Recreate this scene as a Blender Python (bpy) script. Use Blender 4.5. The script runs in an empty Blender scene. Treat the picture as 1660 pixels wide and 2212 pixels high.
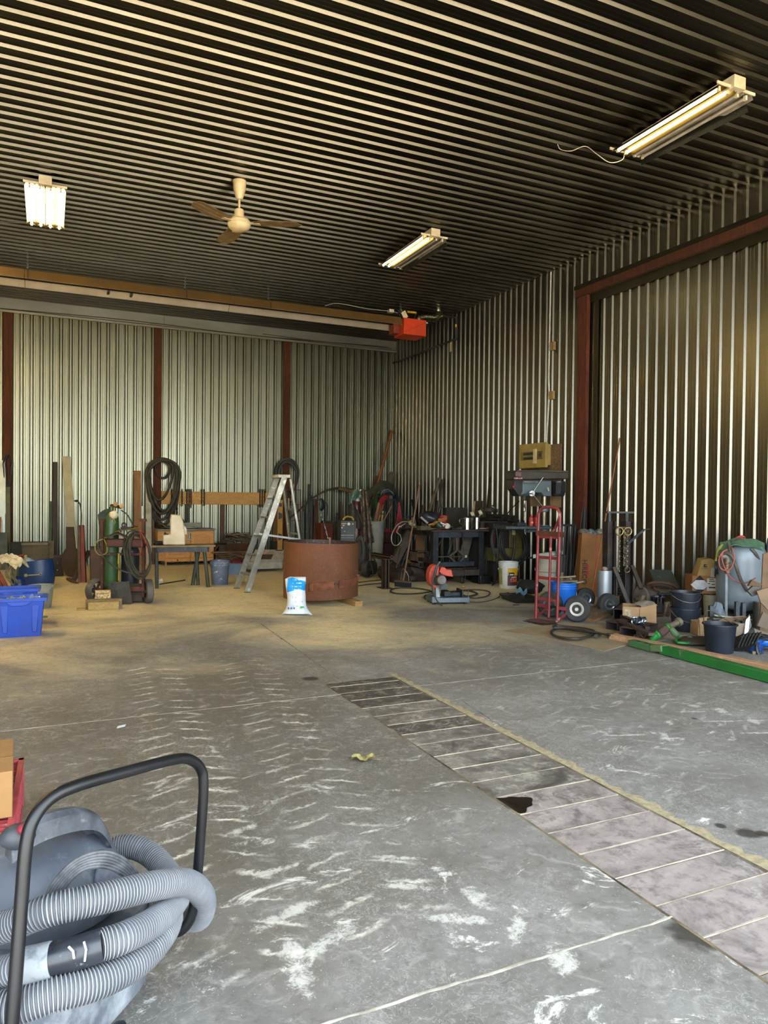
import bpy, math, random
import numpy as np
from mathutils import Vector, Matrix, noise
PI = math.pi
sc = bpy.context.scene
COL = sc.collection
# ---------------------------------------------------------------- camera
FPX, YAW, PITCH, ROLL, CH = 1575.5, math.radians(24.77), math.radians(0.876), math.radians(0.60), 1.42
_fw = Vector((math.sin(YAW)*math.cos(PITCH), math.cos(YAW)*math.cos(PITCH), -math.sin(PITCH)))
_rt = Vector((math.cos(YAW), -math.sin(YAW), 0)); _up = _rt.cross(_fw)
_r2 = math.cos(ROLL)*_rt + math.sin(ROLL)*_up; _u2 = -math.sin(ROLL)*_rt + math.cos(ROLL)*_up
CAM = Vector((0, 0, CH))
cd = bpy.data.cameras.new('camera'); cam = bpy.data.objects.new('camera', cd); COL.objects.link(cam)
cd.sensor_fit = 'VERTICAL'; cd.sensor_height = 36; cd.lens = 36*FPX/2212; cd.clip_start = .05; cd.clip_end = 300
m3 = Matrix((_r2, _u2, -_fw)).transposed()
cam.matrix_world = Matrix.Translation(CAM) @ m3.to_4x4(); sc.camera = cam

def ray(px, py): return (px-830)/FPX*_r2 - (py-1106)/FPX*_u2 + _fw
def F(px, py, z=0.0):                                   # the point of a level plane seen at a pixel
    d = ray(px, py); return CAM + d*((z-CH)/d.z)
def onX(px, py, X): d = ray(px, py); return CAM + d*(X/d.x)
def onY(px, py, Y): d = ray(px, py); return CAM + d*(Y/d.y)
SKY, SUN, EXPO, FILL_LAMP = 1.8, 20.0, 2.32, 88.0
XW, YB, ZC, YF, XL = 7.967, 16.623, 5.45, -0.7, -11.0    # the hall: right wall, back wall, ceiling, front, left wall

class S:
    """A frame standing on the floor where the photo shows a thing's base; S(px,py,y) reads a local point."""
    def __init__(s, px, py=None, rz=None, Y=None, X=None, z=0.0):
        s.a = -YAW if rz is None else rz; s.px = px
        if Y is not None: q = onY(px, 1082, Y); s.o = Vector((q.x, Y, z))
        elif X is not None: q = onX(px, 1082, X); s.o = Vector((X, q.y, z))
        else: s.o = F(px, py, z)
        s.ex = Vector((math.cos(s.a), math.sin(s.a), 0)); s.ey = Vector((-math.sin(s.a), math.cos(s.a), 0))
        s.k = (s.o-CAM).dot(_fw)/FPX                     # metres in one pixel
    def rd(s): return Vector((s.o.x, s.o.y, 0)).normalized()
    def __call__(s, px, py=None, y=0.0):
        if px == 0: px = s.px
        if py is None or py == 0: py = 1150
        d = ray(px, py); t = ((s.o-CAM).dot(s.ey)+y)/d.dot(s.ey)
        q = CAM + d*t - s.o
        return Vector((q.dot(s.ex), q.dot(s.ey), q.z))

# ---------------------------------------------------------------- mesh builder
def cat(pts, n=6, closed=False):
    pts = [Vector(p) for p in pts]; N = len(pts); out = []
    if N < 3 or n < 2: return pts
    for i in range(N if closed else N-1):
        p0 = pts[(i-1) % N] if (closed or i > 0) else pts[0]*2-pts[1]
        p1 = pts[i]; p2 = pts[(i+1) % N]
        p3 = pts[(i+2) % N] if (closed or i < N-2) else p2*2-p1
        for j in range(n):
            t = j/n
            out.append(.5*((2*p1)+(p2-p0)*t+(2*p0-5*p1+4*p2-p3)*t*t+(3*p1-p0-3*p2+p3)*t**3))
    if not closed: out.append(pts[-1])
    return out

class MB:
    def __init__(s): s.v = []; s.f = []; s.mi = []; s.M = None; s.cur = 0
    def add(s, vs, fs):
        b = len(s.v)
        if s.M is not None: vs = [s.M @ Vector(v) for v in vs]
        s.v += [tuple(v) for v in vs]
        for f in fs: s.f.append(tuple(b+i for i in f)); s.mi.append(s.cur)
        return s
    def box(s, x0, x1, y0, y1, z0, z1):
        return s.add([(x0,y0,z0),(x1,y0,z0),(x1,y1,z0),(x0,y1,z0),(x0,y0,z1),(x1,y0,z1),(x1,y1,z1),(x0,y1,z1)],
            [(0,3,2,1),(4,5,6,7),(0,1,5,4),(1,2,6,5),(2,3,7,6),(3,0,4,7)])
    def beam(s, a, b, w, h, up=(0,0,1)):                 # bar from a to b, w across, h along up
        a = Vector(a); b = Vector(b); d = (b-a).normalized(); up = Vector(up)
        if abs(d.dot(up)) > .98: up = Vector((0,1,0))
        x = d.cross(up).normalized()*w/2; z = x.cross(d).normalized()*h/2
        vs = [a-x-z, a+x-z, a+x+z, a-x+z, b-x-z, b+x-z, b+x+z, b-x+z]
        return s.add(vs, [(0,1,2,3),(7,6,5,4),(0,4,5,1),(1,5,6,2),(2,6,7,3),(3,7,4,0)])
    def tube(s, pts, r, n=8, closed=False, sm=0, cap=True):
        if sm: pts = cat(pts, sm, closed)
        pts = [Vector(p) for p in pts]; N = len(pts)
        rr = r if isinstance(r, (list, tuple)) else [r]*N
        if len(rr) != N: rr = [rr[min(len(rr)-1, int(i*(len(rr)-1)/max(1, N-1)+.5))] for i in range(N)]
        vs = []; up = None
        for i, p in enumerate(pts):
            if closed: t = (pts[(i+1) % N]-pts[i-1])
            else: t = pts[min(i+1, N-1)]-pts[max(i-1, 0)]
            t = t.normalized() if t.length > 1e-9 else Vector((0,0,1))
            if up is None: up = t.orthogonal().normalized()
            up = up-t*up.dot(t); up = up.normalized() if up.length > 1e-6 else t.orthogonal().normalized()
            w = t.cross(up)
            for j in range(n):
                a = 2*PI*j/n; vs.append(p+(up*math.cos(a)+w*math.sin(a))*rr[i])
        fs = []
        for i in range(N if closed else N-1):
            for j in range(n):
                a = i*n+j; b = i*n+(j+1) % n; c = ((i+1) % N)*n
                fs.append((a, b, c+(j+1) % n, c+j))
        if cap and not closed: fs += [tuple(range(n-1, -1, -1)), tuple((N-1)*n+j for j in range(n))]
        return s.add(vs, fs)
    def cyl(s, a, b, r, r2=None, n=18): return s.tube([a, b], [r, r if r2 is None else r2], n)
    def lathe(s, prof, c=(0,0,0), n=28, ax=None, cap=(True, True), ph=0, sq=None):
        vs = []; R = Matrix.Identity(3)
        if ax is not None: R = Vector((0,0,1)).rotation_difference(Vector(ax)).to_matrix()
        c = Vector(c)
        for r, z in prof:
            for j in range(n):
                a = 2*PI*j/n+ph; e = 1
                if sq: e = (abs(math.cos(a))**sq+abs(math.sin(a))**sq)**(-1/sq)
                vs.append(c+R @ Vector((r*e*math.cos(a), r*e*math.sin(a), z)))
        fs = [(i*n+j, i*n+(j+1) % n, (i+1)*n+(j+1) % n, (i+1)*n+j) for i in range(len(prof)-1) for j in range(n)]
        if cap[0]: fs.append(tuple(range(n-1, -1, -1)))
        if cap[1]: fs.append(tuple((len(prof)-1)*n+j for j in range(n)))
        return s.add(vs, fs)
    def prism(s, poly, y0, y1):                          # outline in local x,z, thick along y
        n = len(poly); vs = [(p[0], y0, p[-1]) for p in poly]+[(p[0], y1, p[-1]) for p in poly]
        ar = sum(poly[i][0]*poly[(i+1) % n][-1]-poly[(i+1) % n][0]*poly[i][-1] for i in range(n))
        fs = [tuple(range(n)), tuple(range(2*n-1, n-1, -1))]+[(i, i+n, (i+1) % n+n, (i+1) % n) for i in range(n)]
        if ar < 0: fs = [tuple(reversed(f)) for f in fs]
        return s.add(vs, fs)
    def slab(s, a, b, c, t):                             # parallelogram board a, b, c (a corner, two neighbours), t thick
        a, b, c = Vector(a), Vector(b), Vector(c); nn = (b-a).cross(c-a).normalized()*t
        q = [a, b, b+c-a, c]; return s.add([p for p in q]+[p+nn for p in q],
            [(3,2,1,0),(4,5,6,7),(0,1,5,4),(1,2,6,5),(2,3,7,6),(3,0,4,7)])
    def blob(s, c, r, seed=0, amp=.25, nu=14, nv=9, fr=1.6):
        c = Vector(c); vs = []
        for i in range(nv+1):
            th = PI*i/nv
            for j in range(nu):
                ph = 2*PI*j/nu; d = Vector((math.sin(th)*math.cos(ph), math.sin(th)*math.sin(ph), math.cos(th)))
                k = 1+amp*noise.noise(d*fr+Vector((seed*7.1, seed*3.3, seed)))
                vs.append(c+Vector((d.x*r[0], d.y*r[1], d.z*r[2]))*k)
        fs = [(i*nu+j, (i+1)*nu+j, (i+1)*nu+(j+1) % nu, i*nu+(j+1) % nu) for i in range(nv) for j in range(nu)]
        return s.add(vs, fs)
    def sheet(s, fn, nu=10, nv=10, t=.004):              # cloth or bent sheet: fn(u,v)->point
        P_ = [Vector(fn(i/nu, j/nv)) for j in range(nv+1) for i in range(nu+1)]; w = nu+1; N = []
        for j in range(nv+1):
            for i in range(nu+1):
                a = P_[j*w+min(i+1, nu)]-P_[j*w+max(i-1, 0)]; b = P_[min(j+1, nv)*w+i]-P_[max(j-1, 0)*w+i]
                n_ = a.cross(b); N.append(n_.normalized() if n_.length > 1e-9 else Vector((0,0,1)))
        K = len(P_); vs = [p+n_*t/2 for p, n_ in zip(P_, N)]+[p-n_*t/2 for p, n_ in zip(P_, N)]; fs = []
        for j in range(nv):
            for i in range(nu):
                a = j*w+i; fs += [(a, a+1, a+w+1, a+w), (K+a+w, K+a+w+1, K+a+1, K+a)]
        ed = [j for j in range(nu+1)]+[j*w+nu for j in range(1, nv+1)]+[nv*w+i for i in range(nu-1, -1, -1)]+[j*w for j in range(nv-1, 0, -1)]
        for q in range(len(ed)): a, b = ed[q], ed[(q+1) % len(ed)]; fs.append((b, a, a+K, b+K))
        return s.add(vs, fs)
    def ring(s, c, R, r, ax=(0,0,1), n=24, m=8, e=1.0):  # torus
        rot = Vector((0,0,1)).rotation_difference(Vector(ax)).to_matrix(); c = Vector(c)
        return s.tube([c+rot @ Vector((R*math.cos(2*PI*i/n), R*e*math.sin(2*PI*i/n), 0)) for i in range(n)], r, m, True)

def mesh_obj(name, mb, mats, parent=None, bev=0.0, loc=None, rz=0.0, ang=38, seg=2):
    me = bpy.data.meshes.new(name); me.from_pydata(mb.v, [], mb.f); me.update()
    ms = mats if isinstance(mats, (list, tuple)) else [mats]
    for m_ in ms: me.materials.append(m_)
    if len(ms) > 1: me.polygons.foreach_set('material_index', mb.mi)
    me.polygons.foreach_set('use_smooth', [True]*len(me.polygons)); me.set_sharp_from_angle(angle=math.radians(ang))
    o = bpy.data.objects.new(name, me); COL.objects.link(o)
    if parent is not None: o.parent = parent
    if loc is not None: o.location = loc
    o.rotation_euler.z = rz
    if bev:
        b = o.modifiers.new('bevel', 'BEVEL'); b.width = bev; b.segments = seg; b.limit_method = 'ANGLE'; b.angle_limit = math.radians(40)
        b.harden_normals = False
    return o
def tag(o, label, cat_, group=None):
    o['label'] = label; o['category'] = cat_
    if group: o['group'] = group
    return o
def thing(name, label, cat_, s=None, loc=None, rz=0.0, group=None):
    o = bpy.data.objects.new(name, None); COL.objects.link(o); o.empty_display_size = .1
    if s is not None: o.location = s.o; o.rotation_euler.z = s.a
    else: o.location = loc or (0,0,0); o.rotation_euler.z = rz
    return tag(o, label, cat_, group)
def part(name, mb, mat, parent, bev=0.0, label=None, **k):
    o = mesh_obj(name, mb, mat, parent, bev, **k)
    if label: o['label'] = label
    return o
def solo(name, label, cat_, mb, mat, s=None, loc=None, rz=0.0, group=None, bev=0.0, **k):
    if s is not None: loc = s.o; rz = s.a
    return tag(mesh_obj(name, mb, mat, None, bev, loc or (0,0,0), rz, **k), label, cat_, group)
def struct(name, mb, mat, parent=None, **k):
    o = mesh_obj(name, mb, mat, parent, **k)
    if parent is None: o['kind'] = 'structure'
    return o
def copy_tree(o, parent=None):
    c = o.copy(); COL.objects.link(c); c.parent = parent
    for ch in list(o.children): copy_tree(ch, c)
    return c

# ---------------------------------------------------------------- materials
def hx(h):
    h = h.lstrip('#'); c = [int(h[i:i+2], 16)/255 for i in (0, 2, 4)]
    return tuple((x/12.92 if x <= .04045 else ((x+.055)/1.055)**2.4) for x in c)+(1,)
class NT:
    def __init__(s, name):
        s.m = bpy.data.materials.new(name); s.m.use_nodes = True; s.t = s.m.node_tree; s.t.nodes.clear()
        s.out = s.t.nodes.new('ShaderNodeOutputMaterial'); s.b = s.t.nodes.new('ShaderNodeBsdfPrincipled')
        s.t.links.new(s.b.outputs[0], s.out.inputs[0])
    def n(s, ty, ins=None, **p):
        x = s.t.nodes.new('ShaderNode'+ty)
        for k, v in p.items(): setattr(x, k, v)
        for k, v in (ins or {}).items():
            if hasattr(v, 'is_output'): s.t.links.new(v, x.inputs[k])
            else: x.inputs[k].default_value = v
        return x
    def co(s, kind='Object'):
        return s.n('TexCoord').outputs[kind]
    def mp(s, vec, scale=(1,1,1), loc=(0,0,0), rot=(0,0,0)):
        return s.n('Mapping', {'Vector': vec, 'Scale': scale, 'Location': loc, 'Rotation': rot}).outputs[0]
    def noise(s, vec, scale, det=5, rough=.55, dist=0):
        return s.n('TexNoise', {'Vector': vec, 'Scale': scale, 'Detail': det, 'Roughness': rough, 'Distortion': dist}).outputs[0]
    def ramp(s, fac, a, b, ca=(0,0,0,1), cb=(1,1,1,1)):
        r = s.n('ValToRGB', {'Fac': fac}); r.color_ramp.elements[0].position = a; r.color_ramp.elements[1].position = b
        r.color_ramp.elements[0].color = ca; r.color_ramp.elements[1].color = cb; return r.outputs[0]
    def mix(s, fac, a, b, mode='MIX'):
        x = s.n('Mix', data_type='RGBA', blend_type=mode)
        for k, v in ((0, fac), (6, a), (7, b)):
            if hasattr(v, 'is_output'): s.t.links.new(v, x.inputs[k])
            else: x.inputs[k].default_value = v
        return x.outputs[2]
    def math(s, op, a, b=0.0, c=None):
        x = s.n('Math', operation=op)
        for k, v in ((0, a), (1, b), (2, c)):
            if v is None: continue
            if hasattr(v, 'is_output'): s.t.links.new(v, x.inputs[k])
            else: x.inputs[k].default_value = v
        return x.outputs[0]
    def set(s, **k):
        for n_, v in k.items():
            i = s.b.inputs[n_.replace('_', ' ')]
            if hasattr(v, 'is_output'): s.t.links.new(v, i)
            else: i.default_value = v
        return s
    def bump(s, h, strength=.3, dist=.01):
        s.t.links.new(s.n('Bump', {'Height': h, 'Strength': strength, 'Distance': dist}).outputs[0], s.b.inputs['Normal']); return s
_MC = {}
def P(c, r=.6, m=0.0, c2=None, sc_=9, lo=.38, hi=.62, bump=0.0, bs=None, st=(1,1,1), wear=None, wa=.6, wb=.66, ws=14):
    key = (c, r, m, c2, sc_, lo, hi, bump, bs, st, wear, wa, wb, ws)
    if key in _MC: return _MC[key]
    t = NT('paint_'+c.strip('#')); v = t.mp(t.co(), st); A = hx(c)
    B = hx(c2) if c2 else tuple(x*.72 for x in A[:3])+(1,)
    nz = t.noise(v, sc_, 6, .6)
    col = t.mix(t.ramp(nz, lo, hi), A, B)
    if wear: col = t.mix(t.ramp(t.noise(v, ws, 7, .65), wa, wb), col, hx(wear))
    t.set(Base_Color=col, Metallic=m, Roughness=t.math('MULTIPLY_ADD', nz, .3, r-.15))
    if bump: t.bump(t.noise(v, bs or sc_*4, 5, .6), bump, .006)
    _MC[key] = t.m; return t.m
def wood(c, c2, st=(1,1,12), r=.65, sc_=3.0, knots=False):
    key = ('w', c, c2, st, r, sc_)
    if key in _MC: return _MC[key]
    t = NT('wood_'+c.strip('#')); v = t.mp(t.co(), st)
    n1 = t.noise(v, sc_, 4, .5, 1.5); n2 = t.noise(v, sc_*7, 3, .6, .4)
    col = t.mix(t.ramp(n1, .35, .65), hx(c), hx(c2)); col = t.mix(t.ramp(n2, .3, .75, (.6,.6,.6,1)), (0,0,0,1), col, 'MULTIPLY') if False else t.mix(t.ramp(n2, .35, .7), col, tuple(x*.8 for x in hx(c2)[:3])+(1,))
    t.set(Base_Color=col, Roughness=r); t.bump(n2, .15, .003); _MC[key] = t.m; return t.m
def emis(c, s_):
    key = ('e', c, s_)
    if key in _MC: return _MC[key]
    t = NT('lamp_glow'); t.set(Base_Color=hx(c), Emission_Color=hx(c), Emission_Strength=s_); _MC[key] = t.m; return t.m
# ================================================================ the hall
PER = .1835
def galv(name, base, rough, c2, spec=1.0, streak=(1,1,1), dirt=None):
    t = NT(name); v = t.co()
    vo = t.n('TexVoronoi', {'Vector': v, 'Scale': 70.0}); sp = vo.outputs['Color']
    sx = t.n('SeparateColor', {0: sp}).outputs[0]
    nz = t.noise(t.mp(v, streak), 1.7, 5, .6)
    col = t.mix(t.ramp(nz, .35, .7), hx(base), hx(c2))
    col = t.mix(t.ramp(sx, .1, .95, (0,0,0,1), (.22,.22,.22,1)), col, tuple(x*.62 for x in hx(base)[:3])+(1,))
    if dirt: col = t.mix(t.ramp(t.noise(v, 23, 4, .7), .66, .72), col, hx(dirt))
    t.set(Base_Color=col, Metallic=spec, Roughness=t.math('MULTIPLY_ADD', sx, .02, rough-.01))
    return t.m
m_wall = galv('galvanised_wall', '#7b786e', .33, '#6a675c', streak=(1,1,.15))
m_back = galv('galvanised_back', '#7f7e6c', .33, '#6b6957', streak=(1,1,.15))
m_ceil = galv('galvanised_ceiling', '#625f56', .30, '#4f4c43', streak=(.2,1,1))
m_trim = galv('galvanised_flashing', '#8c8a80', .5, '#6a675a', streak=(.3,1,1))

def profile(L, off=0.0, H=.0275, w=.013):
    """Rib profile along a sheet: (distance along, height of the rib out of the sheet)."""
    pts = []; n = int(L/PER)+2
    for i in range(-1, n):
        o = i*PER+off
        for a, h in ((0, H), (.036, H), (.036+w, 0), (.086, 0), (.090, .0016), (.092, .0016), (.096, 0), (.137, 0), (.141, .0016), (.143, .0016), (.147, 0), (PER-w, 0)):
            pts.append((o+a, h))
    pts = [p for p in pts if 0 <= p[0] <= L]
    if not pts or pts[0][0] > 0: pts.insert(0, (0, 0))
    pts.append((L, 0)) if pts[-1][0] < L else None
    return pts
def corr(fn, L, off=0.0, segs=1, **kw):
    """fn(a, h, k) -> point; a along the profile, h rib height, k 0..segs along the ribs."""
    pr = profile(L, off, **kw); mb = MB(); vs = [fn(a, h, k) for a, h in pr for k in range(segs+1)]; w = segs+1
    fs = [(i*w+k, (i+1)*w+k, (i+1)*w+k+1, i*w+k+1) for i in range(len(pr)-1) for k in range(segs)]
    return mb.add(vs, fs)
# right wall runs from the front opening to the back corner; ribs stand into the hall
struct('wall_right', corr(lambda a, h, k: (XW-h, YB-a, ZC*k), YB-YF, .0265, H=.0245, w=.019), m_wall, ang=20)
struct('wall_back', corr(lambda a, h, k: (XL+a, YB-h, ZC*(1-k)), XW-XL, .03, H=.032, w=.021), m_back, ang=20)
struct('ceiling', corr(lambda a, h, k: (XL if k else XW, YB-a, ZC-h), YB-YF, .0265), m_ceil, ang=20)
struct('wall_left', corr(lambda a, h, k: (XL+h, YF+a, ZC*k), YB-YF, .0), m_wall, ang=20)
# front wall with the big open doorway the photo was taken from
DX0, DX1, DZ = -5.5, 7.85, 4.85
fw = MB().box(XL, DX0, YF-.1, YF, 0, ZC).box(DX1, XW, YF-.1, YF, 0, ZC).box(DX0, DX1, YF-.1, YF, DZ, ZC)
struct('wall_front', fw, m_wall)
struct('trim_3', MB().box(XL-.2, XW+.2, YF-.1, YB+.2, ZC+.03, ZC+.12), m_trim)   # roof deck over the ceiling sheets

# ---- floor slab
def floor_mat():
    t = NT('dusty_concrete'); v = t.co()
    sp = t.n('SeparateXYZ', {0: v}); x, y = sp.outputs[0], sp.outputs[1]
    big = t.noise(v, .45, 5, .6, .6); mid = t.noise(v, 2.2, 6, .65, .5); fine = t.noise(v, 24, 6, .7); sw = t.noise(t.mp(v, (1, 2.2, 1), rot=(0,0,.5)), 3.0, 7, .7, 1.3)
    col = t.mix(t.ramp(mid, .3, .7), hx('#6c6862'), hx('#878480'))
    # tan dust towards the back, its colour lightened to stand in for light there
    dusty = t.math('ADD', t.math('MULTIPLY', y, .12), t.math('MULTIPLY_ADD', big, 1.7, -1.50))
    d1 = t.ramp(dusty, .12, .5)
    col = t.mix(t.math('MULTIPLY', d1, .95), col, hx('#d6c7a0'))
    col = t.mix(t.ramp(sw, .5, .74, (0,0,0,1), (.42,.42,.42,1)), col, hx('#5b5650'))
    # worn brown-grey ground-in dirt where the machines turn
    def spot(cx, cy, rx, ry):
        a = t.math('MULTIPLY', t.math('SUBTRACT', x, cx), 1/rx); b = t.math('MULTIPLY', t.math('SUBTRACT', y, cy), 1/ry)
        return t.math('SQRT', t.math('ADD', t.math('MULTIPLY', a, a), t.math('MULTIPLY', b, b)))
    dn = t.noise(v, 1.1, 6, .65, .8)
    gr_ = t.ramp(t.math('ADD', spot(1.0, 4.3, 1.7, 2.6), t.math('MULTIPLY_ADD', dn, 1.6, -.8)), .45, 1.15, (1,1,1,1), (0,0,0,1))
    col = t.mix(t.math('MULTIPLY', gr_, .78), col, hx('#5f584c'))
    g2 = t.ramp(t.math('ADD', spot(4.2, 5.2, 1.6, 2.0), t.math('MULTIPLY_ADD', dn, 1.8, -.9)), .4, 1.1, (1,1,1,1), (0,0,0,1))
    col = t.mix(t.math('MULTIPLY', g2, .3), col, hx('#6a6357'))
    # scuffed lighter film
    col = t.mix(t.ramp(t.noise(v, 6, 8, .75, 2.0), .52, .72, (0,0,0,1), (.5,.5,.5,1)), col, hx('#b5b2aa'))
    # pits and grains
    vo = t.n('TexVoronoi', {'Vector': v, 'Scale': 46.0, 'Randomness': 1.0}).outputs['Distance']
    gate = t.ramp(t.noise(v, 1.3, 4, .6), .44, .6)
    sq = t.ramp(t.math('ABSOLUTE', t.math('SUBTRACT', t.noise(v, 27, 3, .6, .9), .5)), .005, .03, (1,1,1,1), (0,0,0,1))
    col = t.mix(t.math('MULTIPLY', t.math('MULTIPLY', sq, gate), .25), col, hx('#c9c8c4'))
    col = t.mix(t.ramp(vo, .05, .1, (.7,.7,.7,1), (0,0,0,1)), col, hx('#d0cdc4'))
    col = t.mix(t.ramp(fine, .3, .48, (.5,.5,.5,1), (0,0,0,1)), col, hx('#4e4b46'))
    # tractor tyre chevrons printed in pale dust
    def track(cx, cy, ang, wid, pitch, col, amt, ylo, yhi, skew=.9, sd=0.0):
        m = t.mp(v, (1,1,1), (0,0,0), (0,0,0))
        ca, sa = math.cos(ang), math.sin(ang)
        lx = t.math('SUBTRACT', t.math('ADD', t.math('MULTIPLY', x, ca), t.math('MULTIPLY', y, sa)), cx*ca+cy*sa)
        ly = t.math('SUBTRACT', t.math('MULTIPLY', y, ca), t.math('MULTIPLY_ADD', x, sa, -cx*sa+cy*ca))
        wob = t.math('SUBTRACT', t.noise(v, 2.6+sd*.2, 6, .7), .5); wb2 = t.math('SUBTRACT', t.noise(v, 9+sd, 5, .75, .6), .5)
        lx = t.math('ADD', lx, t.math('MULTIPLY', wob, .12))
        ax_ = t.math('ABSOLUTE', lx)
        ph = t.math('ADD', t.math('MULTIPLY', ly, 1/pitch), t.math('MULTIPLY_ADD', ax_, skew/pitch, t.math('MULTIPLY', t.math('GREATER_THAN', lx, 0.0), .5)))
        fr = t.math('FRACT', t.math('ADD', ph, t.math('MULTIPLY_ADD', wb2, .55, t.math('MULTIPLY', wob, .9))))
        tri = t.math('ABSOLUTE', t.math('SUBTRACT', fr, .5))
        bar = t.ramp(t.math('ADD', tri, t.math('MULTIPLY', wb2, .22)), .02, .11, (1,1,1,1), (0,0,0,1))
        aw = t.math('ADD', ax_, t.math('MULTIPLY', wb2, .18))
        a1 = t.ramp(aw, wid*.75, wid*1.05, (1,1,1,1), (0,0,0,1)); a2 = t.ramp(aw, .015, .06)
        yl = t.math('MULTIPLY', t.math('GREATER_THAN', ly, ylo), t.math('LESS_THAN', ly, yhi))
        br = t.ramp(t.noise(v, 3.1+sd, 8, .8), .40, .60)
        q = t.math('MULTIPLY', t.math('MULTIPLY', bar, t.math('MULTIPLY', a1, a2)), t.math('MULTIPLY', yl, br))
        return t.mix(t.math('MULTIPLY', q, amt), col, hx('#e2ddcf'))
    for tr in TRACKS: col = track(tr[0], tr[1], tr[2], tr[3], tr[4], col, tr[5], tr[6], tr[7], tr[8], tr[9])
    pn = t.math('MULTIPLY_ADD', t.noise(v, 19, 7, .85, .4), 5.6, -2.45)
    # loose pale patches of crushed dust near the door
    lp = t.math('MULTIPLY', t.ramp(t.noise(t.mp(v, (1.0, 1.6, 1), rot=(0,0,.6)), 3.4, 9, .78, .8), .575, .645), t.ramp(y, 0, 1))
    near = t.ramp(t.math('MULTIPLY', y, .1), .2, .62, (1,1,1,1), (0,0,0,1))
    col = t.mix(t.math('MULTIPLY', t.math('MULTIPLY', lp, near), .85), col, hx('#e4e2da'))
    for qx, qy, rx, ry, an in PALE:
        ca, sa = math.cos(an), math.sin(an); dx = t.math('SUBTRACT', x, qx); dy = t.math('SUBTRACT', y, qy)
        a = t.math('ADD', t.math('MULTIPLY', dx, ca/rx), t.math('MULTIPLY', dy, sa/rx)); b = t.math('ADD', t.math('MULTIPLY', dx, -sa/ry), t.math('MULTIPLY', dy, ca/ry))
        dd = t.math('ADD', t.math('ADD', t.math('MULTIPLY', a, a), t.math('MULTIPLY', b, b)), pn)
        col = t.mix(t.ramp(dd, .3, 1.25, (.62,.62,.62,1), (0,0,0,1)), col, hx('#d6d4cb'))
    # oil spots
    for ox, oy, orr in OILS:
        dx = t.math('SUBTRACT', x, ox); dy = t.math('SUBTRACT', y, oy)
        dd = t.math('ADD', t.math('SQRT', t.math('ADD', t.math('MULTIPLY', dx, dx), t.math('MULTIPLY', dy, dy))), t.math('MULTIPLY_ADD', t.noise(v, 9, 4, .6), orr*1.2, -orr*.6))
        col = t.mix(t.ramp(dd, orr*.7, orr*1.15, (.85,.85,.85,1), (0,0,0,1)), col, hx('#2a241d'))
    t.set(Base_Color=col, Roughness=t.math('MULTIPLY_ADD', mid, .25, .62), Specular_IOR_Level=.35)
    t.bump(t.math('ADD', fine, t.math('MULTIPLY', sq, .5)), .18, .006)
    return t.m
def trk(p, q): return math.atan2(-(q.x-p.x), q.y-p.y)
TRACKS = []
for (a, b, wid, amt, sk, pitch, sd) in (((560, 2130), (330, 1440), .22, .85, .45, .17, 0.0), ((870, 2010), (520, 1425), .22, .75, .45, .17, 1.0),
        ((1640, 1570), (960, 1385), .2, .42, .5, .15, 2.0), ((1560, 1700), (1100, 1475), .18, .3, .5, .15, 3.0)):
    p, q = F(*a), F(*b); TRACKS.append((p.x, p.y, trk(p, q), wid, pitch, amt, 0.0, (q-p).length, sk, sd))
PALE = []
for (px, py, rx, ry, an) in ((1500, 1525, .05, .06, 0), (1562, 1536, .05, .10, 0), (1630, 1558, .045, .11, 0), (1495, 1537, .18, .018, .1), (1560, 1558, .2, .02, .1), (1645, 1583, .2, .02, .1), (1440, 1592, .04, .10, 0),
        (1350, 1588, .2, .02, .1), (1028, 1938, .05, .10, .4), (985, 1985, .17, .035, -.1), (1118, 2005, .035, .14, -.35), (855, 1852, .13, .02, -.1), (520, 1793, .10, .03, .75), (1215, 2072, .06, .1, 0), (620, 1975, .16, .05, .8), (640, 2080, .05, .2, .3), (880, 1915, .14, .03, -.1), (600, 1880, .12, .03, .7), (700, 2040, .2, .04, .9)):
    q = F(px, py); PALE.append((q.x, q.y, rx, ry, an-YAW))
OILS = []
for (px, py, r) in ((672, 1466, .07), (1618, 1800, .05), (1557, 1784, .025), (1648, 1800, .03), (1500, 1552, .02), (1500, 2018, .09)):
    q = F(px, py); OILS.append((q.x, q.y, r))
m_floor = floor_mat()
PX0, PX1 = 1.955, 2.533                                   # the trench with steel cover plates
PYE = F(851, 1463).y
JY1 = F(735.4, 1500.2).y; JY2 = F(1452, 1981.6).y
fl = MB(); fl.box(XL, PX0, YF-.1, YB+.1, -.1, 0).box(PX1, XW+.1, YF-.1, YB+.1, -.1, 0).box(PX0, PX1, PYE, YB+.1, -.1, 0)
struct('floor', fl, m_floor)
struct('trim_4', MB().box(PX0, PX1, YF-.1, PYE, -.3, -.06), P('#1c1916', .9))    # dark bottom of the trench
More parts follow.
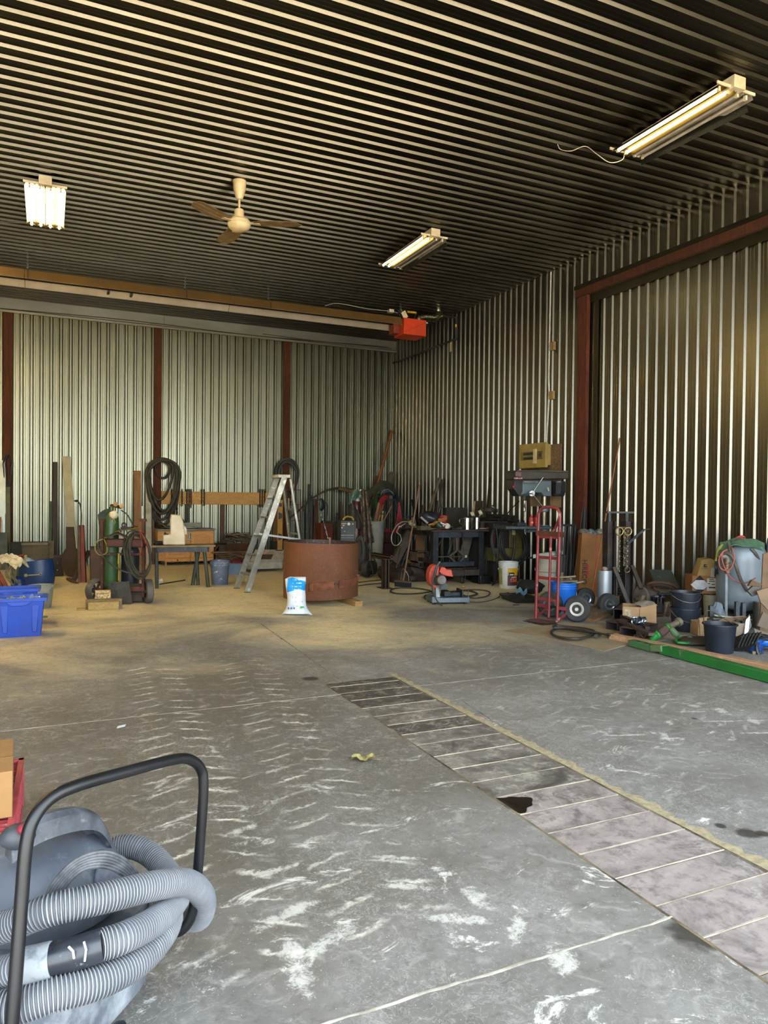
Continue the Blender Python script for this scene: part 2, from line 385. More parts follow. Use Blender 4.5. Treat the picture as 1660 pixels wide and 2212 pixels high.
# control joints: narrow ridges of grout in the slab
def joint(pts, w, m, jit=.004, seed=1):
    rnd = random.Random(seed); mb = MB(); a, b = Vector(pts[0]), Vector(pts[1]); n = max(2, int((b-a).length/.05)); d = (b-a).normalized(); nn = Vector((-d.y, d.x, 0)); vs = []
    for i in range(n+1):
        p = a.lerp(b, i/n)+nn*rnd.uniform(-jit, jit); ww = w*rnd.uniform(.6, 1.2)/2; vs += [p-nn*ww, p+Vector((0,0,.0015)), p+nn*ww]
    return mb.add(vs, [f for i in range(n) for f in ((i*3, i*3+3, i*3+4, i*3+1), (i*3+1, i*3+4, i*3+5, i*3+2))])
m_gr = P('#c6c0b2', .85, c2='#948e80', sc_=9)
m_gd = P('#4a463f', .9, c2='#8b8471', sc_=9)
struct('trim_5', joint(((XL, JY2+.02, .0005), (PX0, JY2, .0005)), .013, m_gr), m_gr)
struct('trim_6', joint(((XL, JY1, .0005), (PX0, JY1, .0005)), .012, m_gr, seed=2), m_gr)
struct('trim_7', joint(((PX1, JY1, .0005), (XW-.1, JY1, .0005)), .012, m_gr, seed=3), m_gr)
struct('trim_8', joint((F(745, 1475, .0005), F(560, 1345, .0005)), .014, m_gd, seed=4), m_gd)
struct('trim_9', joint((F(1195, 1640, .0005), F(1000, 1515, .0005)), .008, m_gr, seed=5), m_gd)
# steel frame of the trench
fr = MB(); fr.box(PX0-.012, PX0-.002, YF, PYE, -.05, .001).box(PX1+.002, PX1+.012, YF, PYE, -.05, .001).box(PX0, PX1, PYE, PYE+.012, -.05, .001)
struct('trim_10', fr, P('#3a2f27', .8, .3, c2='#8a7a5c', sc_=6))
def dust_edge(x0, x1, seed):
    rnd = random.Random(seed); mb = MB(); n = 150; vs = []
    for i in range(n+1):
        y = YF+(PYE+.1-YF)*i/n; w = (x1-x0)*rnd.uniform(.4, 1.1); vs += [(x0, y, .001), (x0+w*.5, y, .004), (x0+w, y, .0008)]
    return mb.add(vs, [f for i in range(n) for f in ((i*3, i*3+3, i*3+4, i*3+1), (i*3+1, i*3+4, i*3+5, i*3+2))])
o = mesh_obj('dust_windrow', dust_edge(PX1+.012, PX1+.085, 3), P('#a89a78', .95, c2='#8b8169', sc_=30, bump=.4)); tag(o, 'strip of tan dust lying along the right edge of the trench plates', 'dust'); o['kind'] = 'stuff'

# ---- trench plates, each lifts out
PT = .2041
def plate_mat(kind, a_off=0.0):
    t = NT('trench_plate_'+kind); v = t.mp(t.co(), (1,1,1), (a_off*3.1, a_off*1.3, 0))
    a, b, c = {'pink': ('#a89d98', '#958a87', '#776c6c'), 'grey': ('#8a847c', '#605a53', '#aba497'), 'dark': ('#5c564f', '#3f3b37', '#958c7e')}[kind]
    n1 = t.noise(t.mp(v, (1, 2.5, 1)), 3, 7, .7, 1); n2 = t.noise(v, 13, 7, .7)
    col = t.mix(t.ramp(n1, .35, .65), hx(a), hx(b)); col = t.mix(t.ramp(n2, .5, .66), col, hx(c))
    vw = t.mp(t.co('Object'), (1, 1, 1), (a_off*1.7, a_off, 0)); col = t.mix(t.ramp(t.noise(vw, 2.6, 6, .7, 1.2), .46, .68, (0,0,0,1), (.85,.85,.85,1)), col, hx('#3f3a36'))
    wv = t.math('MULTIPLY', t.math('ABSOLUTE', t.math('SUBTRACT', t.noise(t.mp(v, (1, 1.3, 1)), 14, 2, .5, 1.0), .5)), 2.0)
    g = t.math('MULTIPLY', t.ramp(wv, .03, .09, (1,1,1,1), (0,0,0,1)), t.ramp(t.noise(v, 4, 3, .5), .5, .6))
    col = t.mix(t.math('MULTIPLY', g, .35), col, hx('#c0bab0'))
    t.set(Base_Color=col, Roughness=.62, Metallic=.15); t.bump(n2, .15, .004); return t.m
PLM = {k: plate_mat(k) for k in ('pink', 'grey', 'dark')}
yp = F(1181, 1801).y
k0 = int((PYE-yp)/PT)                                     # seams line up with the photographed one
seams = [yp+PT*i for i in range(-6, k0+1)]+[PYE]
PW = {}
def plate_label(i, n, kind):
    w_ = ['the one nearest the camera', 'second from the camera', 'third from the camera', 'fourth from the camera', 'fifth from the camera', 'sixth from the camera', 'seventh from the camera', 'eighth from the camera', 'ninth from the camera', 'tenth from the camera']
    q = i+1; far = n-1-q
    f_ = ['at the far end', 'second from the far end', 'third from the far end', 'fourth from the far end', 'fifth from the far end', 'sixth from the far end', 'seventh from the far end', 'eighth from the far end', 'ninth from the far end', 'tenth from the far end', 'eleventh from the far end', 'twelfth from the far end']
    return w_[i] if i < 8 else f_[far] if far < 12 else 'mid row %d' % i
vis = [j for j in range(len(seams)-1)]
for i, (y0, y1) in enumerate(zip(seams[:-1], seams[1:])):
    kind = 'pink' if i < 8 else 'grey' if i < 13 else 'dark'
    if i in (14, 15): kind = 'grey'
    mb = MB().box(0, PX1-PX0-.004, .004, y1-y0-.004, -.05, -.001+.0015*((i*7) % 3-1))
    solo('trench_plate', '%s steel trench cover plate, %s' % ({'pink': 'pinkish grey', 'grey': 'dusty grey', 'dark': 'dark smudged'}[kind], plate_label(i, len(seams)-1, kind)),
        'floor plate', mb, plate_mat(kind, i*2.37), loc=(PX0+.002, y0, 0), group='steel cover plates over the floor trench', bev=.002)
sb = MB()
for i, y in enumerate(seams[1:-1]):
    rnd = random.Random(i); n = 12; vs = []
    for k in range(n+1):
        x = PX0+(PX1-PX0)*k/n; w = .0034*rnd.uniform(.7, 1.3); vs += [(x, y-w, -.002), (x, y, .0015), (x, y+w, -.002)]
    sb.add(vs, [f for k in range(n) for f in ((k*3, k*3+3, k*3+4, k*3+1), (k*3+1, k*3+4, k*3+5, k*3+2))])
o = mesh_obj('seam_dust', sb, P('#a3977f', .9, c2='#776d5b', sc_=7)); tag(o, 'pale dust packed into the seams between the trench plates', 'dust'); o['kind'] = 'stuff'
# oil puddle on a plate
q = F(1103, 1738); pud = MB(); n = 36; pr = []
for i in range(n):
    a = 2*PI*i/n; r = .105*(1+.16*math.sin(3*a+1)+.08*math.sin(7*a)); pr.append((max(q.x+.01+r*math.cos(a)*1.0, PX0+.002), q.y+r*math.sin(a)*.85, 0))
cx = sum(p[0] for p in pr)/n
vs = [(x, y, .0018) for x, y, _ in pr]+[(cx+(x-cx)*.9, q.y+(y-q.y)*.9, .0034) for x, y, _ in pr]
pud.add(vs, [tuple(range(n, 2*n))]+[(i, (i+1) % n, n+(i+1) % n, n+i) for i in range(n)])
t = NT('black_oil'); t.set(Base_Color=hx('#1b140f'), Roughness=.28)
o = mesh_obj('oil_puddle', pud, t.m); tag(o, 'black oil puddle spilled on the trench plates', 'puddle'); o['kind'] = 'stuff'

# ---- timber posts, header beam, flashings
m_post = wood('#5c2d0c', '#3b1b09', (6,6,.5), .92, 2.2)
z_post = onY(342, 709, YB-.03).z-.003
for i, (a, b, pyt) in enumerate(((7, 28, 677), (333, 350.5, 710), (613, 628.5, 742))):
    xa, xb = onY(a, pyt, YB-.06).x, onY(b, pyt, YB-.06).x
    solo('timber_post', ['red-brown timber post on the back wall behind the blue bins', 'red-brown timber post on the back wall behind the tall hose coil', 'red-brown timber post on the back wall behind the step ladder'][i],
         'post', MB().box(xa, xb, YB-.08, YB-.034, 0, z_post), m_post, group='timber posts of the metal hall', bev=.004)
yp0 = onX(1252, 700, XW-.06).y; yp1 = onX(1272, 700, XW-.06).y
zt_beam = onX(1660, 452, XW-.12).z
solo('timber_post', 'red-brown knotty timber post on the right wall beside the drill press', 'post', MB().box(XW-.095, XW-.028, yp1, yp0, 0, zt_beam-.195), wood('#6b3118', '#43190b', (6,6,.7), .9, 2.0), group='timber posts of the metal hall', bev=.004)
m_dk = galv('dark_flashing', '#5b574b', .5, '#464237')
hb = thing('header_beam', 'long red-brown timber header beam high on the right wall', 'beam', loc=(0,0,0))
zt = onX(1660, 452, XW-.12).z
part('timber', MB().box(XW-.11, XW-.028, YF, yp0+.05, zt-.19, zt-.06), m_post, hb, bev=.004)
part('top_flashing', MB().box(XW-.12, XW-.028, YF, yp0+.07, zt-.06, zt), m_dk, hb)
part('lower_flashing', MB().box(XW-.045, XW-.028, YF, yp1-.02, zt-.33, zt-.19).box(XW-.04, XW-.028, yp1-.2, yp1-.13, 0, zt-.33), m_dk, hb)
# flashing band over the back wall
z0 = onY(342, 709, YB-.03).z
bt = MB().box(XL, 2.3, YB-.05, YB+.01, z0+.06, ZC).box(2.3, XW, YB-.045, YB+.01, z0+.06, ZC-.01).box(XL, XW, YB-.06, YB+.01, z0, z0+.05)
struct('trim_1', bt, m_trim, bev=.004)
rnd = random.Random(4); pts = [(x, YB-.07, z0+.075+.02*math.sin(x*1.1)+(.035 if abs(x-.3) < .1 else 0)) for x in np.arange(-3, XW, .45)]
pts2 = [(x, YB-.08, z0+.10+.018*math.sin(x*1.7+1)) for x in np.arange(4.5, XW, .4)]
solo('cable', 'thin dark cable sagging along the flashing above the back wall', 'cable', MB().tube(pts, .008, 6, sm=4).tube(pts2, .007, 6, sm=4), P('#1d1a17', .6))
struct('trim_2', MB().box(XW-.05, XW, YB-.04, YB+.01, 0, ZC), m_dk)
# ---- ground and sky outside
g = MB().box(-60, 60, -70, YF-.1, -.12, -.02); 
struct('ground', g, P('#aca089', .95, c2='#968c78', sc_=.7))
w = bpy.data.worlds.new('sky'); sc.world = w; w.use_nodes = True
bg = w.node_tree.nodes['Background']; bg.inputs[0].default_value = (.78, .895, 1.0, 1); bg.inputs[1].default_value = SKY
sl = bpy.data.lights.new('sun', 'SUN'); sl.energy = SUN; sl.angle = .01; sl.color = (1, .94, .84)
so = bpy.data.objects.new('sun', sl); COL.objects.link(so); so.rotation_euler = Vector((-.75, .12, .8)).to_track_quat('Z', 'Y').to_euler()
pl = bpy.data.lights.new('doorway_portal', 'AREA'); pl.shape = 'RECTANGLE'; pl.size = DX1-DX0; pl.size_y = DZ; pl.cycles.is_portal = True
po = bpy.data.objects.new('doorway_portal', pl); COL.objects.link(po); po.location = ((DX0+DX1)/2, YF-.05, DZ/2); po.rotation_euler = (PI/2, 0, 0)
sc.view_settings.view_transform = 'Standard'; sc.view_settings.look = 'None'; sc.view_settings.gamma = 1; sc.view_settings.exposure = EXPO
sc.view_settings.use_curve_mapping = False
sc.cycles.max_bounces = 6; sc.cycles.diffuse_bounces = 3; sc.cycles.glossy_bounces = 3; sc.cycles.transmission_bounces = 4; sc.cycles.use_adaptive_sampling = True; sc.cycles.adaptive_threshold = .04; sc.cycles.use_denoising = True
sc.cycles.sample_clamp_indirect = 6.0; sc.cycles.caustics_reflective = True; sc.cycles.blur_glossy = .3
# ================================================================ under the ceiling
m_refl_glow = P('#8a7338', .4, 1.0, c2='#7a6530', sc_=3); m_whitep = P('#d8ccb2', .5, c2='#b9a98a', sc_=5); m_off = P('#8e8478', .35, c2='#6f665a')
m_black = P('#17171a', .45, c2='#26262a'); m_steel = P('#8b8d90', .38, .9, c2='#6a6a6a'); m_dsteel = P('#3c3a3b', .5, .6, c2='#57504a', sc_=5)
GL = emis('#ffefb8', 5.0); GL2 = emis('#ffe3a0', FILL_LAMP)
def strip_light(x0, x1, y0, y1, lit, label, zb=5.27):
    t_ = thing('strip_light', label, 'ceiling light', loc=((x0+x1)/2, (y0+y1)/2, zb), group='four-tube fluorescent fixtures')
    w, L = (x1-x0), (y1-y0); h = .10
    hs = MB().box(-.07, .07, -L/2-.02, L/2+.02, h*.55, ZC-zb-.03)
    part('housing', hs, m_whitep, t_, bev=.004)
    for s_ in (-1, 1):
        prof = [(-.5, 0), (-.44, .55), (-.30, .98), (-.17, .98), (0, .45), (.17, .98), (.30, .98), (.44, .55), (.5, 0)]
        mb = MB(); cx = s_*w/4; vs = []
        for yy in (-L/2, L/2):
            for a, b in prof: vs.append((cx+a*w/2*.97, yy, b*h*.55))
            for a, b in reversed(prof): vs.append((cx+a*w/2*.95, yy, b*h*.55+.003))
        n = len(prof)*2; mb.add(vs, [(i, (i+1) % n, n+(i+1) % n, n+i) for i in range(n)])
        part('reflector', mb, m_refl_glow if lit[0 if s_ < 0 else 2] else m_off, t_)  # reflectors over lit tubes have the yellow glow painted into their colour
        for q in (0, 1):
            on = lit[(0 if s_ < 0 else 2)+q]; tx = cx+(q*2-1)*w/8*.97
            tb = part('fluorescent_tube', MB().cyl((tx, -L/2+.05, .022), (tx, L/2-.05, .022), .0165, n=12), GL if on else P('#b3a79a', .35), t_)
            for e in (-1, 1): part('tube_socket', MB().box(tx-.012, tx+.012, e*(L/2-.04)-.014, e*(L/2-.04)+.014, .0, .045), m_whitep, tb)
    for e in (-1, 1):
        part('end_plate', MB().box(-w/2-.01, w/2+.01, e*L/2-.006+e*.006, e*L/2+.006+e*.006, .035, .062), m_whitep, t_)
    part('junction_box', MB().box(-.075, .075, -L/2-.05, -L/2+.1, .03, ZC-zb-.035), m_whitep, t_, bev=.005)
    return t_
LA = strip_light(5.61, 6.09, 4.9, 6.3, (1,1,0,0), 'fluorescent strip light nearest the right wall header beam, left tubes lit, trailing a wire')
LB = strip_light(4.94, 5.36, 9.5, 11.0, (1,1,0,0), 'fluorescent strip light above the workbench side, left pair lit, right pair dark')
LC = strip_light(-.28, .2, 10.1, 11.6, (1,1,1,1), 'fluorescent strip light with all four tubes glowing, left of the ceiling fan')
part('loose_reflector', MB().slab((.27, -.62, -.07), (.2, .7, -.05), (.24, -.62, .02), .003), P('#3a3a36', .3, .8), LA)
part('loose_reflector', MB().slab((.25, -.7, -.05), (.22, .7, -.05), (.215, -.7, .02), .003), P('#3a3a36', .3, .8), LB)
def Z(px, py, z): return F(px, py, z)
wp = [Z(1350, 328, 5.33), Z(1345, 345, 5.2), Z(1318, 351, 5.15), Z(1290, 333, 5.26), Z(1265, 316, 5.4), Z(1235, 326, 5.33), Z(1212, 323, 5.38), Z(1205, 312, 5.42)]
solo('cable', 'pale wire drooping from the strip light by the header beam', 'cable', MB().tube(wp, .004, 6, sm=6), m_whitep)
solo('cable', 'grey cable running left along the ceiling from the all-lit strip light', 'cable', MB().tube([Z(55, 480, 5.36), Z(25, 481, 5.34), Z(-30, 474, 5.36)], .004, 6, sm=4), m_off)
tube2 = next(ch for ch in LC.children if ch.name.startswith('fluorescent_tube')).data.copy(); tube2.materials[0] = GL2
# unseen strip lights added further left, overbright to lift the far floor
for x_, y_, w_ in ((-2.0, 12.6, 'nearest the back wall'), (-2.0, 9.2, 'second from the back wall'), (-2.4, 5.8, 'third from the back wall'), (-6.5, 11.0, 'furthest left')):
    c = copy_tree(LC); c.location = (x_, y_, 5.27); c['label'] = 'unseen strip light added as fill in the left bay, '+w_
    for ch in c.children:
        if ch.name.startswith('fluorescent_tube'): ch.data = tube2

# ---- ceiling fan
fp = F(517, 488, 4.86); m_fan = P('#d9c7a0', .45, c2='#c2ab7c', sc_=4)
fan = thing('ceiling_fan', 'cream ceiling fan with three dusty brown blades', 'ceiling fan', loc=(fp.x, fp.y, 0))
part('canopy', MB().lathe([(.035, 5.19), (.05, 5.22), (.075, 5.30), (.085, 5.42)]), m_fan, fan)
part('down_rod', MB().cyl((0,0,5.06), (0,0,5.2), .014), m_fan, fan)
part('motor_housing', MB().lathe([(.02, 4.79), (.08, 4.80), (.12, 4.825), (.14, 4.855), (.142, 4.875), (.137, 4.88), (.142, 4.885), (.14, 4.905), (.134, 4.91), (.138, 4.915), (.12, 4.94), (.06, 4.95), (.06, 5.03), (.055, 5.06), (.03, 5.075)]), m_fan, fan)
m_bl = P('#7d6340', .55, c2='#a08a66', sc_=11, lo=.5, hi=.7)
tip = F(650, 478, 4.9); a0 = math.atan2(tip.y-fp.y, tip.x-fp.x); RB = math.hypot(tip.y-fp.y, tip.x-fp.x)
for k in range(3):
    a = a0+k*2*PI/3; ca, sa = math.cos(a), math.sin(a)
    def bl(u, v, a=a):
        r = .2+(RB-.2)*u; e = 1 if u < .85 else math.sqrt(max(0, 1-((u-.85)/.15)**2)); wd = (.09+.02*math.sin(PI*u))*e
        s_ = (v-.5)*2*wd+.06*u*u; z = 4.88+(v-.5)*.012+.01*math.sin(v*PI*6)*.3
        return (r*math.cos(a)-s_*math.sin(a), r*math.sin(a)+s_*math.cos(a), z)
    b = part('fan_blade', MB().sheet(bl, 14, 12, .003), m_bl, fan)
    part('blade_bracket', MB().beam((.12*ca, .12*sa, 4.885), (.27*ca, .27*sa, 4.872), .055, .006), m_fan, b)

# ---- tube heater on chains
q = F(400, 590, 5.42); YH = q.y; zt_ = onY(400, 626, YH-.1).z; zb_ = zt_-.17
hx1 = onY(866, 684, YH-.1).x; hx0 = XL+.5
ht = thing('tube_heater', 'long brown radiant tube heater hung on chains', 'heater', loc=((hx0+hx1)/2, YH, zb_))
hw = (hx1-hx0)/2
def hood(x0, x1):
    pr = [(-.21, 0), (-.20, .02), (-.12, .165), (.12, .165), (.20, .02), (.24, -.035)]
    pr2 = [(a*.985, b-.003) for a, b in pr]; loop = pr+list(reversed(pr2)); n = len(loop); mb = MB()
    vs = [(x, a, b) for x in (x0, x1) for a, b in loop]
    mb.add(vs, [(i, (i+1) % n, n+(i+1) % n, n+i) for i in range(n)]); 
    mb.mi = [0 if i < len(pr)-1 else 1 for i in range(n)]
    return mb
m_hood = P('#6b502c', .5, .1, c2='#5c4527', sc_=2); m_inner = P('#cfc3b2', .35, .6, c2='#b8ab98', sc_=2)
nseg = 5; cuts = [-hw+2*hw*i/nseg for i in range(nseg+1)]
for i in range(nseg): part('reflector_hood', hood(cuts[i]+.004, cuts[i+1]-.004), [m_hood, m_inner], ht)
part('radiant_tube', MB().cyl((-hw, 0, .07), (hw+.1, 0, .07), .045), P('#2b2220', .6, .4), ht)
for px, pyt in ((400, 590), (580, 614), (866, 655), (60, 545), (-200, 500)):
    xx = onY(px, pyt+30, YH).x-ht.location.x
    br = part('hanger_rod', MB().tube([(xx, -.22, -.01), (xx, -.125, .175), (xx, 0, .22), (xx, .125, .175), (xx, .22, -.01)], .005, 6), m_dsteel, ht)
    ch = MB(); z = .22; k = 0
    while z < ZC-zb_-.03:
        ch.ring((xx, 0, z+.02), .016, .0035, (1,0,0) if k % 2 else (0,1,0), 10, 5, 1.0); z += .03; k += 1
    part('hanger_chain', ch, m_steel, br)
for xx in (235, 285):
    x_ = onY(xx, 660, YH).x-ht.location.x; part('bracket', MB().box(x_-.02, x_+.02, .02, .2, -.0, .03), m_black, ht)
# burner box
bx = onY(873, 720, YH-.25).x; bx2 = onY(921, 720, YH-.25).x; zb2 = onY(873, 719, YH-.25).z; zt2 = onY(873, 686, YH-.25).z
m_or = P('#c73a0c', .45, c2='#b3340b', sc_=3); m_or2 = m_or
bu = thing('heater_burner_box', 'bright orange burner box at the end of the tube heater', 'heater box', loc=((bx+bx2)/2, YH-.05, zb2))
W2 = (bx2-bx)/2; H2 = zt2-zb2
part('cabinet', MB().box(-W2, W2, -.2, .26, -.02, H2), m_or, bu, bev=.006)
part('cover_seam', MB().beam((-W2*.95, -.202, .02), (W2*.98, -.202, H2*.84), .004, .006), P('#5a1404', .6), bu)
part('burner_flange', MB().box(-W2-.14, -W2, -.02, .2, .02, H2*.75), P('#7d2a0d', .5), bu, bev=.004)
part('warning_plate', MB().box(W2, W2+.05, -.18, -.12, H2*.82, H2*.9), P('#cfcabc', .5), bu)
# vent duct
m_duct = galv('duct_steel', '#a9a78f', .28, '#8f8c78')
d0 = onY(905, 687, YH+.02); d1 = onY(915, 684, YH+.02); d2 = onY(938, 685, YH+.02); d3 = onY(947, 676, YH+.02); d4 = Vector((d3.x, d3.y, ZC-.02))
dp = cat([Vector((d0.x, d0.y, zt2)), d0, d1, d1.lerp(d2, .6), d2, d3, d3.lerp(d4, .5), d4], 5)
dr = onY(950, 670, YH).x-onY(941.5, 670, YH).x
solo('vent_duct', 'shiny galvanised elbow duct rising from the orange burner box to the ceiling', 'duct', MB().tube(dp, dr, 16), m_duct)
# gas pipe
XP = XW-.09
g2 = onX(985, 732, XP); g3 = Vector((XP, YB-.02, g2.z)); g1 = Vector((XP, g2.y, ZC-.12)); g0 = Vector((bx+.05, YH+.1, ZC-.14))
gp = thing('gas_pipe', 'black iron gas pipe with yellow stickers along ceiling and right wall', 'pipe', loc=g2)
gx = Vector((bx+.1, g2.y, ZC-.13))
mb = MB(); r_ = .02
for a, b in ((g3, g2), (g2, g1), (g1, gx), (gx, Vector((gx.x, YH, zt2+.0)))): mb.cyl(a-g2, b-g2, r_, n=10)
part('pipe_run', mb, m_black, gp)
for c in (g2, g1, gx, g3.lerp(g2, .02), g3.lerp(g2, .5)): part('elbow_fitting', MB().blob(c-g2, (.034, .034, .034), 1, 0), m_black, gp)
m_yel = P('#c9a012', .5)
for a, b in ((g2.lerp(g1, .55), g2.lerp(g1, .68)), (g1.lerp(gx, .25), g1.lerp(gx, .4)), (g1.lerp(gx, .7), g1.lerp(gx, .85))): part('yellow_sticker', MB().cyl(a-g2, b-g2, r_+.002, n=12), m_yel, gp)
m_tagc = P('#c8b68c', .7, c2='#a8925f', sc_=20, lo=.5, hi=.7)
tp = onX(972, 741, XP-.03)
solo('paper_tag', 'cream paper tag hanging from the gas pipe on the right wall', 'tag', MB().slab((0, 0, 0), (0, .0, -.2), (0, -.09, .01), .002).tube([(0, -.045, 0), (.01, -.04, .05)], .002, 5), m_tagc, loc=tp)
tq = onY(867, 676, YH-.22)
solo('paper_tag', 'cream tilted paper tag hanging beside the top of the orange burner box', 'tag', MB().slab((0, 0, 0), (.07, 0, -.12), (.08, -.01, .06), .002).tube([(.03, 0, 0), (.02, .05, .12)], .002, 5), m_tagc, loc=tq)
ci = [Vector((onY(700, 660, YH).x, YH-.05, zt_+.05)), Vector((onY(730, 658, YH).x, YH-.05, zt_+.13)), Vector((onY(790, 672, YH).x, YH-.05, zt_+.1)), Vector((onY(842, 676, YH).x, YH-.05, zt_+.11)), Vector((bx-.03, YH-.03, zt_+.1))]
solo('cable', 'pale power cord lying along the top of the tube heater', 'cable', MB().tube(ci, .006, 6, sm=5).box(ci[3].x-.05, ci[3].x+.05, YH-.1, YH, ci[3].z-.03, ci[3].z+.03), P('#b5afa2', .5))

# ---- conduit with wooden blocks on the right wall
c0 = onX(1189, 580, XW-.05); c1 = onX(1187, 850, XW-.05); c2_ = onX(1181, 958, XW-.05)
cn = thing('conduit', 'thin white electrical conduit rising from the fuse panel to the ceiling', 'conduit', loc=(XW-.05, c1.y, c1.z))
of = Vector((XW-.05, c1.y, c1.z))
part('pipe', MB().tube([Vector((XW-.05, c1.y, ZC-.03))-of, Vector((XW-.05, c1.y+.02, 3.6))-of, Vector((0,0,0)), c2_-of], .016, 10), P('#b9b4a8', .5), cn)
for px, py in ((1192, 748), (1190, 854)):
    b = onX(px, py, XW-.06)-of; bl_ = part('wood_block', MB().box(-.02, .03, b.y-.07, b.y+.03, b.z-.07, b.z+.07), wood('#a5895a', '#8a6c42'), cn)
    part('clip', MB().ring((0, 0, b.z), .02, .004), m_steel, bl_)
# ================================================================ foreground
def Q(px, py, d):                                        # a point at view depth d
    return CAM + ray(px, py)*d
def ribbed(pts, r, pitch, n=16, depth=.13):
    c = cat(pts, 12); L = [0]
    for a, b in zip(c, c[1:]): L.append(L[-1]+(b-a).length)
    N = int(L[-1]/pitch); out = []; rr = []; j = 0
    for i in range(N*4+1):
        s_ = pitch*((i//4)+(0, .24, .46, .78)[i % 4])
        while j < len(c)-2 and L[j+1] < s_: j += 1
        t = (s_-L[j])/max(1e-9, L[j+1]-L[j]); out.append(c[j].lerp(c[j+1], min(1, t))); rr.append(r if i % 4 < 2 else r*(1-depth))
    mb = MB().tube(out, rr, n); mb.mi = [1 if (f//n) % 4 == 0 and f < (len(out)-1)*n else 0 for f in range(len(mb.f))]
    return mb
m_hose = [P('#55585e', .6, c2='#6b6e73', sc_=5, lo=.35, hi=.7), P('#7b7e83', .7, c2='#96989a', sc_=5, lo=.35, hi=.7, wear='#a9acac', wa=.56, wb=.7, ws=12)]
m_dust = P('#3a404a', .62, c2='#545a64', sc_=5, lo=.35, hi=.65, wear='#6b7179', wa=.58, wb=.78, ws=18)
m_grip = P('#33363c', .6, c2='#50545b', sc_=12, wear='#7b8087', wa=.58, wb=.76, ws=22)
vo = Q(75, 2205, 1.98); vo.z = 0
V = lambda px, py, d: Q(px, py, d)-vo
vac = thing('shop_vacuum', 'dusty shop vacuum wrapped in ribbed grey hose with black tube handle', 'vacuum cleaner', loc=vo)
m_tank = P('#6f747a', .5, c2='#575c64', sc_=4, wear='#9da2a6', wa=.5, wb=.7, ws=7)
tk = part('tank', MB().lathe([(.22, .02), (.24, .04), (.246, .15), (.252, .27), (.258, .28), (.258, .29), (.15, .30)], sq=5, n=40, ph=YAW*0), m_tank, vac)
tk.rotation_euler.z = -YAW-.25
lb = MB(); lb.box(.03, .045, -.262, -.235, .03, .27).box(.1, .108, -.262, -.235, .03, .27)
o = part('seam_strip', lb, P('#b9a093', .6, c2='#8f8d8c', sc_=20), tk); 
part('caster', MB().lathe([(.03, -.015), (.034, 0), (.03, .015)], (.2, -.2, .034), ax=(1, .3, 0)), m_black, vac)
hd = MB()
hc = V(95, 1900, 1.98)
prof = [(.245, -.06), (.25, -.03), (.24, .0), (.215, .05), (.19, .085), (.15, .115), (.08, .135), (.01, .14)]
hd.lathe([(r*.86, z) for r, z in prof], hc, 44)
head = part('motor_head', hd, m_dust, vac)
hp = [V(18, 1812, 1.75), V(60, 1776, 1.78), V(110, 1756, 1.83), V(165, 1747, 1.9), V(200, 1758, 1.96), V(222, 1790, 2.0)]
mb = MB(); c = cat(hp, 5); vs = []
for i, p in enumerate(c):
    t = (c[min(i+1, len(c)-1)]-c[max(i-1, 0)]).normalized(); s_ = t.cross(Vector((0,0,1))).normalized()*.032
    vs += [p-s_+Vector((0,0,-.05)), p-s_*.75+Vector((0,0,-.008)), p-s_*.3+Vector((0,0,.004)), p+s_*.3+Vector((0,0,.004)), p+s_*.75+Vector((0,0,-.008)), p+s_+Vector((0,0,-.05))]
mb.add(vs, [(i*6+j, (i+1)*6+j, (i+1)*6+j+1, i*6+j+1) for i in range(len(c)-1) for j in range(5)]+[(0,1,2,3,4,5), tuple((len(c)-1)*6+j for j in (5,4,3,2,1,0))])
part('carry_handle', mb, m_grip, head, bev=.004)
part('power_switch', MB().blob(V(58, 1790, 1.72), (.022, .018, .014), 2, .1), P('#8e2438', .5), head)
part('switch_guard', MB().blob(V(38, 1806, 1.74), (.04, .03, .03), 4, .1), P('#3a3d44', .55), head)
part('filter_knob', MB().cyl(V(243, 1893, 1.9), V(246, 1888, 1.98), .045, n=28), P('#3c4150', .6, c2='#656a74', sc_=14), head, bev=.006)
cords = MB()
for k in range(6):
    g_ = k*8; cords.tube([V(92+g_*.7, 1955, 1.77), V(118+g_*.6, 1905+g_*.25, 1.755), V(165+g_*.3, 1858+g_*.55, 1.76), V(222, 1840+g_*.8, 1.79), V(268-g_*.1, 1856+g_*.8, 1.83), V(300-g_*.25, 1895+g_*.5, 1.87), V(312-g_*.3, 1930, 1.9)], .0055, 7, sm=5)
part('power_cord', cords, P('#34363a', .6, c2='#55575a', sc_=30), vac)
hr = .0355
hA = [V(-90, 2015, 1.66), V(0, 2005, 1.66), V(110, 1965, 1.66), V(230, 1938, 1.72), V(340, 1912, 1.83), V(405, 1908, 1.95), V(436, 1932, 2.08), V(440, 1962, 2.14), V(425, 1985, 2.2), V(380, 1975, 2.3)]
hB = [V(-60, 2118, 1.64), V(30, 2093, 1.62), V(60, 2085, 1.62)]
hB2 = [V(215, 2043, 1.66), V(270, 2024, 1.7), V(335, 1990, 1.8), V(372, 1955, 1.92), V(385, 1925, 2.04), V(365, 1890, 2.14), V(330, 1850, 2.2), V(290, 1830, 2.22), V(250, 1832, 2.22), V(225, 1846, 2.2)]
hC = [V(-60, 2185, 1.56), V(20, 2178, 1.57), V(120, 2147, 1.6), V(220, 2118, 1.66), V(300, 2074, 1.75), V(350, 2018, 1.86), V(365, 1975, 1.99), V(340, 1950, 2.12), V(290, 1930, 2.26)]
h1 = part('hose', ribbed(hA, hr, .0078), m_hose, vac)
h2 = part('hose', ribbed(hB, hr*.95, .0078), m_hose, vac)
h3 = part('hose', ribbed(hB2, hr, .0078), m_hose, vac)
h4 = part('hose', ribbed(hC, hr*1.05, .008), m_hose, vac)
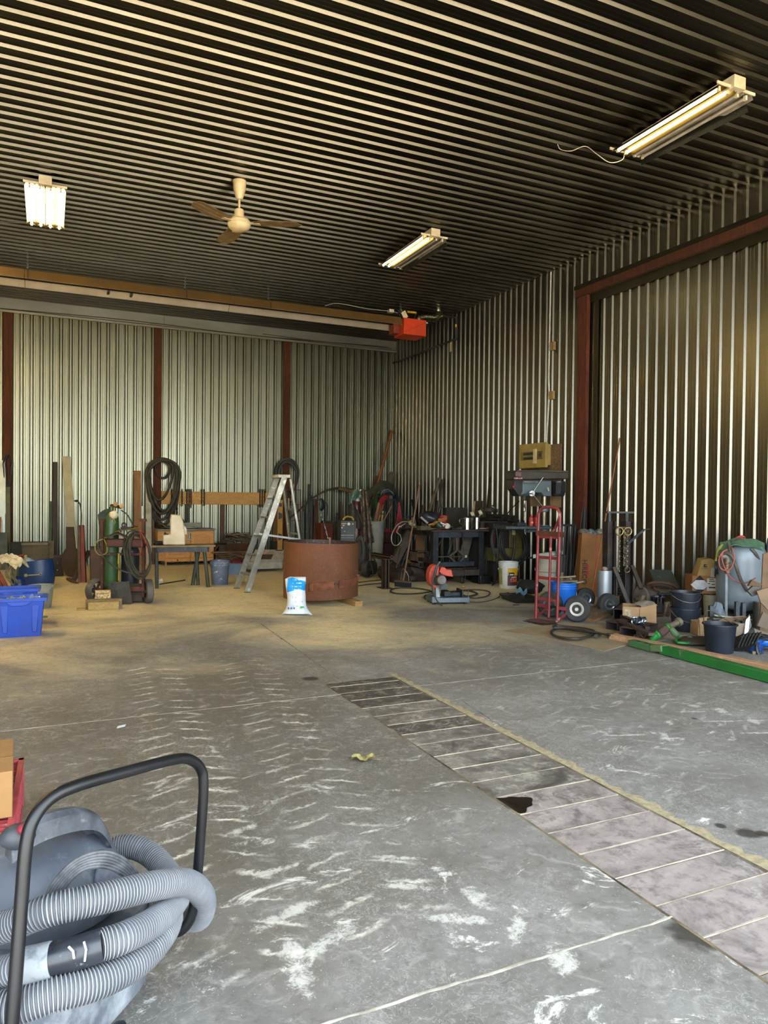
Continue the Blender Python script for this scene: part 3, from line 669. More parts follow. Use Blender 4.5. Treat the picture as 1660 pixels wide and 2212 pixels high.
part('hose_cuff', MB().tube([V(52, 2089, 1.62), V(60, 2086, 1.62), V(112, 2073, 1.63)], [hr*1.05, hr*1.12, hr*1.08], 22), P('#8d9296', .55, c2='#666c73', sc_=25, lo=.45, hi=.6), h2, bev=.002)
part('tape_wrap', MB().tube([V(110, 2073, 1.63), V(160, 2060, 1.64), V(222, 2041, 1.66)], [hr*.98, hr*1.0, hr*.99], 22), P('#1d2027', .3, c2='#2b2e35', sc_=10, wear='#6a6c70', wa=.62, wb=.66, ws=30), h2)
m_scr = P('#dfe0e0', .6)
part('paint_streak', MB().tube([V(148, 2045, 1.605), V(158, 2055, 1.602), V(160, 2070, 1.606)], .0028, 5).tube([V(181, 2034, 1.61), V(186, 2052, 1.606), V(183, 2076, 1.612)], .0026, 5), m_scr, h2)
m_bt = P('#0a0b0d', .40, c2='#111216', wear='#8a7a70', wa=.73, wb=.75, ws=16)
hh = cat([V(18, 2300, 1.50), V(33, 2120, 1.53), V(46, 1950, 1.56), V(56, 1830, 1.58), V(72, 1770, 1.6), V(110, 1724, 1.64), V(170, 1696, 1.7), V(270, 1668, 1.82), V(370, 1642, 1.97), V(408, 1640, 2.03), V(432, 1658, 2.07), V(440, 1695, 2.08), V(434, 1800, 2.08), V(424, 1920, 2.08), V(416, 1970, 2.08), V(402, 2000, 2.08), V(380, 2014, 2.09), V(350, 2004, 2.12)], 6)
part('cart_handle', MB().tube(hh, .0145, 14), m_bt, vac)

# ---- red crate with a cardboard box in it
m_red = P('#b5464c', .5, c2='#8e3439', sc_=6, wear='#c9a9a0', wa=.62, wb=.72, ws=12)
m_cb = P('#a07848', .8, c2='#8d673c', sc_=3); m_cb2 = P('#a98763', .85, c2='#8f7253', sc_=4); m_cbd = P('#6f5338', .85, c2='#5a4230', sc_=4)
Hc = .262; A_ = F(24, 1800, Hc); B_ = F(49, 1638, Hc); az = math.atan2(-(B_.x-A_.x), B_.y-A_.y)
crate = thing('milk_crate', 'red plastic crate under a cardboard box at the left edge', 'crate', loc=(A_.x, A_.y, 0), rz=az)
Wc, Dc = .5, (B_-A_).length
mb = MB(); mb.box(-Wc, 0, 0, Dc, .0, .02)
for z0_, z1_ in ((.02, .06), (Hc-.05, Hc-.012)):
    mb.box(-Wc, 0, 0, .015, z0_, z1_).box(-Wc, 0, Dc-.015, Dc, z0_, z1_).box(-.015, 0, 0, Dc, z0_, z1_).box(-Wc, -Wc+.015, 0, Dc, z0_, z1_)
for k in range(15):
    y = Dc*k/14; mb.box(-.012, -.002, y-.006, y+.006, .05, Hc-.04)
for k in range(10):
    x = -Wc*k/9; mb.box(x-.006, x+.006, .002, .012, .05, Hc-.04).box(x-.006, x+.006, Dc-.012, Dc-.002, .05, Hc-.04)
for z in (.1, .14, .18): mb.box(-.012, -.003, 0, Dc, z, z+.012)
for k in range(24): y = Dc*k/23; mb.box(-Wc, -.02, y-.004, y+.004, Hc-.03, Hc-.018)
part('basket', mb, m_red, crate, bev=.0015)
part('rim', MB().box(-Wc-.01, .006, -.01, .02, Hc-.015, Hc).box(-Wc-.01, .006, Dc-.02, Dc+.01, Hc-.015, Hc).box(-.018, .006, -.01, Dc+.01, Hc-.015, Hc), m_red, crate, bev=.003)
q0 = F(27, 1765, Hc); cb = thing('cardboard_box', 'plain brown cardboard box standing on the red crate', 'box', loc=(q0.x, q0.y, Hc), rz=.03)
part('body', MB().box(-.42, 0, 0, .40, 0, .168), m_cb, cb, bev=.003)
Hb = .168-.07
part('tape_seam', MB().box(-.4, 0, .16, .17, Hb+.07, Hb+.072), P('#8a6434', .6), cb)
# ---- fallen leaf
lf = F(785, 1645); rnd = random.Random(7); mb = MB()
def leaf(u, v):
    a = (u-.5)*2; wd = .05*math.sqrt(max(0, 1-a*a))*(1+.35*math.sin(u*23)); return (a*.065, (v-.5)*2*wd*.7, .012+.014*abs(v-.5)*2+.01*math.sin(u*9))
solo('dry_leaf', 'curled yellow-green dry leaf lying on the open floor', 'leaf', mb.sheet(leaf, 14, 6, .0012).tube([(.06, 0, .012), (.1, .01, .006)], .0012, 5), P('#a39a5f', .8, c2='#6f6b3f', sc_=30), loc=lf, rz=-.4)
q = F(252, 1574)
solo('paper_scrap', 'tiny pale scrap lying on the floor by the floor joint', 'scrap', MB().slab((0,0,.001), (.05, .02, .001), (.01, .03, .006), .001), P('#c5cdd0', .6), loc=q)
# ================================================================ left cluster
m_blue = P('#0d40a8', .42, c2='#0b3792', sc_=4, wear='#4a6cae', wa=.66, wb=.76, ws=9)
m_dblue = P('#0f3568', .4, c2='#0c2a55', sc_=3, wear='#6b7a6a', wa=.66, wb=.74, ws=6)
m_rust = P('#5b3323', .8, .2, c2='#3b241a', sc_=7, wear='#7a4a30', wa=.6, wb=.7, ws=16)
m_dk2 = P('#2c2621', .8, c2='#3a3026', sc_=6)
m_choc = P('#3e2c1f', .75, c2='#2c2018', sc_=4)
def Bk(px, Y=YB-.25): return S(px, Y=Y, rz=0)            # a frame square to the back wall
def prismp(s, pts, y0, y1, fr=None): mb = MB(); return mb.prism([s(a, b, (y0+y1)/2 if fr is None else fr) for a, b in pts], y0, y1)
def open_bin(w0, w1, d0, d1, h, t=.006):                 # tapered open box, w0 x d0 foot, w1 x d1 mouth
    mb = MB(); o_ = [(-w0, -d0, 0), (w0, -d0, 0), (w0, d0, 0), (-w0, d0, 0), (-w1, -d1, h), (w1, -d1, h), (w1, d1, h), (-w1, d1, h)]
    i_ = [(x*(1-t/max(w0, .01)), y*(1-t/max(d0, .01)), z if z else t) for x, y, z in o_]
    mb.add(o_+i_, [(3,2,1,0), (0,1,5,4), (1,2,6,5), (2,3,7,6), (3,0,4,7), (8,9,10,11), (12,13,9,8), (13,14,10,9), (14,15,11,10), (15,12,8,11),
        (4,5,13,12), (5,6,14,13), (6,7,15,14), (7,4,12,15)]); return mb
def recycling_bin(s, w, d, h, label):
    t_ = thing('recycling_bin', label, 'bin', s, group='blue recycling boxes')
    part('body', open_bin(w*.86, w, d*.84, d, h), m_blue, t_, bev=.006)
    r_ = MB()
    for sg in (-1, 1): r_.box(-w-.025, w+.025, sg*d-.012 if sg < 0 else d-.01, sg*d+.01 if sg < 0 else d+.02, h-.03, h+.004).box(sg*w-.012, sg*w+.02*sg+.012, -d, d, h-.03, h+.004)
    part('rim', r_, m_blue, t_, bev=.004)
    g_ = MB()
    for sg in (-1, 1): g_.prism([(sg*w*.50, h-.06), (sg*w*.80, h-.06), (sg*w*.70, .05), (sg*w*.52, .05)], -d*.9-.012, -d*.86)
    g_.prism([(-w*.55, h-.03), (-w*.35, h-.07), (w*.25, h-.07), (w*.5, h-.03)], -d-.018, -d+.004)
    part('handle_lip', g_, m_blue, t_, bev=.003)
    return t_
s1 = S(45, 1371, rz=-.03); w1 = s1.k*46
b1 = recycling_bin(s1, w1, .17, s1.k*82, 'bright blue recycling box nearest the camera at the left, filled with clear plastic')
s1b = S(33, 1350, rz=-.03); s1b.o = s1b.o+s1b.rd()*.1
b2 = recycling_bin(s1b, w1*1.02, .17, s1b.k*78, 'bright blue recycling box behind the first one')
m_clear = NT('clear_plastic'); m_clear.set(Base_Color=hx('#c9d6ea'), Roughness=.18, Transmission_Weight=.75, IOR=1.2); m_clear = m_clear.m
wr = MB(); zz = s1.k*82
wr.sheet(lambda u, v: ((u-.5)*w1*1.75, (v-.4)*.26, zz-.03+.05*noise.noise(Vector((u*6, v*5, 1)))+.03*noise.noise(Vector((u*17, v*12, 3)))), 26, 12, .002)
solo('plastic_wrap', 'crumpled clear plastic wrap in the nearest blue box', 'plastic wrap', wr, m_clear, s1)
s2 = S(88, 1313)
def bucket(s, name, label, rb, rt, h, mat, handle=None, hmat=None, group=None, hz=.9, droop=.35, cat_='bucket', lip=.006, inner=None, lid=False, side=1):
    t_ = thing(name, label, cat_, s, group=group)
    pr = [(rb*.97, 0), (rb, .006), (rt, h-.012), (rt+lip, h-.010), (rt+lip, h)]
    if not lid: pr += [(rt-.003, h), (rt-.006, h-.02), (rb-.006, .012), (0.001, .012)]
    part('body', MB().lathe(pr, n=32, cap=(True, True)), mat, t_)
    if handle:
        pts = [(rt*math.cos(a)*1.03, -side*math.sin(a)*rt*1.0*abs(droop)**.5, hz*h-math.sin(a)*rt*droop*1.6) for a in [PI*i/12 for i in range(13)]]
        hd_ = part('bail_handle', MB().tube(pts, .003, 6), hmat or m_steel, t_)
        for sg in (-1, 1): part('handle_lug', MB().blob((sg*rt*1.02, 0, hz*h), (.01, .015, .013), 1, 0, 8, 5), mat, hd_)
    return t_
k = s2.k
bucket(s2, 'pail', 'dull grey rubber pail behind the blue recycling boxes', k*21, k*25.5, k*50, P('#8b8a7c', .7, c2='#72705f', sc_=6), True, P('#6b5a3c', .7), hz=.93, droop=.42)
s3 = S(94, 1334); solo('round_lid', 'dusty green round lid lying beside the nearest blue box', 'lid', MB().lathe([(s3.k*9, 0), (s3.k*10, .006), (s3.k*9, .014)], (s3.k*-1, 0, 0)), P('#47684a', .7, c2='#5c7358'), s3)
# big blue drum lying open at the top, a wrench hangs on it
s4 = S(68, 1272); k = s4.k
dr = thing('cut_drum', 'dark blue plastic drum cut open at the top, rags inside', 'drum', s4)
def drum(u, v):
    a = 2*PI*u; r = k*37*(.90+.12*math.sin(PI*min(1, v*1.05))); return (r*math.cos(a), r*.8*math.sin(a)+k*24, v*k*(60+4*math.cos(a)))
part('shell', MB().sheet(drum, 36, 10, .008), m_dblue, dr)
part('bottom', MB().lathe([(k*32, 0), (k*33, .02)], (0, k*24, 0)), m_dblue, dr)
w_ = MB(); a = s4(57, 1243, -.08); b = s4(86, 1241, -.08); w_.beam(a, b, .008, .018).ring(b+Vector((.012, 0, .004)), .018, .006, (0,1,0), 12).box(a.x-.03, a.x+.012, a.y-.008, a.y+.008, a.z-.022, a.z+.024)
solo('door_pull', 'pale metal handle fixed to the dark blue cut drum', 'pull', w_, P('#a9a285', .5, .4), s4, bev=.003)
# dark blue jerry can lower left of the drum, rag pile, ropes
s5 = S(30, 1290); k = s5.k
solo('plastic_can', 'small dark blue plastic can under the rags and ropes', 'can', MB().lathe([(k*11, 0), (k*12, .03), (k*12, k*36), (k*8, k*42), (k*3, k*44)], (k*2, .1, 0), 20, sq=4), m_dblue, s5)
m_rag = P('#c9bd9b', .9, c2='#9c8e6c', sc_=8, bump=.5)
rg = MB(); c0_ = s5(18, 1211, .05)
rg.sheet(lambda u, v: c0_+Vector(((u-.5)*k*62, (v-.5)*.36, k*16*math.sin(PI*min(1, max(0, u)))**.7-k*14*abs(v-.5)*2+.05*noise.noise(Vector((u*5, v*5, 0)))+.03*noise.noise(Vector((u*11, v*9, 4)))-.02)), 26, 18, .014)
solo('rag_pile', 'cream canvas rag heaped on the things left of the blue drum', 'rag', rg, m_rag, s5)
rg = MB(); c1_ = s4(61, 1215, .12); kk = s4.k
rg.blob(c1_, (kk*15, .1, kk*9), 3, .5, 18, 12)
solo('cloth_bundle', 'pale blue-grey cloth bundle stuffed in the dark blue drum', 'cloth', rg, P('#8fa0aa', .9, c2='#6e7d86', bump=.4), s4)
fr_ = MB(); P0 = [s4(36, 1202, .2), s4(51, 1198, .2), s4(52, 1206, .2), s4(37, 1208, .2)]
fr_.tube(P0, .008, 6, True)
solo('red_holder', 'small red framed holder sticking up behind the cream rag', 'holder', fr_, P('#c2402e', .5), s4)
solo('wood_offcut', 'short pale wood offcut standing beside the red frame', 'wood', MB().beam(s4(56, 1214, .22), s4(56, 1199, .22), .035, .03), wood('#b0a27e', '#8f8060'), s4)
solo('drum_support', 'grey ledge standing behind the rags and the dark blue drum', 'ledge', MB().box(s4(30, 1250, .25).x, s4(62, 1250, .25).x, .15, .32, 0, s4(50, 1214, .2).z), P('#4a4a3c', .8), s4)
m_rope = P('#6f6440', .9, c2='#4a452f', sc_=30)
ro = MB(); rnd = random.Random(5)
for i in range(7):
    x = 12+i*3.2; pts = [s5(x+rnd.uniform(-3, 3), 1222, -.08), s5(x+rnd.uniform(-4, 4), 1240, -.1), s5(x+rnd.uniform(0, 8), 1254, -.1), s5(x+4+rnd.uniform(0, 12), 1262+rnd.uniform(-4, 4), -.1)]; ro.tube(pts, .006, 6, sm=5)
ro.tube([s5(28, 1228, -.1), s5(34, 1250, -.12), s5(42, 1256, -.12), s5(44, 1263, -.12)], .006, 6, sm=5)
solo('rope_tangle', 'olive rope tangle hanging out from under the cream rag', 'rope', ro, m_rope, s5)
mb = MB(); mb.beam(s5(-6, 1232, -.2), s5(15, 1270, -.2), .03, .05).beam(s5(-14, 1240, -.16), s5(4, 1284, -.16), .05, .12)
solo('red_tool', 'red-brown painted steel tool leaning at the far left edge', 'tool', mb, P('#7b3524', .7, c2='#5a2a1e', sc_=8, wear='#4b3b2a'), s5, bev=.003)

# ---- things leaning on the back wall, left bay
sL = Bk(60)
m_gv = galv('loose_galvanised', '#8f9287', .42, '#767a6e')
def leaner(px_top, py_top, px_bot, py_bot, wpx, tpx, name, label, cat_, mat, Ywall=YB-.07, out=.35, bev=.003, group=None, tilt=None):
    """A flat board whose foot stands out from the back wall and whose head rests on it."""
    s = S(px_bot, Y=Ywall-out, rz=0); a = Vector((0, 0, 0)); a.x = s(px_bot, py_bot, 0).x
    b = s(px_top, py_top, out-.02); t = tpx*s.k
    d = (b-a).normalized(); nrm = Vector((1,0,0)).cross(d).normalized()
    return solo(name, label, cat_, MB().beam(a, b, wpx*s.k, t, up=Vector((0, 1, 0))), mat, s, bev=bev, group=group)
def leanX(px_top, py_top, px_bot, wpx, tpx, name, label, cat_, mat, out=.45, X=XW-.04, zf=0.0, rnd_=False, bev=.003, group=None, py_bot=None):
    """The same against the right wall."""
    s = S(px_bot, X=X-out, rz=0); n_ = ray(px_top, py_top).cross(ray(px_bot, py_bot or 1135)); a = Vector((0, 0, 0))
    if zf or py_bot: s.o = Vector((X-out, (n_.z*CH-n_.x*(X-out))/n_.y, 0))
    q = onX(px_top, py_top, X-.02)-s.o; k = s.k
    mb = MB().tube([a, q], wpx*k/2, 10) if rnd_ else MB().beam(a, q, wpx*k, tpx*k, up=(1, 0, 0))
    return solo(name, label, cat_, mb, mat, s, bev=0 if rnd_ else bev, group=group)
m_grn = P('#2f3a22', .7, c2='#3b4a27', sc_=6)
leaner(0, 994, -2, 1195, 26, 1, 'metal_sheet', 'bare galvanised metal sheet leaning at the far left of the back wall', 'metal sheet', m_gv, out=.3)
leaner(16.5, 1052, 17, 1215, 10, 4, 'grey_plank', 'narrow grey-green plank leaning on the leftmost timber post', 'plank', P('#4b4a35', .8, c2='#5f5d47', sc_=5), out=.4)
leaner(119.5, 998, 120, 1238, 9.5, 3, 'dark_plank', 'tall dark brown plank leaning on the back wall left of the cream board', 'plank', P('#2e2621', .8, c2='#3a2c22', sc_=4), out=.3)
leaner(111, 1083, 106, 1210, 7, 3, 'green_plank', 'narrow dark green plank leaning left of the tall dark plank', 'plank', m_grn, out=.35)
leaner(143, 986, 160, 1240, 17, 3, 'cream_board', 'tall cream painted board leaning on the back wall', 'board', P('#a59a79', .75, c2='#948a6a', sc_=4, wear='#7a715a', wa=.7, wb=.74, ws=20), out=.3)
s = Bk(112, YB-.5); mb = MB().box(-s.k*4.5, s.k*4.5, 0, .05, 0, s(112, 1168, 0).z)
for i in range(14): z = .06+i*s(112, 1168, 0).z/15; mb.box(-s.k*6.5, -s.k*1, -.012, 0, z, z+.02)
solo('perforated_rail', 'upright tan perforated steel rail behind the green plank', 'rail', mb, P('#6b5c3c', .7, .3, c2='#574a30', sc_=8), s)
# shovel-shaped brown plywood template
s = S(152, 1247); k = s.k; mb = MB(); pl_ = []
for a in range(-70, 251, 20):
    an = math.radians(a-90+0); pl_.append(s(153+20*math.cos(math.radians(90-a)), 1213-34*math.sin(math.radians(90-a)), 0))
disc = [s(153+20.5*math.cos(t), 1213+33.5*math.sin(t), .0) for t in [2*PI*i/20 for i in range(20)]]
disc = [p for p in disc]
for p in disc: p.z = max(p.z, 0)
part_s = thing('plywood_paddle', 'dark brown plywood paddle with round head standing under the cream board', 'paddle', s)
part('head', MB().prism(disc, 0, .025), m_choc, part_s)
part('neck', MB().prism([s(143, 1190, .012), s(164, 1190, .012), s(159, 1138, .012), s(143, 1138, .012)], .002, .03), m_choc, part_s)
# red steel rail
s = S(182, 1258); mb = MB().beam(s(180, 1259, 0), s(175, 1135, .25), .1, .05, (0,1,0))
rr_ = thing('red_rail', 'dusty red steel rail leaning upright beside the brown cabinet', 'rail', s)
part('rail', mb, P('#6e1715', .6, c2='#5b4335', sc_=3), rr_, bev=.004)
part('rail_side', MB().beam(s(173, 1259, -.02), s(171, 1135, .22), .045, .05, (0,1,0)), P('#4e382c', .7), rr_, bev=.003)
part('rod', MB().tube([s(175, 1140, .25), s(176, 1112, .26), s(173, 1090, .27), s(168, 1083, .27), s(163, 1082, .27)], .011, 7, sm=4), m_dk2, rr_)
part('knob', MB().blob(s(165, 1082, .27), (.035, .03, .02), 1, .2), m_black, rr_)
# brown cabinet and a-frame
s = S(206, 1260, rz=-.08); k = s.k; z_ = s(206, 1183, 0).z
cbn = thing('brown_cabinet', 'dark brown plywood cabinet standing left of the welding cart', 'cabinet', s)
part('carcass', MB().box(-k*11, k*14, .01, .4, 0, z_), m_choc, cbn, bev=.006)
part('door', MB().box(-k*10, k*13, -.008, .012, .03, z_-.03), P('#49301d', .7, c2='#38251a', sc_=3), cbn, bev=.006)
s = S(170, 1259); k = s.k
af = thing('brown_trestle', 'low dark brown wooden trestle with slanted leg', 'trestle', s)
part('leg', MB().beam(s(158, 1255, .1), s(193, 1190, .3), .09, .05), m_choc, af)
part('foot', MB().beam(s(147, 1250, .2), s(167, 1262, -.1), .06, .035).beam(s(165, 1262, -.08), s(198, 1262, -.08), .04, .02), P('#4f3a2a', .8), af)
# box with two bright bolts
s = S(124, 1245, rz=0); k = s.k
bb = thing('dark_box', 'small dark box with two shiny round bolts low by the back wall', 'box', s)
part('body', MB().box(-k*8, k*12, 0, .2, 0, k*40), m_dk2, bb, bev=.01)
for py in (1217, 1231): part('bolt', MB().blob(s(124.5, py, -.01), (.016, .012, .014), 1, 0), P('#d8d8d8', .2, 1), bb)
part('upper_plank', MB().box(-k*8, k*14, .0, .06, k*40, k*46), m_choc, bb)
# concrete-like panel and dark box behind the drum
s = Bk(62, YB-.45); k = s.k
pn = thing('storage_chest', 'old grey wooden chest with slatted tan top edge behind the blue drum', 'chest', s)
zt2_ = s(62, 1172, 0).z; mb = MB().box(-k*38, k*40, 0, .35, 0, zt2_)
part('body', mb, P('#4c4433', .85, c2='#5e5642', sc_=3), pn, bev=.01)
mb = MB().box(-k*14, k*38, -.03, .01, zt2_-.05, zt2_)
for i in range(9): mb.box(-k*12+i*k*5.6, -k*12+i*k*5.6+k*3.2, -.034, -.03, zt2_-.04, zt2_-.015)
part('edge_rail', mb, P('#7d7052', .8), pn)
part('dark_panel', MB().slab(s(24, 1212, -.05), s(49, 1212, -.05), s(20, 1172, -.02), .02), P('#2a2620', .8), pn)
# orange board at the very edge
solo('orange_board', 'orange-brown board leaning at the far left edge', 'board', MB().slab(s(-12, 1165, -.1), s(1, 1165, -.1), s(-10, 1118, .1), .03), wood('#a85f1d', '#8a4a14'), s)
solo('grey_machine', 'grey-green metal machine part at the far left edge', 'machine part', MB().box(s(-20, 1200, -.15).x, s(16, 1200, -.15).x, -.2, -.1, 0, s(0, 1150, -.15).z).tube([s(20, 1205, -.15), s(21, 1180, -.15), s(18, 1176, -.15)], .012, 6), P('#4f5246', .7, .3), s)
# hose on the leftmost post
mb = MB()
for i, (cx, rx) in enumerate(((17, 9), (18, 7), (16, 10), (19, 8))):
    y_ = YB-.09-i*.02; c_ = onY(cx, 1012, y_)
    pts = [onY(cx+rx*math.cos(t)*(1 if math.sin(t) < 0 else .8), 1012+(30 if math.sin(t) < 0 else 38)*math.sin(t), y_)-onY(17, 1082, YB-.1) for t in [2*PI*j/20 for j in range(20)]]
    mb.tube(pts, .012, 7, True)
solo('hose_coil', 'small black hose coil hung on the leftmost timber post', 'hose', mb, m_black, loc=onY(17, 1082, YB-.1))
# ================================================================ middle of the back wall
m_wood1 = wood('#b0752f', '#8a5520', (4,4,1), .6); m_wood2 = wood('#c39a5e', '#a17a42', (2,2,2), .7); m_wood3 = wood('#7e6248', '#5b4633', (4,4,1), .8)
m_dark_metal = P('#3a3b3e', .5, .5, c2='#2b2a2a', sc_=5, wear='#6a5848', wa=.62, wb=.7, ws=14)
m_olive = P('#3c331f', .75, c2='#2b2518', sc_=7)
m_hoseo = P('#3d3624', .7, c2='#2b271c', sc_=9); m_rub = P('#2a2725', .75, c2='#3d3935', sc_=8)
m_tyre = P('#26272a', .8, c2='#3a3935', sc_=10, bump=.3)
# ---- welding cart
s = S(262, 1302); k = s.k; c_ = thing('welding_cart', 'rusty brown gas welding cart with two iron wheels', 'cart', s)
fr = MB(); yb = .28
fr.beam(s(221, 1290, 0), s(221, 1122, 0), k*6, .05).beam(s(310, 1290, 0), s(310, 1122, 0), k*6, .05)
fr.beam(s(221, 1197, 0), s(310, 1197, 0), .05, k*5).beam(s(283, 1272, 0), s(314, 1272, 0), .08, k*10)
fr.beam(s(221, 1288, .05), s(221, 1288, .45), .04, .04).beam(s(310, 1288, .05), s(310, 1288, .45), .04, .04).box(s(221, 0, .0).x, s(312, 0, 0).x, .05, .45, .04, .07)
fr.beam(s(215, 1124, -.0), s(227, 1124, 0), .06, k*5).beam(s(303, 1124, 0), s(316, 1124, 0), .06, k*6)
part('frame', fr, m_rust, c_, bev=.003)
part('saddle_box', MB().box(s(232, 0, -.06).x, s(312, 0, -.06).x, -.10, .02, s(0, 1182, -.06).z, s(0, 1164, -.06).z), P('#4e2a20', .7, c2='#3d231b'), c_, bev=.02)
for cx, cy, rx in ((208, 1284, 9), (321, 1273, 10)):
    R_ = 26*k; sg = -1 if cx < 250 else 1; cc = s(cx, cy, 0); cc.z = R_; w_ = .05
    wh = part('wheel', MB().lathe([(R_*.78, -w_), (R_*.97, -w_*.8), (R_, -w_*.3), (R_*.985, 0), (R_, w_*.3), (R_*.97, w_*.8), (R_*.78, w_), (R_*.78, -w_)], cc, 36, ax=(1, -.45 if sg < 0 else .55, 0), cap=(False, False)), P('#4f4a44', .7, .2, c2='#5e5850', sc_=9), c_)
    sp = MB(); ax = Vector((1, -.45 if sg < 0 else .55, 0)).normalized(); e1 = Vector((-ax.y, ax.x, 0)); 
    for j in range(6): a = PI*j/3; d = e1*math.cos(a)+Vector((0,0,1))*math.sin(a); sp.beam(cc, cc+d*R_*.8, .025, .02)
    sp.cyl(cc-ax*.06, cc+ax*.06, .035, n=12); part('spokes', sp, m_dk2, wh)
part('back_plate', MB().slab(s(276, 1300, -.05), s(308, 1300, -.05), s(278, 1262, .1), .02), m_dk2, c_)
s2_ = s
cy = MB().lathe([(k*14.5, 0), (k*16, .03), (k*16, s(0, 1128, .18).z), (k*15, s(0, 1117, .18).z), (k*11, s(0, 1108, .18).z), (k*5, s(0, 1102, .18).z), (k*4.5, s(0, 1097, .18).z)], (s(240, 1280, .18).x, .18, .07), 28)
cy = MB(); cx_ = s(240, 1280, .18).x
cy.lathe([(k*14.5, .07), (k*16, .10), (k*16, s(0, 1128, .18).z), (k*15, s(0, 1117, .18).z), (k*11, s(0, 1108, .18).z), (k*5, s(0, 1102, .18).z), (k*4.5, s(0, 1095, .18).z)], (cx_, .18, 0), 28)
g = thing('oxygen_cylinder', 'green oxygen cylinder standing on the welding cart', 'gas cylinder', s); part('bottle', cy, P('#35532b', .42, c2='#2c4723', sc_=3), g)
reg = part('valve', MB().cyl((cx_, .18, s(0, 1096, .18).z), (cx_, .18, s(0, 1090, .18).z), .02).beam((cx_, .18, s(0, 1092, .18).z), s(262, 1096, .15), .04, .04), P('#6b5320', .45, .7, c2='#4a3a1c'), g)
for px, py in ((250, 1089), (263, 1093)): part('gauge', MB().cyl(s(px, py, .06), s(px, py, .1), k*5, n=20), P('#6f5526', .4, .6, c2='#53401c'), reg)
part('respirator_mask', MB().blob(s(246, 1112, .0), (k*9.5, .05, k*9.5), 1, .12, 14, 9), P('#cbbf9e', .8), g, label='cream dust mask hanging on the bottle')
part('mask_strap', MB().tube([s(243, 1122, -.02), s(243, 1128, -.03), s(247, 1131, -.03), s(249, 1127, -.03), s(246, 1121, -.03)], .004, 5, sm=4), P('#8a8f3a', .7), g)
ap = MB(); ap.sheet(lambda u, v: s(211+u*26+(1-u)*v*6, 1112-13*math.sin(u*1.8)+v*46*(1-u*.75), .06+.07*u), 10, 10, .01)
solo('green_gloves', 'dark green welding gloves draped over the oxygen cylinder', 'gloves', ap, P('#1f2a20', .85, c2='#3b4128', sc_=10, bump=.4), s)
sec = thing('dark_cylinder', 'dark blue-black gas bottle on the right of the welding cart', 'gas cylinder', s)
part('bottle', MB().lathe([(k*17, .08), (k*19, .11), (k*19, s(0, 1190, .2).z), (k*13, s(0, 1172, .2).z), (k*5, s(0, 1164, .2).z)], (s(281, 0, .2).x, .22, 0), 26), P('#10151c', .4, c2='#1a2230', sc_=4), sec)
solo('rag', 'olive leather rag laid over the welding cart box', 'rag', MB().sheet(lambda u, v: s(224+u*56, 1162-6*math.sin(u*PI)-v*4+2*math.sin(u*9), -.13+v*.28), 14, 8, .014), P('#4c3c1e', .85, c2='#34291a', sc_=8, bump=.4), s)
to = MB(); to.tube([s(248, 1149, -.12), s(262, 1146, -.12), s(288, 1142, -.12), s(303, 1139, -.12)], .008, 7)
tt = thing('cutting_torch', 'brass cutting torch lying on top of the welding cart', 'torch', s)
part('barrel', to, P('#9a7b2f', .35, .8), tt); part('head', MB().beam(s(258, 1142, -.12), s(262, 1150, -.12), .015, .015).ring(s(268, 1134, -.08), k*4.5, .009, (.1, 1, 0), 18).box(s(262, 0, -.1).x, s(285, 0, -.1).x, -.12, -.05, s(0, 1144, -.1).z, s(0, 1138, -.1).z), m_dark_metal, tt)
co = MB()
for i in range(8):
    cx = 297+(i % 4)*2.2-2; rx = 31-(i % 4)*2.6-(i//4)*2; cyy = 1195+(i % 3)*3; ry = 50-(i % 5)*2
    pts = [s(cx+rx*math.cos(t)*(1.0 if math.cos(t) > 0 else .9)+6*math.sin(t), cyy+ry*math.sin(t), -.12-.02*(i % 4)+.03*math.cos(t*2+i)) for t in [2*PI*j/22 for j in range(22)]]
    co.tube(pts, .0105, 7, True)
solo('gas_hose_coil', 'olive twin gas hose coiled on the right arm of the welding cart', 'hose', co, m_hoseo, s)
solo('gas_hose', 'single black gas hose looping across the front of the green cylinder', 'hose', MB().tube([s(214, 1165, -.0), s(213, 1185, -.06), s(232, 1212, -.12), s(262, 1232, -.14), s(295, 1240, -.14), s(318, 1234, -.14)], .011, 7, sm=6).tube([s(262, 1102, .06), s(275, 1112, .05), s(288, 1134, .0), s(298, 1138, -.08)], .009, 7, sm=6), m_rub, s)
solo('bungee_loop', 'olive-yellow cord looped on the left post of the welding cart', 'strap', MB().tube([s(223, 1164, -.04), s(208, 1172, -.05), s(206, 1188, -.05), s(216, 1199, -.05), s(230, 1194, -.05), s(231, 1180, -.05), s(225, 1165, -.04)], .007, 6, sm=6), P('#8a8038', .7), s)
st = MB()
for i, (a, b) in enumerate((((302, 1150), (303, 1200)), ((306, 1152), (320, 1195)), ((303, 1149), (314, 1175)))):
    st.tube([s(a[0], a[1], -.2), s((a[0]+b[0])/2+4, (a[1]+b[1])/2, -.21), s(b[0], b[1], -.2)], .004, 5, sm=4)
st.ring(s(305, 1149, -.15), .035, .005, (0, .4, 1), 14)
solo('red_string', 'bright red string tied round the hose coil on the cart', 'string', st, P('#a8372a', .7), s)
solo('screwdriver', 'long screwdriver with yellow handle standing between the cart bottles', 'screwdriver', MB().cyl(s(257, 1195, -.05), s(256, 1218, -.05), .014).cyl(s(256, 1218, -.05), s(256, 1254, -.05), .005), P('#a3841f', .5), s)
solo('pvc_pipe', 'short white plastic pipe upright behind the cart', 'pipe', MB().cyl(s(308, 1120, .1), s(308, 1093, .1), .017), P('#a9a690', .5), s)
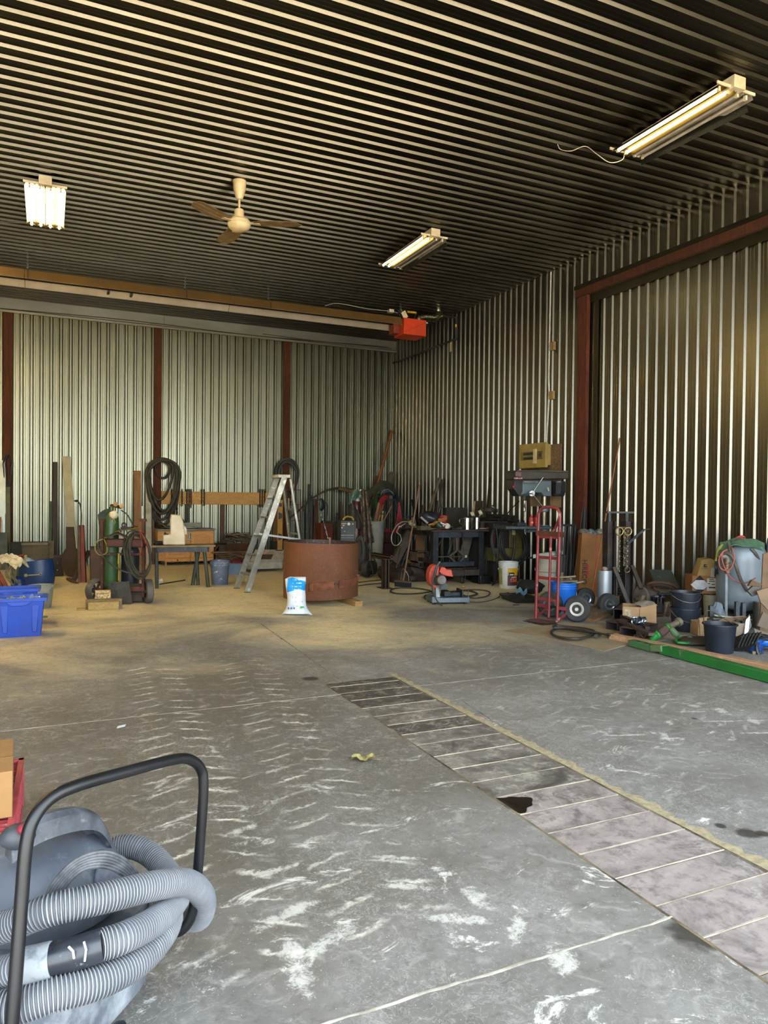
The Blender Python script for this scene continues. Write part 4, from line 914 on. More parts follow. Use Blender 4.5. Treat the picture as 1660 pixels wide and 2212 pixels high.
# shovel blade plate in front
s = S(262, 1306); k = s.k
solo('steel_plate', 'grey trapezoid steel plate leaning on the front of the welding cart', 'plate', MB().prism([s(232, 1305, 0), s(287, 1303, 0), s(280, 1255, 0), s(237, 1258, 0)], -.02, .0), P('#4b4740', .6, .4, c2='#3b3833', sc_=6, wear='#2a2724', wa=.58, wb=.66, ws=18), s, bev=.003)
# wood blocks
s = S(226, 1318, rz=-.05); k = s.k
m_2x4 = wood('#b59a63', '#97793f', (1,6,6), .8, 4); m_osb = P('#cdb07c', .85, c2='#8c6f45', sc_=40, lo=.45, hi=.55, wear='#7a5a3a', wa=.6, wb=.66, ws=26)
solo('wood_block', 'short lumber block with green stamp on the floor before the cart', 'wood block', MB().box(-k*33, k*29, 0, .09, 0, k*17), m_2x4, s, bev=.003)
solo('wood_block', 'lumber block lying behind the stamped one before the cart', 'wood block', MB().box(-k*38, k*36, .10, .19, 0, k*21), wood('#8f7a50', '#6f5b38', (1,6,6), .8, 4), s, bev=.003)
solo('wood_block', 'upright speckled chipboard offcut behind the lumber blocks', 'wood block', MB().box(-k*19, k*13, .20, .30, 0, k*38), m_osb, s, bev=.002)
solo('wood_strip', 'thin pale wood strip sticking out left of the stamped lumber block', 'wood strip', MB().box(-k*56, -k*39, .03, .16, 0, .022), m_2x4, s)

# ---- planks leaning
leaner(297, 1017, 298, 1196, 15, 3, 'yellow_plank', 'yellow-brown plank leaning on the back wall behind the welding cart', 'plank', wood('#9a6f3a', '#7c5528', (4,4,1), .7), out=.3)
leaner(320, 1000, 322, 1200, 12, 3, 'white_plank', 'tall off-white plank leaning left of the tall hose coil', 'plank', P('#a9a18a', .7, c2='#8f866d', sc_=5), out=.3)
leaner(331, 1062, 331, 1200, 5, 3, 'thin_plank', 'thin brown plank leaning right beside the off-white plank', 'plank', m_wood3, out=.25)
# ---- tall hose coil on the second post
def wallcoil(loops, y0, name, label, mat, r):
    o_ = onY(loops[0][0], 1082, y0); mb = MB()
    for i, (cx, cy, rx, rt, rb, tilt) in enumerate(loops):
        pts = []
        for j in range(26):
            t = 2*PI*j/26; sn = math.sin(t); q = onY(cx+rx*math.cos(t)*(1-.12*max(0, sn))+tilt*sn, cy+(rb if sn > 0 else rt)*sn, y0-.02*i-.01*math.cos(t)); pts.append(q-o_)
        mb.tube(pts, r*(1+.15*(i % 3)), 8, True)
    return solo(name, label, 'hose', mb, mat, loc=o_)
wallcoil(((352, 1028, 37, 38, 105, 2), (353, 1028, 33, 34, 95, -3), (352, 1024, 30, 30, 80, 3), (350, 1026, 34, 36, 112, 0), (348, 1020, 26, 28, 60, -4), (354, 1030, 35, 36, 80, -4)), YB-.14, 'hose_coil', 'long olive and black hose coil hung high on the post above the worktable', m_hoseo, .024)
wallcoil(((352, 1012, 15, 16, 20, 0), (352, 1014, 16, 17, 20, 2)), YB-.12, 'hose_coil', 'small tight black hose coil inside the long olive coil', m_rub, .014)
wallcoil(((622, 1022, 21, 27, 40, 0), (621, 1022, 24, 31, 44, 0), (622, 1024, 19, 26, 44, 2)), YB-.14, 'hose_coil', 'black hose coil hung on the post behind the step ladder', m_rub, .024)
# ---- chain board
xa, xb = onY(347, 1075, YB-.05), onY(582, 1075, YB-.05)
zt_b, zb_b = onY(450, 1062.5, YB-.05).z, onY(450, 1089.5, YB-.05).z
solo('chain_board', 'long yellow-brown board fixed level on the back wall, chains hung over it', 'board', MB().box(xa.x, xb.x, YB-.07, YB-.034, zb_b, zt_b), wood('#bd8f42', '#a5762f', (1,5,5), .6, 3), bev=.003)
pz = onY(480, 1175, YB-.05).z; solo('wood_stud', 'vertical brown stud under the chain board', 'stud', MB().box(onY(475.5, 1130, YB-.05).x, onY(485.5, 1130, YB-.05).x, YB-.06, YB-.034, .0, zb_b-.002), wood('#5f3c22', '#4a2d1a', (4,4,1), .7), bev=.002)
m_chain = P('#3a2a20', .6, .5, c2='#241a15', sc_=20)
def chain(x, y0, z0, z1, n_=None, r=.024, w=.0075):
    mb = MB(); z = z0; i = 0; st_ = r*1.7
    while z > z1:
        ax = (1, .25, 0) if i % 2 else (-.25, 1, 0); c = Vector((x, y0, z)); rot = Vector((0,0,1)).rotation_difference(Vector(ax)).to_matrix()
        hx_ = Vector(ax).normalized().cross(Vector((0,0,1)))
        mb.tube([c+hx_*r*.62*math.cos(t)+Vector((0,0,1))*r*math.sin(t) for t in [2*PI*j/8 for j in range(8)]], w, 5, True); z -= st_; i += 1
    return mb
chains = ((371, 1096), (377, 1130), (383, 1136), (393.5, 1092), (404, 1112), (409, 1126), (413, 1098), (436, 1090), (441.5, 1092), (562, 1096), (567, 1094), (572, 1100))
where = ['first from the left end', 'second from the left end', 'third from the left end', 'fourth from the left', 'leftmost of the long middle trio', 'middle one of the long middle trio', 'rightmost of the long middle trio', 'left one of the lone pair', 'right one of the lone pair', 'left of the last three by the ladder', 'middle of the last three by the ladder', 'right of the last three by the ladder']
for i, (px, pyb) in enumerate(chains):
    q = onY(px, 1060, YB-.085); zb = onY(px, pyb+ (22 if i in (1,2,4,5) else 0), YB-.085).z
    mb = chain(0, 0, q.z+.01, zb)
    solo('chain', 'rusty chain over the long wall board, '+where[i], 'chain', mb, m_chain, loc=(q.x, q.y, 0), group='chains hung over the wall board')
# ---- sink cabinet
s = S(404, Y=YB-.72, rz=0); k = s.k
cab = thing('sink_cabinet', 'orange-brown wooden vanity cabinet with grey worktop behind the worktable', 'cabinet', s)
xl, xr = s(356, 0).x, s(463, 0).x; zb, zt = max(.08, s(0, 1227).z), s(0, 1146).z; z0 = .05
m_oak = wood('#c98d3e', '#ad7428', (1,1,4), .5, 3); m_oak2 = wood('#d29744', '#b67c2c', (1,1,4), .5, 3)
part('carcass', MB().box(xl-.14, xr, .02, .6, z0+.05, zt), m_oak, cab, bev=.004)
part('worktop', MB().box(xl-.15, xr+.03, -.03, .62, zt, zt+.035), P('#77705c', .5, c2='#5f5a4a'), cab, bev=.006)
part('backsplash', MB().box(xl+.1, xr-.16, .58, .62, zt+.03, zt+.15), P('#7d765f', .5), cab)
part('basin', MB().lathe([(.05, .005), (.15, .008), (.2, .02), (.21, .036), (.19, .04), (.14, .012), (.02, .008)], (xr-.5, .3, zt+.03), 26), P('#c2bda8', .35), cab)
part('tap', MB().tube([(xr-.62, .5, zt+.03), (xr-.62, .5, zt+.2), (xr-.6, .4, zt+.22), (xr-.58, .33, zt+.16)], .012, 8, sm=5), m_steel, cab)
def door(x0, x1, z0_, z1_, nm, arch=False, knob=None):
    d = part(nm, MB().box(x0, x1, .0, .022, z0_, z1_), m_oak2, cab, bev=.004)
    w = min(.07, (z1_-z0_)*.28)
    if z1_-z0_ > .15: part('raised_panel', MB().prism([(x0+w, z0_+w), (x1-w, z0_+w), (x1-w, z1_-w*1.5), ((x0+x1)/2+.08, z1_-w*1.1), ((x0+x1)/2, z1_-w*.8), ((x0+x1)/2-.08, z1_-w*1.1), (x0+w, z1_-w*1.5)] if arch else [(x0+w, z0_+w), (x1-w, z0_+w), (x1-w, z1_-w), (x0+w, z1_-w)], -.008, .004), m_oak, d, bev=.003)
    if knob: part('knob', MB().blob(knob, (.016, .018, .016), 1, 0, 10, 6), m_dk2, d)
zm = s(0, 1206).z
xm = s(412, 0).x
door(xl+.01, xm-.01, zm+.01, zt-.02, 'door'); door(xm+.01, xr-.01, zm+.01, zt-.02, 'door', True)
door(xl+.01, xm-.01, zb-.0, zm-.005, 'drawer', knob=((xl+xm)/2, -.012, (zm+zb)/2)); door(xm+.01, xr-.01, zb, zm-.005, 'drawer')
part('foot', MB().box(xl+.02, xl+.06, .1, .14, 0, z0+.06), m_wood2, cab); part('foot', MB().box(xr-.06, xr-.02, .1, .14, 0, z0+.06), m_wood2, cab)
solo('folded_sack', 'folded olive sack lying on the left end of the vanity worktop', 'sack', MB().sheet(lambda u, v: Vector((xl-.12+u*.3, .05+v*.4, zt+.05+.14*(1-u)*math.sin(PI*(.2+v*.6))+.02*math.sin(u*8))), 10, 8, .03), P('#5d512f', .9, c2='#453c24', bump=.4), s)
# ---- worktable with sewing machine casting
s = S(396, 1270, rz=-.1); k = s.k
tb = thing('worktable', 'dark steel-legged worktable with tan plywood top', 'table', s)
xl, xr = s(328, 0).x, s(466, 0).x; zt = s(0, 1182).z
part('table_top', MB().box(xl, xr, -.02, .42, zt, zt+.03), P('#82704c', .75, c2='#6a5a3c', sc_=5, wear='#4b4030', wa=.62, wb=.7, ws=8), tb, bev=.003)
part('apron', MB().box(xl+.06, xr-.1, .0, .03, zt-.08, zt-.003).box(xl+.06, xl+.09, 0, .4, zt-.08, zt-.003).box(xr-.13, xr-.1, 0, .4, zt-.08, zt-.003).box(xl+.06, xr-.1, .37, .4, zt-.08, zt-.003), m_dark_metal, tb)
m_leg = P('#4a4840', .6, .3, c2='#35402f', sc_=5)
for (pt, pb, y) in ((338, 339, .03), (441, 450, .03), (424, 428, .33), (430, 416, .33)):
    a = s(pb, 1270, y); a.z = 0; b = s(pt, 1184, y); part('leg', MB().cyl(a, b, .028, .03, n=12), m_leg, tb)
sm_ = thing('cast_housing', 'cream C-shaped sewing machine housing standing on the worktable', 'machine housing', s)
zt += .03
hp = [s(352, 0), s(400, 0), s(400, 0), s(397, 0)]
outline = [(352, 1174), (352, 1153), (357, 1152), (368, 1151), (368, 1118), (370, 1108), (391, 1110), (396, 1124), (400, 1152), (400, 1174)]
ol = [s(a, b, .12) for a, b in outline]; dz = zt-min(p.z for p in ol)
part('housing', MB().prism([(p.x, p.z+dz) for p in ol], .05, .24), P('#c4b693', .35, c2='#b3a27c', sc_=3), sm_, bev=.018, seg=3)
p2 = [s(a, b, .12) for a, b in ((391, 1122), (404, 1140), (404, 1152), (397, 1152))]
part('arm_cover', MB().prism([(p.x, p.z+dz) for p in p2], .08, .2), P('#c9bd9d', .35), sm_, bev=.01)
sp_ = MB(); 
for a in ((400, 1161, 415, 1163), (404, 1148, 417, 1148)): sp_.cyl(s(a[0], a[1], .12)+Vector((0,0,dz)), s(a[2], a[3], .12)+Vector((0,0,dz)), .009)
part('spindle', sp_.cyl(s(409, 1150, .12)+Vector((0,0,dz)), s(409, 1160, .12)+Vector((0,0,dz)), .014), m_steel, sm_)
part('small_parts', MB().blob(s(361, 1153, .1)+Vector((0,0,dz)), (.05, .04, .02), 3, .5).blob(s(357, 1151, .1)+Vector((0,0,dz)), (.02, .02, .03), 5, .5), m_dark_metal, sm_)
solo('black_pouch', 'small crumpled black pouch on the left end of the worktable', 'pouch', MB().blob(Vector((s(344, 0, .1).x, .12, zt+.03)), (.09, .06, .035), 6, .4), m_black, s)
# ---- bar on floor, white bit
q = F(370, 1257); solo('steel_bar', 'thin dark steel bar lying on the floor under the worktable', 'bar', MB().tube([F(345, 1262, .012)-q, F(400, 1253, .012)-q], .01, 6), m_dsteel, loc=q)
q = F(347, 1259); solo('white_plastic_scrap', 'white plastic scrap on the floor under the worktable', 'scrap', MB().blob((0, 0, .03), (.05, .03, .035), 2, .5), P('#c9c9c4', .6), loc=q)
# ---- spackled grey bucket
s = S(475, 1262); k = s.k
bk = bucket(s, 'paint_bucket', 'blue-grey bucket splashed with white paint right of the worktable', k*17, k*20.5, k*52, P('#6b7280', .5, c2='#5c6474', sc_=4, wear='#c7c9c8', wa=.62, wb=.66, ws=9), True, m_steel, hz=.78, droop=.35)
rb_ = MB()
for z in (.80, .86, .92): rb_.lathe([(k*20.3, k*52*z), (k*21.6, k*52*z), (k*21.6, k*52*z+.008), (k*20.3, k*52*z+.008)], n=32, cap=(False, False))
part('rib_rings', rb_, P('#7b8290', .5, wear='#d2d3d0', wa=.5, wb=.6, ws=20), bk)
# ---- light blue tote, red lid
s = S(512, 1240, rz=-.2); k = s.k
tt = thing('storage_tote', 'light blue plastic tote with dark red lid behind the ladder', 'tote', s)
part('body', open_bin(k*18, k*20, .16, .18, k*24), P('#6d86a3', .5, c2='#5e7794'), tt)
part('lid', MB().box(-k*21, k*21, -.19, .19, k*24, k*27).blob((0, 0, k*28), (k*15, .12, k*5), 3, .3), P('#6b1420', .55), tt, bev=.004)
# ---- firewood and open carton
s = S(500, Y=YB-.75, rz=0); k = s.k; rnd = random.Random(11)
ct = thing('open_carton', 'brown open cardboard carton full of kindling by the back wall', 'carton', s)
xl, xr = s(464, 0).x, s(535, 0).x; zc_ = s(0, 1190).z
part('body', MB().box(xl, xr, -.0, .02, 0, zc_).box(xl, xr, .48, .5, 0, zc_).box(xl, xl+.02, 0, .5, 0, zc_).box(xr-.02, xr, 0, .5, 0, zc_), m_cbd, ct)
part('flap', MB().slab(s(487, 1190, 0), s(534, 1190, 0), s(490, 1173, -.16), .006), P('#5b3c20', .85), ct)
part('flap', MB().slab((xl, 0, zc_), (xl, .5, zc_), (xl+.1, .0, zc_+.14), .006), P('#5e4225', .85), ct)
mk = [wood('#6e5636', '#574328'), wood('#7b6648', '#5f4b31'), wood('#5a4630', '#453522')]
n_ = 0
def kindling(px, py, y, L, a, tilt, w=.08, h=.03):
    global n_
    c = s(px, py, y); d = Vector((math.cos(a)*math.cos(tilt), math.sin(a)*math.cos(tilt), math.sin(tilt)))*L/2
    solo('firewood', 'split brown firewood piece in the heap behind the ladder', 'firewood', MB().beam(-d, d, w, h, (0,0,1)), mk[n_ % 3], loc=s.o+Matrix.Rotation(s.a, 3, 'Z') @ c, group='kindling heap by the back wall', bev=.003); n_ += 1
for i in range(26):
    px = rnd.uniform(487, 543); py = rnd.uniform(1146, 1166); kindling(px, 1150+abs(px-515)*.25+rnd.uniform(0, 16), rnd.uniform(.15, .5), rnd.uniform(.2, .36), rnd.uniform(-.7, .7), rnd.uniform(-.3, .3), rnd.uniform(.05, .1), rnd.uniform(.015, .04))
for i in range(14):
    kindling(rnd.uniform(494, 532), rnd.uniform(1194, 1206), rnd.uniform(-.15, -.05), rnd.uniform(.12, .24), rnd.uniform(-.5, .5), rnd.uniform(-.3, .3), .05, .03)
for i in range(4): kindling(474+i*5, 1193+i*4.5, -.1, .3, .1*i, -.05*i, .1, .03)
s9 = S(520, Y=YB-.9, rz=0); solo('kindling_bed', 'dark wood rubbish under the kindling heap behind the ladder', 'wood', MB().box(-.42, .45, .2, .75, 0, s9(520, 1176, .3).z), m_dk2, s9)
# ---- white carton with red print
s = S(574, 1236, rz=0); k = s.k
wc = thing('white_carton', 'large dirty-white cardboard carton with a red logo lying by the ladder', 'carton', s)
z1 = s(0, 1213).z; xl, xr = s(537, 0).x, s(612, 0).x
part('body', MB().box(xl, xr, .03, .62, .06, z1), P('#9c9584', .8, c2='#878070'), wc, bev=.004)
a, b, c = s(540, 1213, .0), s(611, 1213, .0), s(554, 1188, .42)
b2_ = part('lid', MB().slab(a, b, c+Vector((-.02, 0, 0)), .012), P('#a59d8a', .8, c2='#8f8776'), wc)
def onlid(u, v, e=.02): return a+(b-a)*u+(c-a)*v+Vector((0, -.0, e))
part('logo_red', MB().slab(onlid(.2, .62), onlid(.42, .62), onlid(.2, .86), .003), P('#9e2b2f', .6, c2='#c9bcae', sc_=60, lo=.45, hi=.52), b2_)
part('brown_patch', MB().slab(onlid(.2, .12), onlid(.62, .12), onlid(.2, .52), .003), P('#4b3520', .8), b2_)
part('black_print', MB().slab(onlid(.62, .86), onlid(.85, .86), onlid(.62, .92), .003), m_black, b2_)
# ================================================================ ladder, rusty ring, corner
m_lad = P('#aaa79c', .45, .75, c2='#8e8b80', sc_=6, wear='#d0cec4', wa=.56, wb=.66, ws=12)
s = S(570, 1280); k = s.k
ld = thing('step_ladder', 'aluminium step ladder standing open left of the rusty steel ring', 'ladder', s)
d2 = .95
# near front rail, far front rail (climbing side faces left), rear legs to the right
A0 = s(526, 1279, 0); A0.z = .02; A1 = s(612, 1035, .18); B0 = s(506, 1271, 0); 
q = F(506, 1271); B0 = Matrix.Rotation(-s.a, 3, 'Z') @ (q-s.o); B0.z = .02
q = F(535, 1280); A0 = Matrix.Rotation(-s.a, 3, 'Z') @ (q-s.o); A0.z = .02
q = F(512, 1271); B0 = Matrix.Rotation(-s.a, 3, 'Z') @ (q-s.o); B0.z = .02
HT = s(610, 1031, .15).z
dT = (s(615, 1031, .22)); A1 = Vector((dT.x, dT.y, HT)); 
sep = B0-A0
B1 = A1+sep*.62
def chan(a, b, w, t):
    mb = MB(); d = (b-a).normalized(); n_ = sep.normalized(); x = d.cross(n_).normalized()
    mb.beam(a, b, t, w, up=x); mb.beam(a+x*w/2+n_*.012, b+x*w/2+n_*.012, .028, .004, up=x); mb.beam(a-x*w/2+n_*.012, b-x*w/2+n_*.012, .028, .004, up=x); return mb
part('front_rail', chan(A0, A1, .085, .006), m_lad, ld)
part('front_rail', chan(B0, B1, .085, .006), m_lad, ld)
for i in range(1, 6):
    t = i/6*1.0-.02; a = A0.lerp(A1, t); b = B0.lerp(B1, t); a.z = b.z = HT*t
    part('step', MB().beam(a, b, .085, .022), m_lad, ld, bev=.003)
part('top_cap', MB().beam(A1+Vector((-.0, 0, .02)), B1+Vector((-.0, 0, .02)), .2, .05), P('#b8b4a2', .5, .3, c2='#9a968a'), ld, bev=.006)
q = F(652, 1262); C0 = Matrix.Rotation(-s.a, 3, 'Z') @ (q-s.o); C0 = s(664, 1262, .45); C0.z = .02; C0b = C0+sep*.95
C1 = A1+Vector((.09, .03, -.02)); C1b = B1+Vector((.09, .03, -.02))
part('rear_leg', MB().beam(C0, C1, .035, .05), m_lad, ld, bev=.004); part('rear_leg', MB().beam(C0b, C1b, .035, .05), m_lad, ld, bev=.004)
for t in (.22, .5, .72): part('rear_brace', MB().beam(C0.lerp(C1, t), C0b.lerp(C1b, t), .02, .03), m_lad, ld)
t = .47; a_ = A0.lerp(A1, t+.02); c_ = C0.lerp(C1, t-.02); part('spreader_bar', MB().beam(a_, c_, .008, .03), m_lad, ld)
a_ = B0.lerp(B1, t+.02); c_ = C0b.lerp(C1b, t-.02); part('spreader_bar', MB().beam(a_, c_, .008, .03), m_lad, ld)
for a, b in ((A0, A1), (B0, B1)): part('foot', MB().beam(a-Vector((.05, 0, .018)), a+Vector((.05, 0, -.018)), .04, .012), m_black, ld)
# stuff seen between ladder legs: level, planks, rusty rack, dowels
s = Bk(606, YB-.9); k = s.k
lv = thing('spirit_level', 'yellow and black spirit level standing behind the step ladder', 'spirit level', s)
a = s(606, 1203, 0); a.z = max(0, a.z); b = s(603, 1080, .05); 
part('body', MB().box(-k*5.6, k*5.6, -.0, .03, 0, b.z), P('#a97a14', .5, c2='#94690f'), lv, bev=.004)
for z in (.1, .42, .75, .93): part('vial_window', MB().box(-k*3.5, k*3.5, -.006, .0, b.z*z-.05, b.z*z+.03) if z in (.1, .93) else MB().prism([(-k*4, b.z*z-.08), (k*4, b.z*z-.05), (k*4, b.z*z+.05), (-k*4, b.z*z+.08)], -.006, .0), m_black, lv)
leaner(596, 1088, 597, 1200, 14, 3, 'brown_board', 'brown board leaning behind the yellow spirit level', 'board', wood('#7b542c', '#5f3f20', (4,4,1)), out=.3)
s = Bk(640, YB-.55); k = s.k; mb = MB()
for px in (619, 649): mb.beam(s(px, 1200, 0), s(px, 1057, 0), .022, .022)
for py in (1058, 1090, 1124, 1150): mb.beam(s(619, py, 0), s(649, py, 0), .015, .015)
for px in (619, 649): mb.beam(s(px, 1200, 0).xyz*Vector((1,1,0)), s(px, 1200, 0), .022, .022)
solo('rusty_rack', 'thin rusty steel rod rack behind the ladder rear legs', 'rack', mb, P('#5d2c20', .8, .2, c2='#46221a'), s)
mb = MB().beam(s(633, 1082, -.1), s(634, 1048, -.1), .03, .03)
solo('pale_dowel', 'short pale wooden dowel hanging upright by the ladder top', 'dowel', MB().beam(s(624, 1100, -.06), s(624, 1076, -.06), .03, .02).beam(s(630, 1082, -.06), s(635, 1045, -.06), .03, .02), wood('#b09a6c', '#8d7a50'), s)
solo('canvas_bag', 'brown canvas bag hung on the post behind the ladder', 'bag', MB().blob(s(618, 1076, .3), (.12, .06, .26), 4, .35), P('#4a3620', .9, c2='#362818', bump=.4), s)
solo('dark_crate', 'low dark crate behind the spirit level and ladder legs', 'crate', MB().box(s(588, 0, .3).x, s(650, 0, .3).x, .15, .5, 0, s(0, 1168, .3).z), m_dk2, s)

# ---- big rusty steel ring (open tank section)
s = S(693, 1309); R = s.k*81; s.o = s.o+s.rd()*R*.97; k = (s.o-CAM).dot(_fw)/FPX
RX = k*80.5; h = s(693, 1170, 0).z; 
m_ring = P('#70452a', .75, .2, c2='#5a3620', sc_=1.6, lo=.3, hi=.7, wear='#7a4b2d', wa=.52, wb=.72, ws=34, bump=.2, bs=60)
m_ring_in = P('#4b3a36', .55, .35, c2='#39302f', sc_=5, wear='#83808c', wa=.6, wb=.72, ws=30)
rg = thing('rusty_steel_ring', 'big open rust-brown steel ring, a cut tank section, in the middle of the floor', 'tank section', s)
ZL = .075; hi_l, hi_r = h+.012, h-.005
n = 64; out = []; 
mb = MB(); vs = []
for i in range(n):
    a = 2*PI*i/n; c_, s__ = math.cos(a), math.sin(a); zt = h-.03*c_*.4-.0; zb = ZL-.045*c_*-.3
    for r, z in ((RX, zb), (RX, zt), (RX-.012, zt), (RX-.012, zb)): vs.append((r*c_, r*s__, z))
fs = []; 
for i in range(n):
    j = (i+1) % n
    for q_ in range(4): fs.append((i*4+q_, j*4+q_, j*4+(q_+1) % 4, i*4+(q_+1) % 4))
mb.add(vs, fs); mb.mi = [1 if q_ == 2 else 0 for i in range(n) for q_ in range(4)]
# flip to outward
mb.f = [tuple(f) for f in mb.f]
part('shell', mb, [m_ring, m_ring_in], rg)
# strap with angle iron ends
def arc(a0, a1, z0_, z1_, r0, r1, n=10):
    mb = MB(); vs = []
    for i in range(n+1):
        a = math.radians(a0+(a1-a0)*i/n); sh = .028*(i/n); vs += [(r0*math.cos(a), r0*math.sin(a), z0_+sh), (r1*math.cos(a), r1*math.sin(a), z0_+sh), (r1*math.cos(a), r1*math.sin(a), z1_+sh), (r0*math.cos(a), r0*math.sin(a), z1_+sh)]
    return mb.add(vs, [(i*4+j, i*4+(j+1) % 4, (i+1)*4+(j+1) % 4, (i+1)*4+j) for i in range(n) for j in range(4)]+[(3,2,1,0), (n*4, n*4+1, n*4+2, n*4+3)])
zs0, zs1 = s(0, 1277, -RX).z, s(0, 1260, -RX).z
m_strap = P('#7b482d', .8, .2, c2='#623520', wear='#caa08a', wa=.7, wb=.73, ws=26)
st = part('strap', arc(-98, -66, zs0, zs1, RX+.002, RX+.016), m_strap, rg); 
part('strap', arc(-58, -14, zs0+.03, zs1+.03, RX+.002, RX+.016), m_strap, rg)
a = math.radians(-98); part('strap_end', MB().beam((RX*.99*math.cos(a), RX*.99*math.sin(a), (zs0+zs1)/2), (1.06*RX*math.cos(a), 1.06*RX*math.sin(a), (zs0+zs1)/2), .06, zs1-zs0), m_strap, rg, bev=.004)
part('strap_end', MB().box(RX*.97, RX*1.04, -.12, .0, (zs0+zs1)/2+.05, zs1+.085), m_strap, rg)
for an in (-12, -60, -65): a = math.radians(an); part('bolt', MB().blob((RX*1.02*math.cos(a), RX*1.02*math.sin(a), (zs0+zs1)/2+.04), (.012, .012, .012), 1, 0, 8, 5), m_dk2, rg)
a = math.radians(-120); part('weld_seam', MB().beam(((RX+.001)*math.cos(a), (RX+.001)*math.sin(a), .09), ((RX+.001)*math.cos(a), (RX+.001)*math.sin(a), h-.02), .02, .004, up=(math.cos(a), math.sin(a), 0)), P('#7a4323', .8), rg)
solo('wood_block', 'lumber block holding up the right side of the rusty steel ring', 'wood block', MB().beam(s(776, 1312, -RX*.95)*Vector((1,1,0))+Vector((0,0,.036)), s(776, 1312, -RX*.95)*Vector((1,1,0))+Vector((-.28, .55, .036)), .105, .072), wood('#b08a55', '#8e6d3f', (4,1,6), .8), s, bev=.003)
solo('wood_block', 'dark timber block under the left rear of the rusty steel ring', 'wood block', MB().box(-RX*.8, -RX*.4, .2, .35, 0, .06), m_dk2, s)
solo('broom_stick', 'short pale stick poking up inside the rusty steel ring', 'stick', MB().cyl((.1, 0, .02), s(713, 1161, 0), .016), wood('#8f7a5a', '#6e5b40'), s)
# ---- white sack
s = S(641, 1329); k = s.k
sk = thing('salt_sack', 'white plastic sack with blue top print leaning on the rusty ring', 'sack', s)
prof_l = [(608, 1329), (618, 1316), (622, 1300), (622, 1280), (619, 1262), (616, 1251), (628, 1246), (634, 1243)]
pts_o = [(607, 1330), (612, 1322), (620, 1308), (620, 1290), (618, 1270), (616, 1253), (631, 1243), (645, 1246), (661, 1249), (660, 1262), (660, 1290), (661, 1308), (668, 1320), (676, 1328)]
rows = [(1330, 607, 676), (1324, 611, 672), (1316, 617, 666), (1308, 620, 662), (1298, 621, 661), (1288, 621, 661), (1276, 619, 660), (1266, 617.5, 660), (1258, 616.5, 661), (1251, 616, 661.5), (1246, 626, 661)]
def sack():
    mb = MB(); n = 28; vs = []
    for i, (py, x0, x1) in enumerate(rows):
        t = i/(len(rows)-1); cy = .02+.10*t; c0, c1 = s(x0, py, cy), s(x1, py, cy); cc = (c0+c1)/2; hw_ = (c1-c0).length/2; th = (.075 if 0 < i < 8 else .04 if i < 10 else .006)*(1 if i else .25)*1.1
        for j in range(n):
            a = 2*PI*j/n; ww = noise.noise(Vector((math.cos(a)*2, math.sin(a)*2, i*.7)))*.012*(1 if i else .3)
            e = abs(math.cos(a))**.8*(1 if math.cos(a) > 0 else -1)
            vs.append((cc.x+hw_*e, cy+math.sin(a)*(th+ww), max(.002, cc.z)))
    mb.add(vs, [(i*n+j, i*n+(j+1) % n, (i+1)*n+(j+1) % n, (i+1)*n+j) for i in range(len(rows)-1) for j in range(n)]+[tuple(range(n-1, -1, -1)), tuple((len(rows)-1)*n+j for j in range(n))])
    return mb
t = NT('sack_plastic'); v = t.co(); sp = t.n('SeparateXYZ', {0: v}); x_, z_ = sp.outputs[0], sp.outputs[2]
zr = s(0, 1283, .05).z, s(0, 1263, .05).z, s(0, 1250, .05).z; zc_ = s(0, 1274, .05).z
edge = t.math('MULTIPLY_ADD', t.math('ABSOLUTE', t.math('ADD', x_, -.02)), -.32, zc_+.015)
blue = t.math('MULTIPLY', t.math('GREATER_THAN', z_, edge), t.math('LESS_THAN', z_, t.math('MULTIPLY_ADD', t.math('ABSOLUTE', t.math('ADD', x_, .07)), -.28, zr[2]+.01)))
blue = t.math('MULTIPLY', blue, t.math('MULTIPLY', t.math('GREATER_THAN', x_, -k*22), t.math('LESS_THAN', x_, k*17)))
col = t.mix(t.ramp(t.noise(v, 7, 5, .6), .35, .7), hx('#d5dade'), hx('#b9bfc2'))
row = t.math('FRACT', t.math('MULTIPLY', z_, 19)); tx = t.noise(t.mp(v, (90, 1, 20)), 1.0, 3, .6)
ink = t.math('MULTIPLY', t.math('MULTIPLY', t.math('LESS_THAN', row, .35), t.math('GREATER_THAN', tx, .54)), t.math('MULTIPLY', t.math('LESS_THAN', z_, zr[0]-.02), t.math('GREATER_THAN', z_, s(0, 1312, .05).z)))
ink = t.math('MULTIPLY', ink, t.math('LESS_THAN', t.math('ABSOLUTE', t.math('ADD', x_, -.0)), k*13))
col = t.mix(t.math('MULTIPLY', ink, .55), col, hx('#5d7fae')); wt = t.math('MULTIPLY', t.math('MULTIPLY', t.math('LESS_THAN', t.math('FRACT', t.math('MULTIPLY', z_, 26)), .3), t.math('GREATER_THAN', t.noise(t.mp(v, (60, 1, 14)), 1.0, 3, .6), .5)), t.math('LESS_THAN', t.math('ABSOLUTE', t.math('ADD', x_, .0)), k*10))
col = t.mix(blue, col, t.mix(t.math('MULTIPLY', wt, .8), hx('#0f8fd6'), hx('#d7e6ef'))); t.set(Base_Color=col, Roughness=.32); t.bump(t.noise(v, 22, 4, .6), .5, .01)
bd = part('bag', sack(), t.m, sk, ang=60)
fy = -.062
part('green_mark', MB().slab(s(649, 1314, fy-.028), s(657, 1313, fy-.028), s(649, 1310.5, fy-.02), .002), P('#4fae4a', .6), bd)
for i_, xx in enumerate((622, 628, 634)): part('printed_icon', MB().slab(s(xx, 1316, fy-.03), s(xx+3.4, 1316, fy-.03), s(xx, 1312, fy-.024), .002), P('#2f6fae', .6), bd)

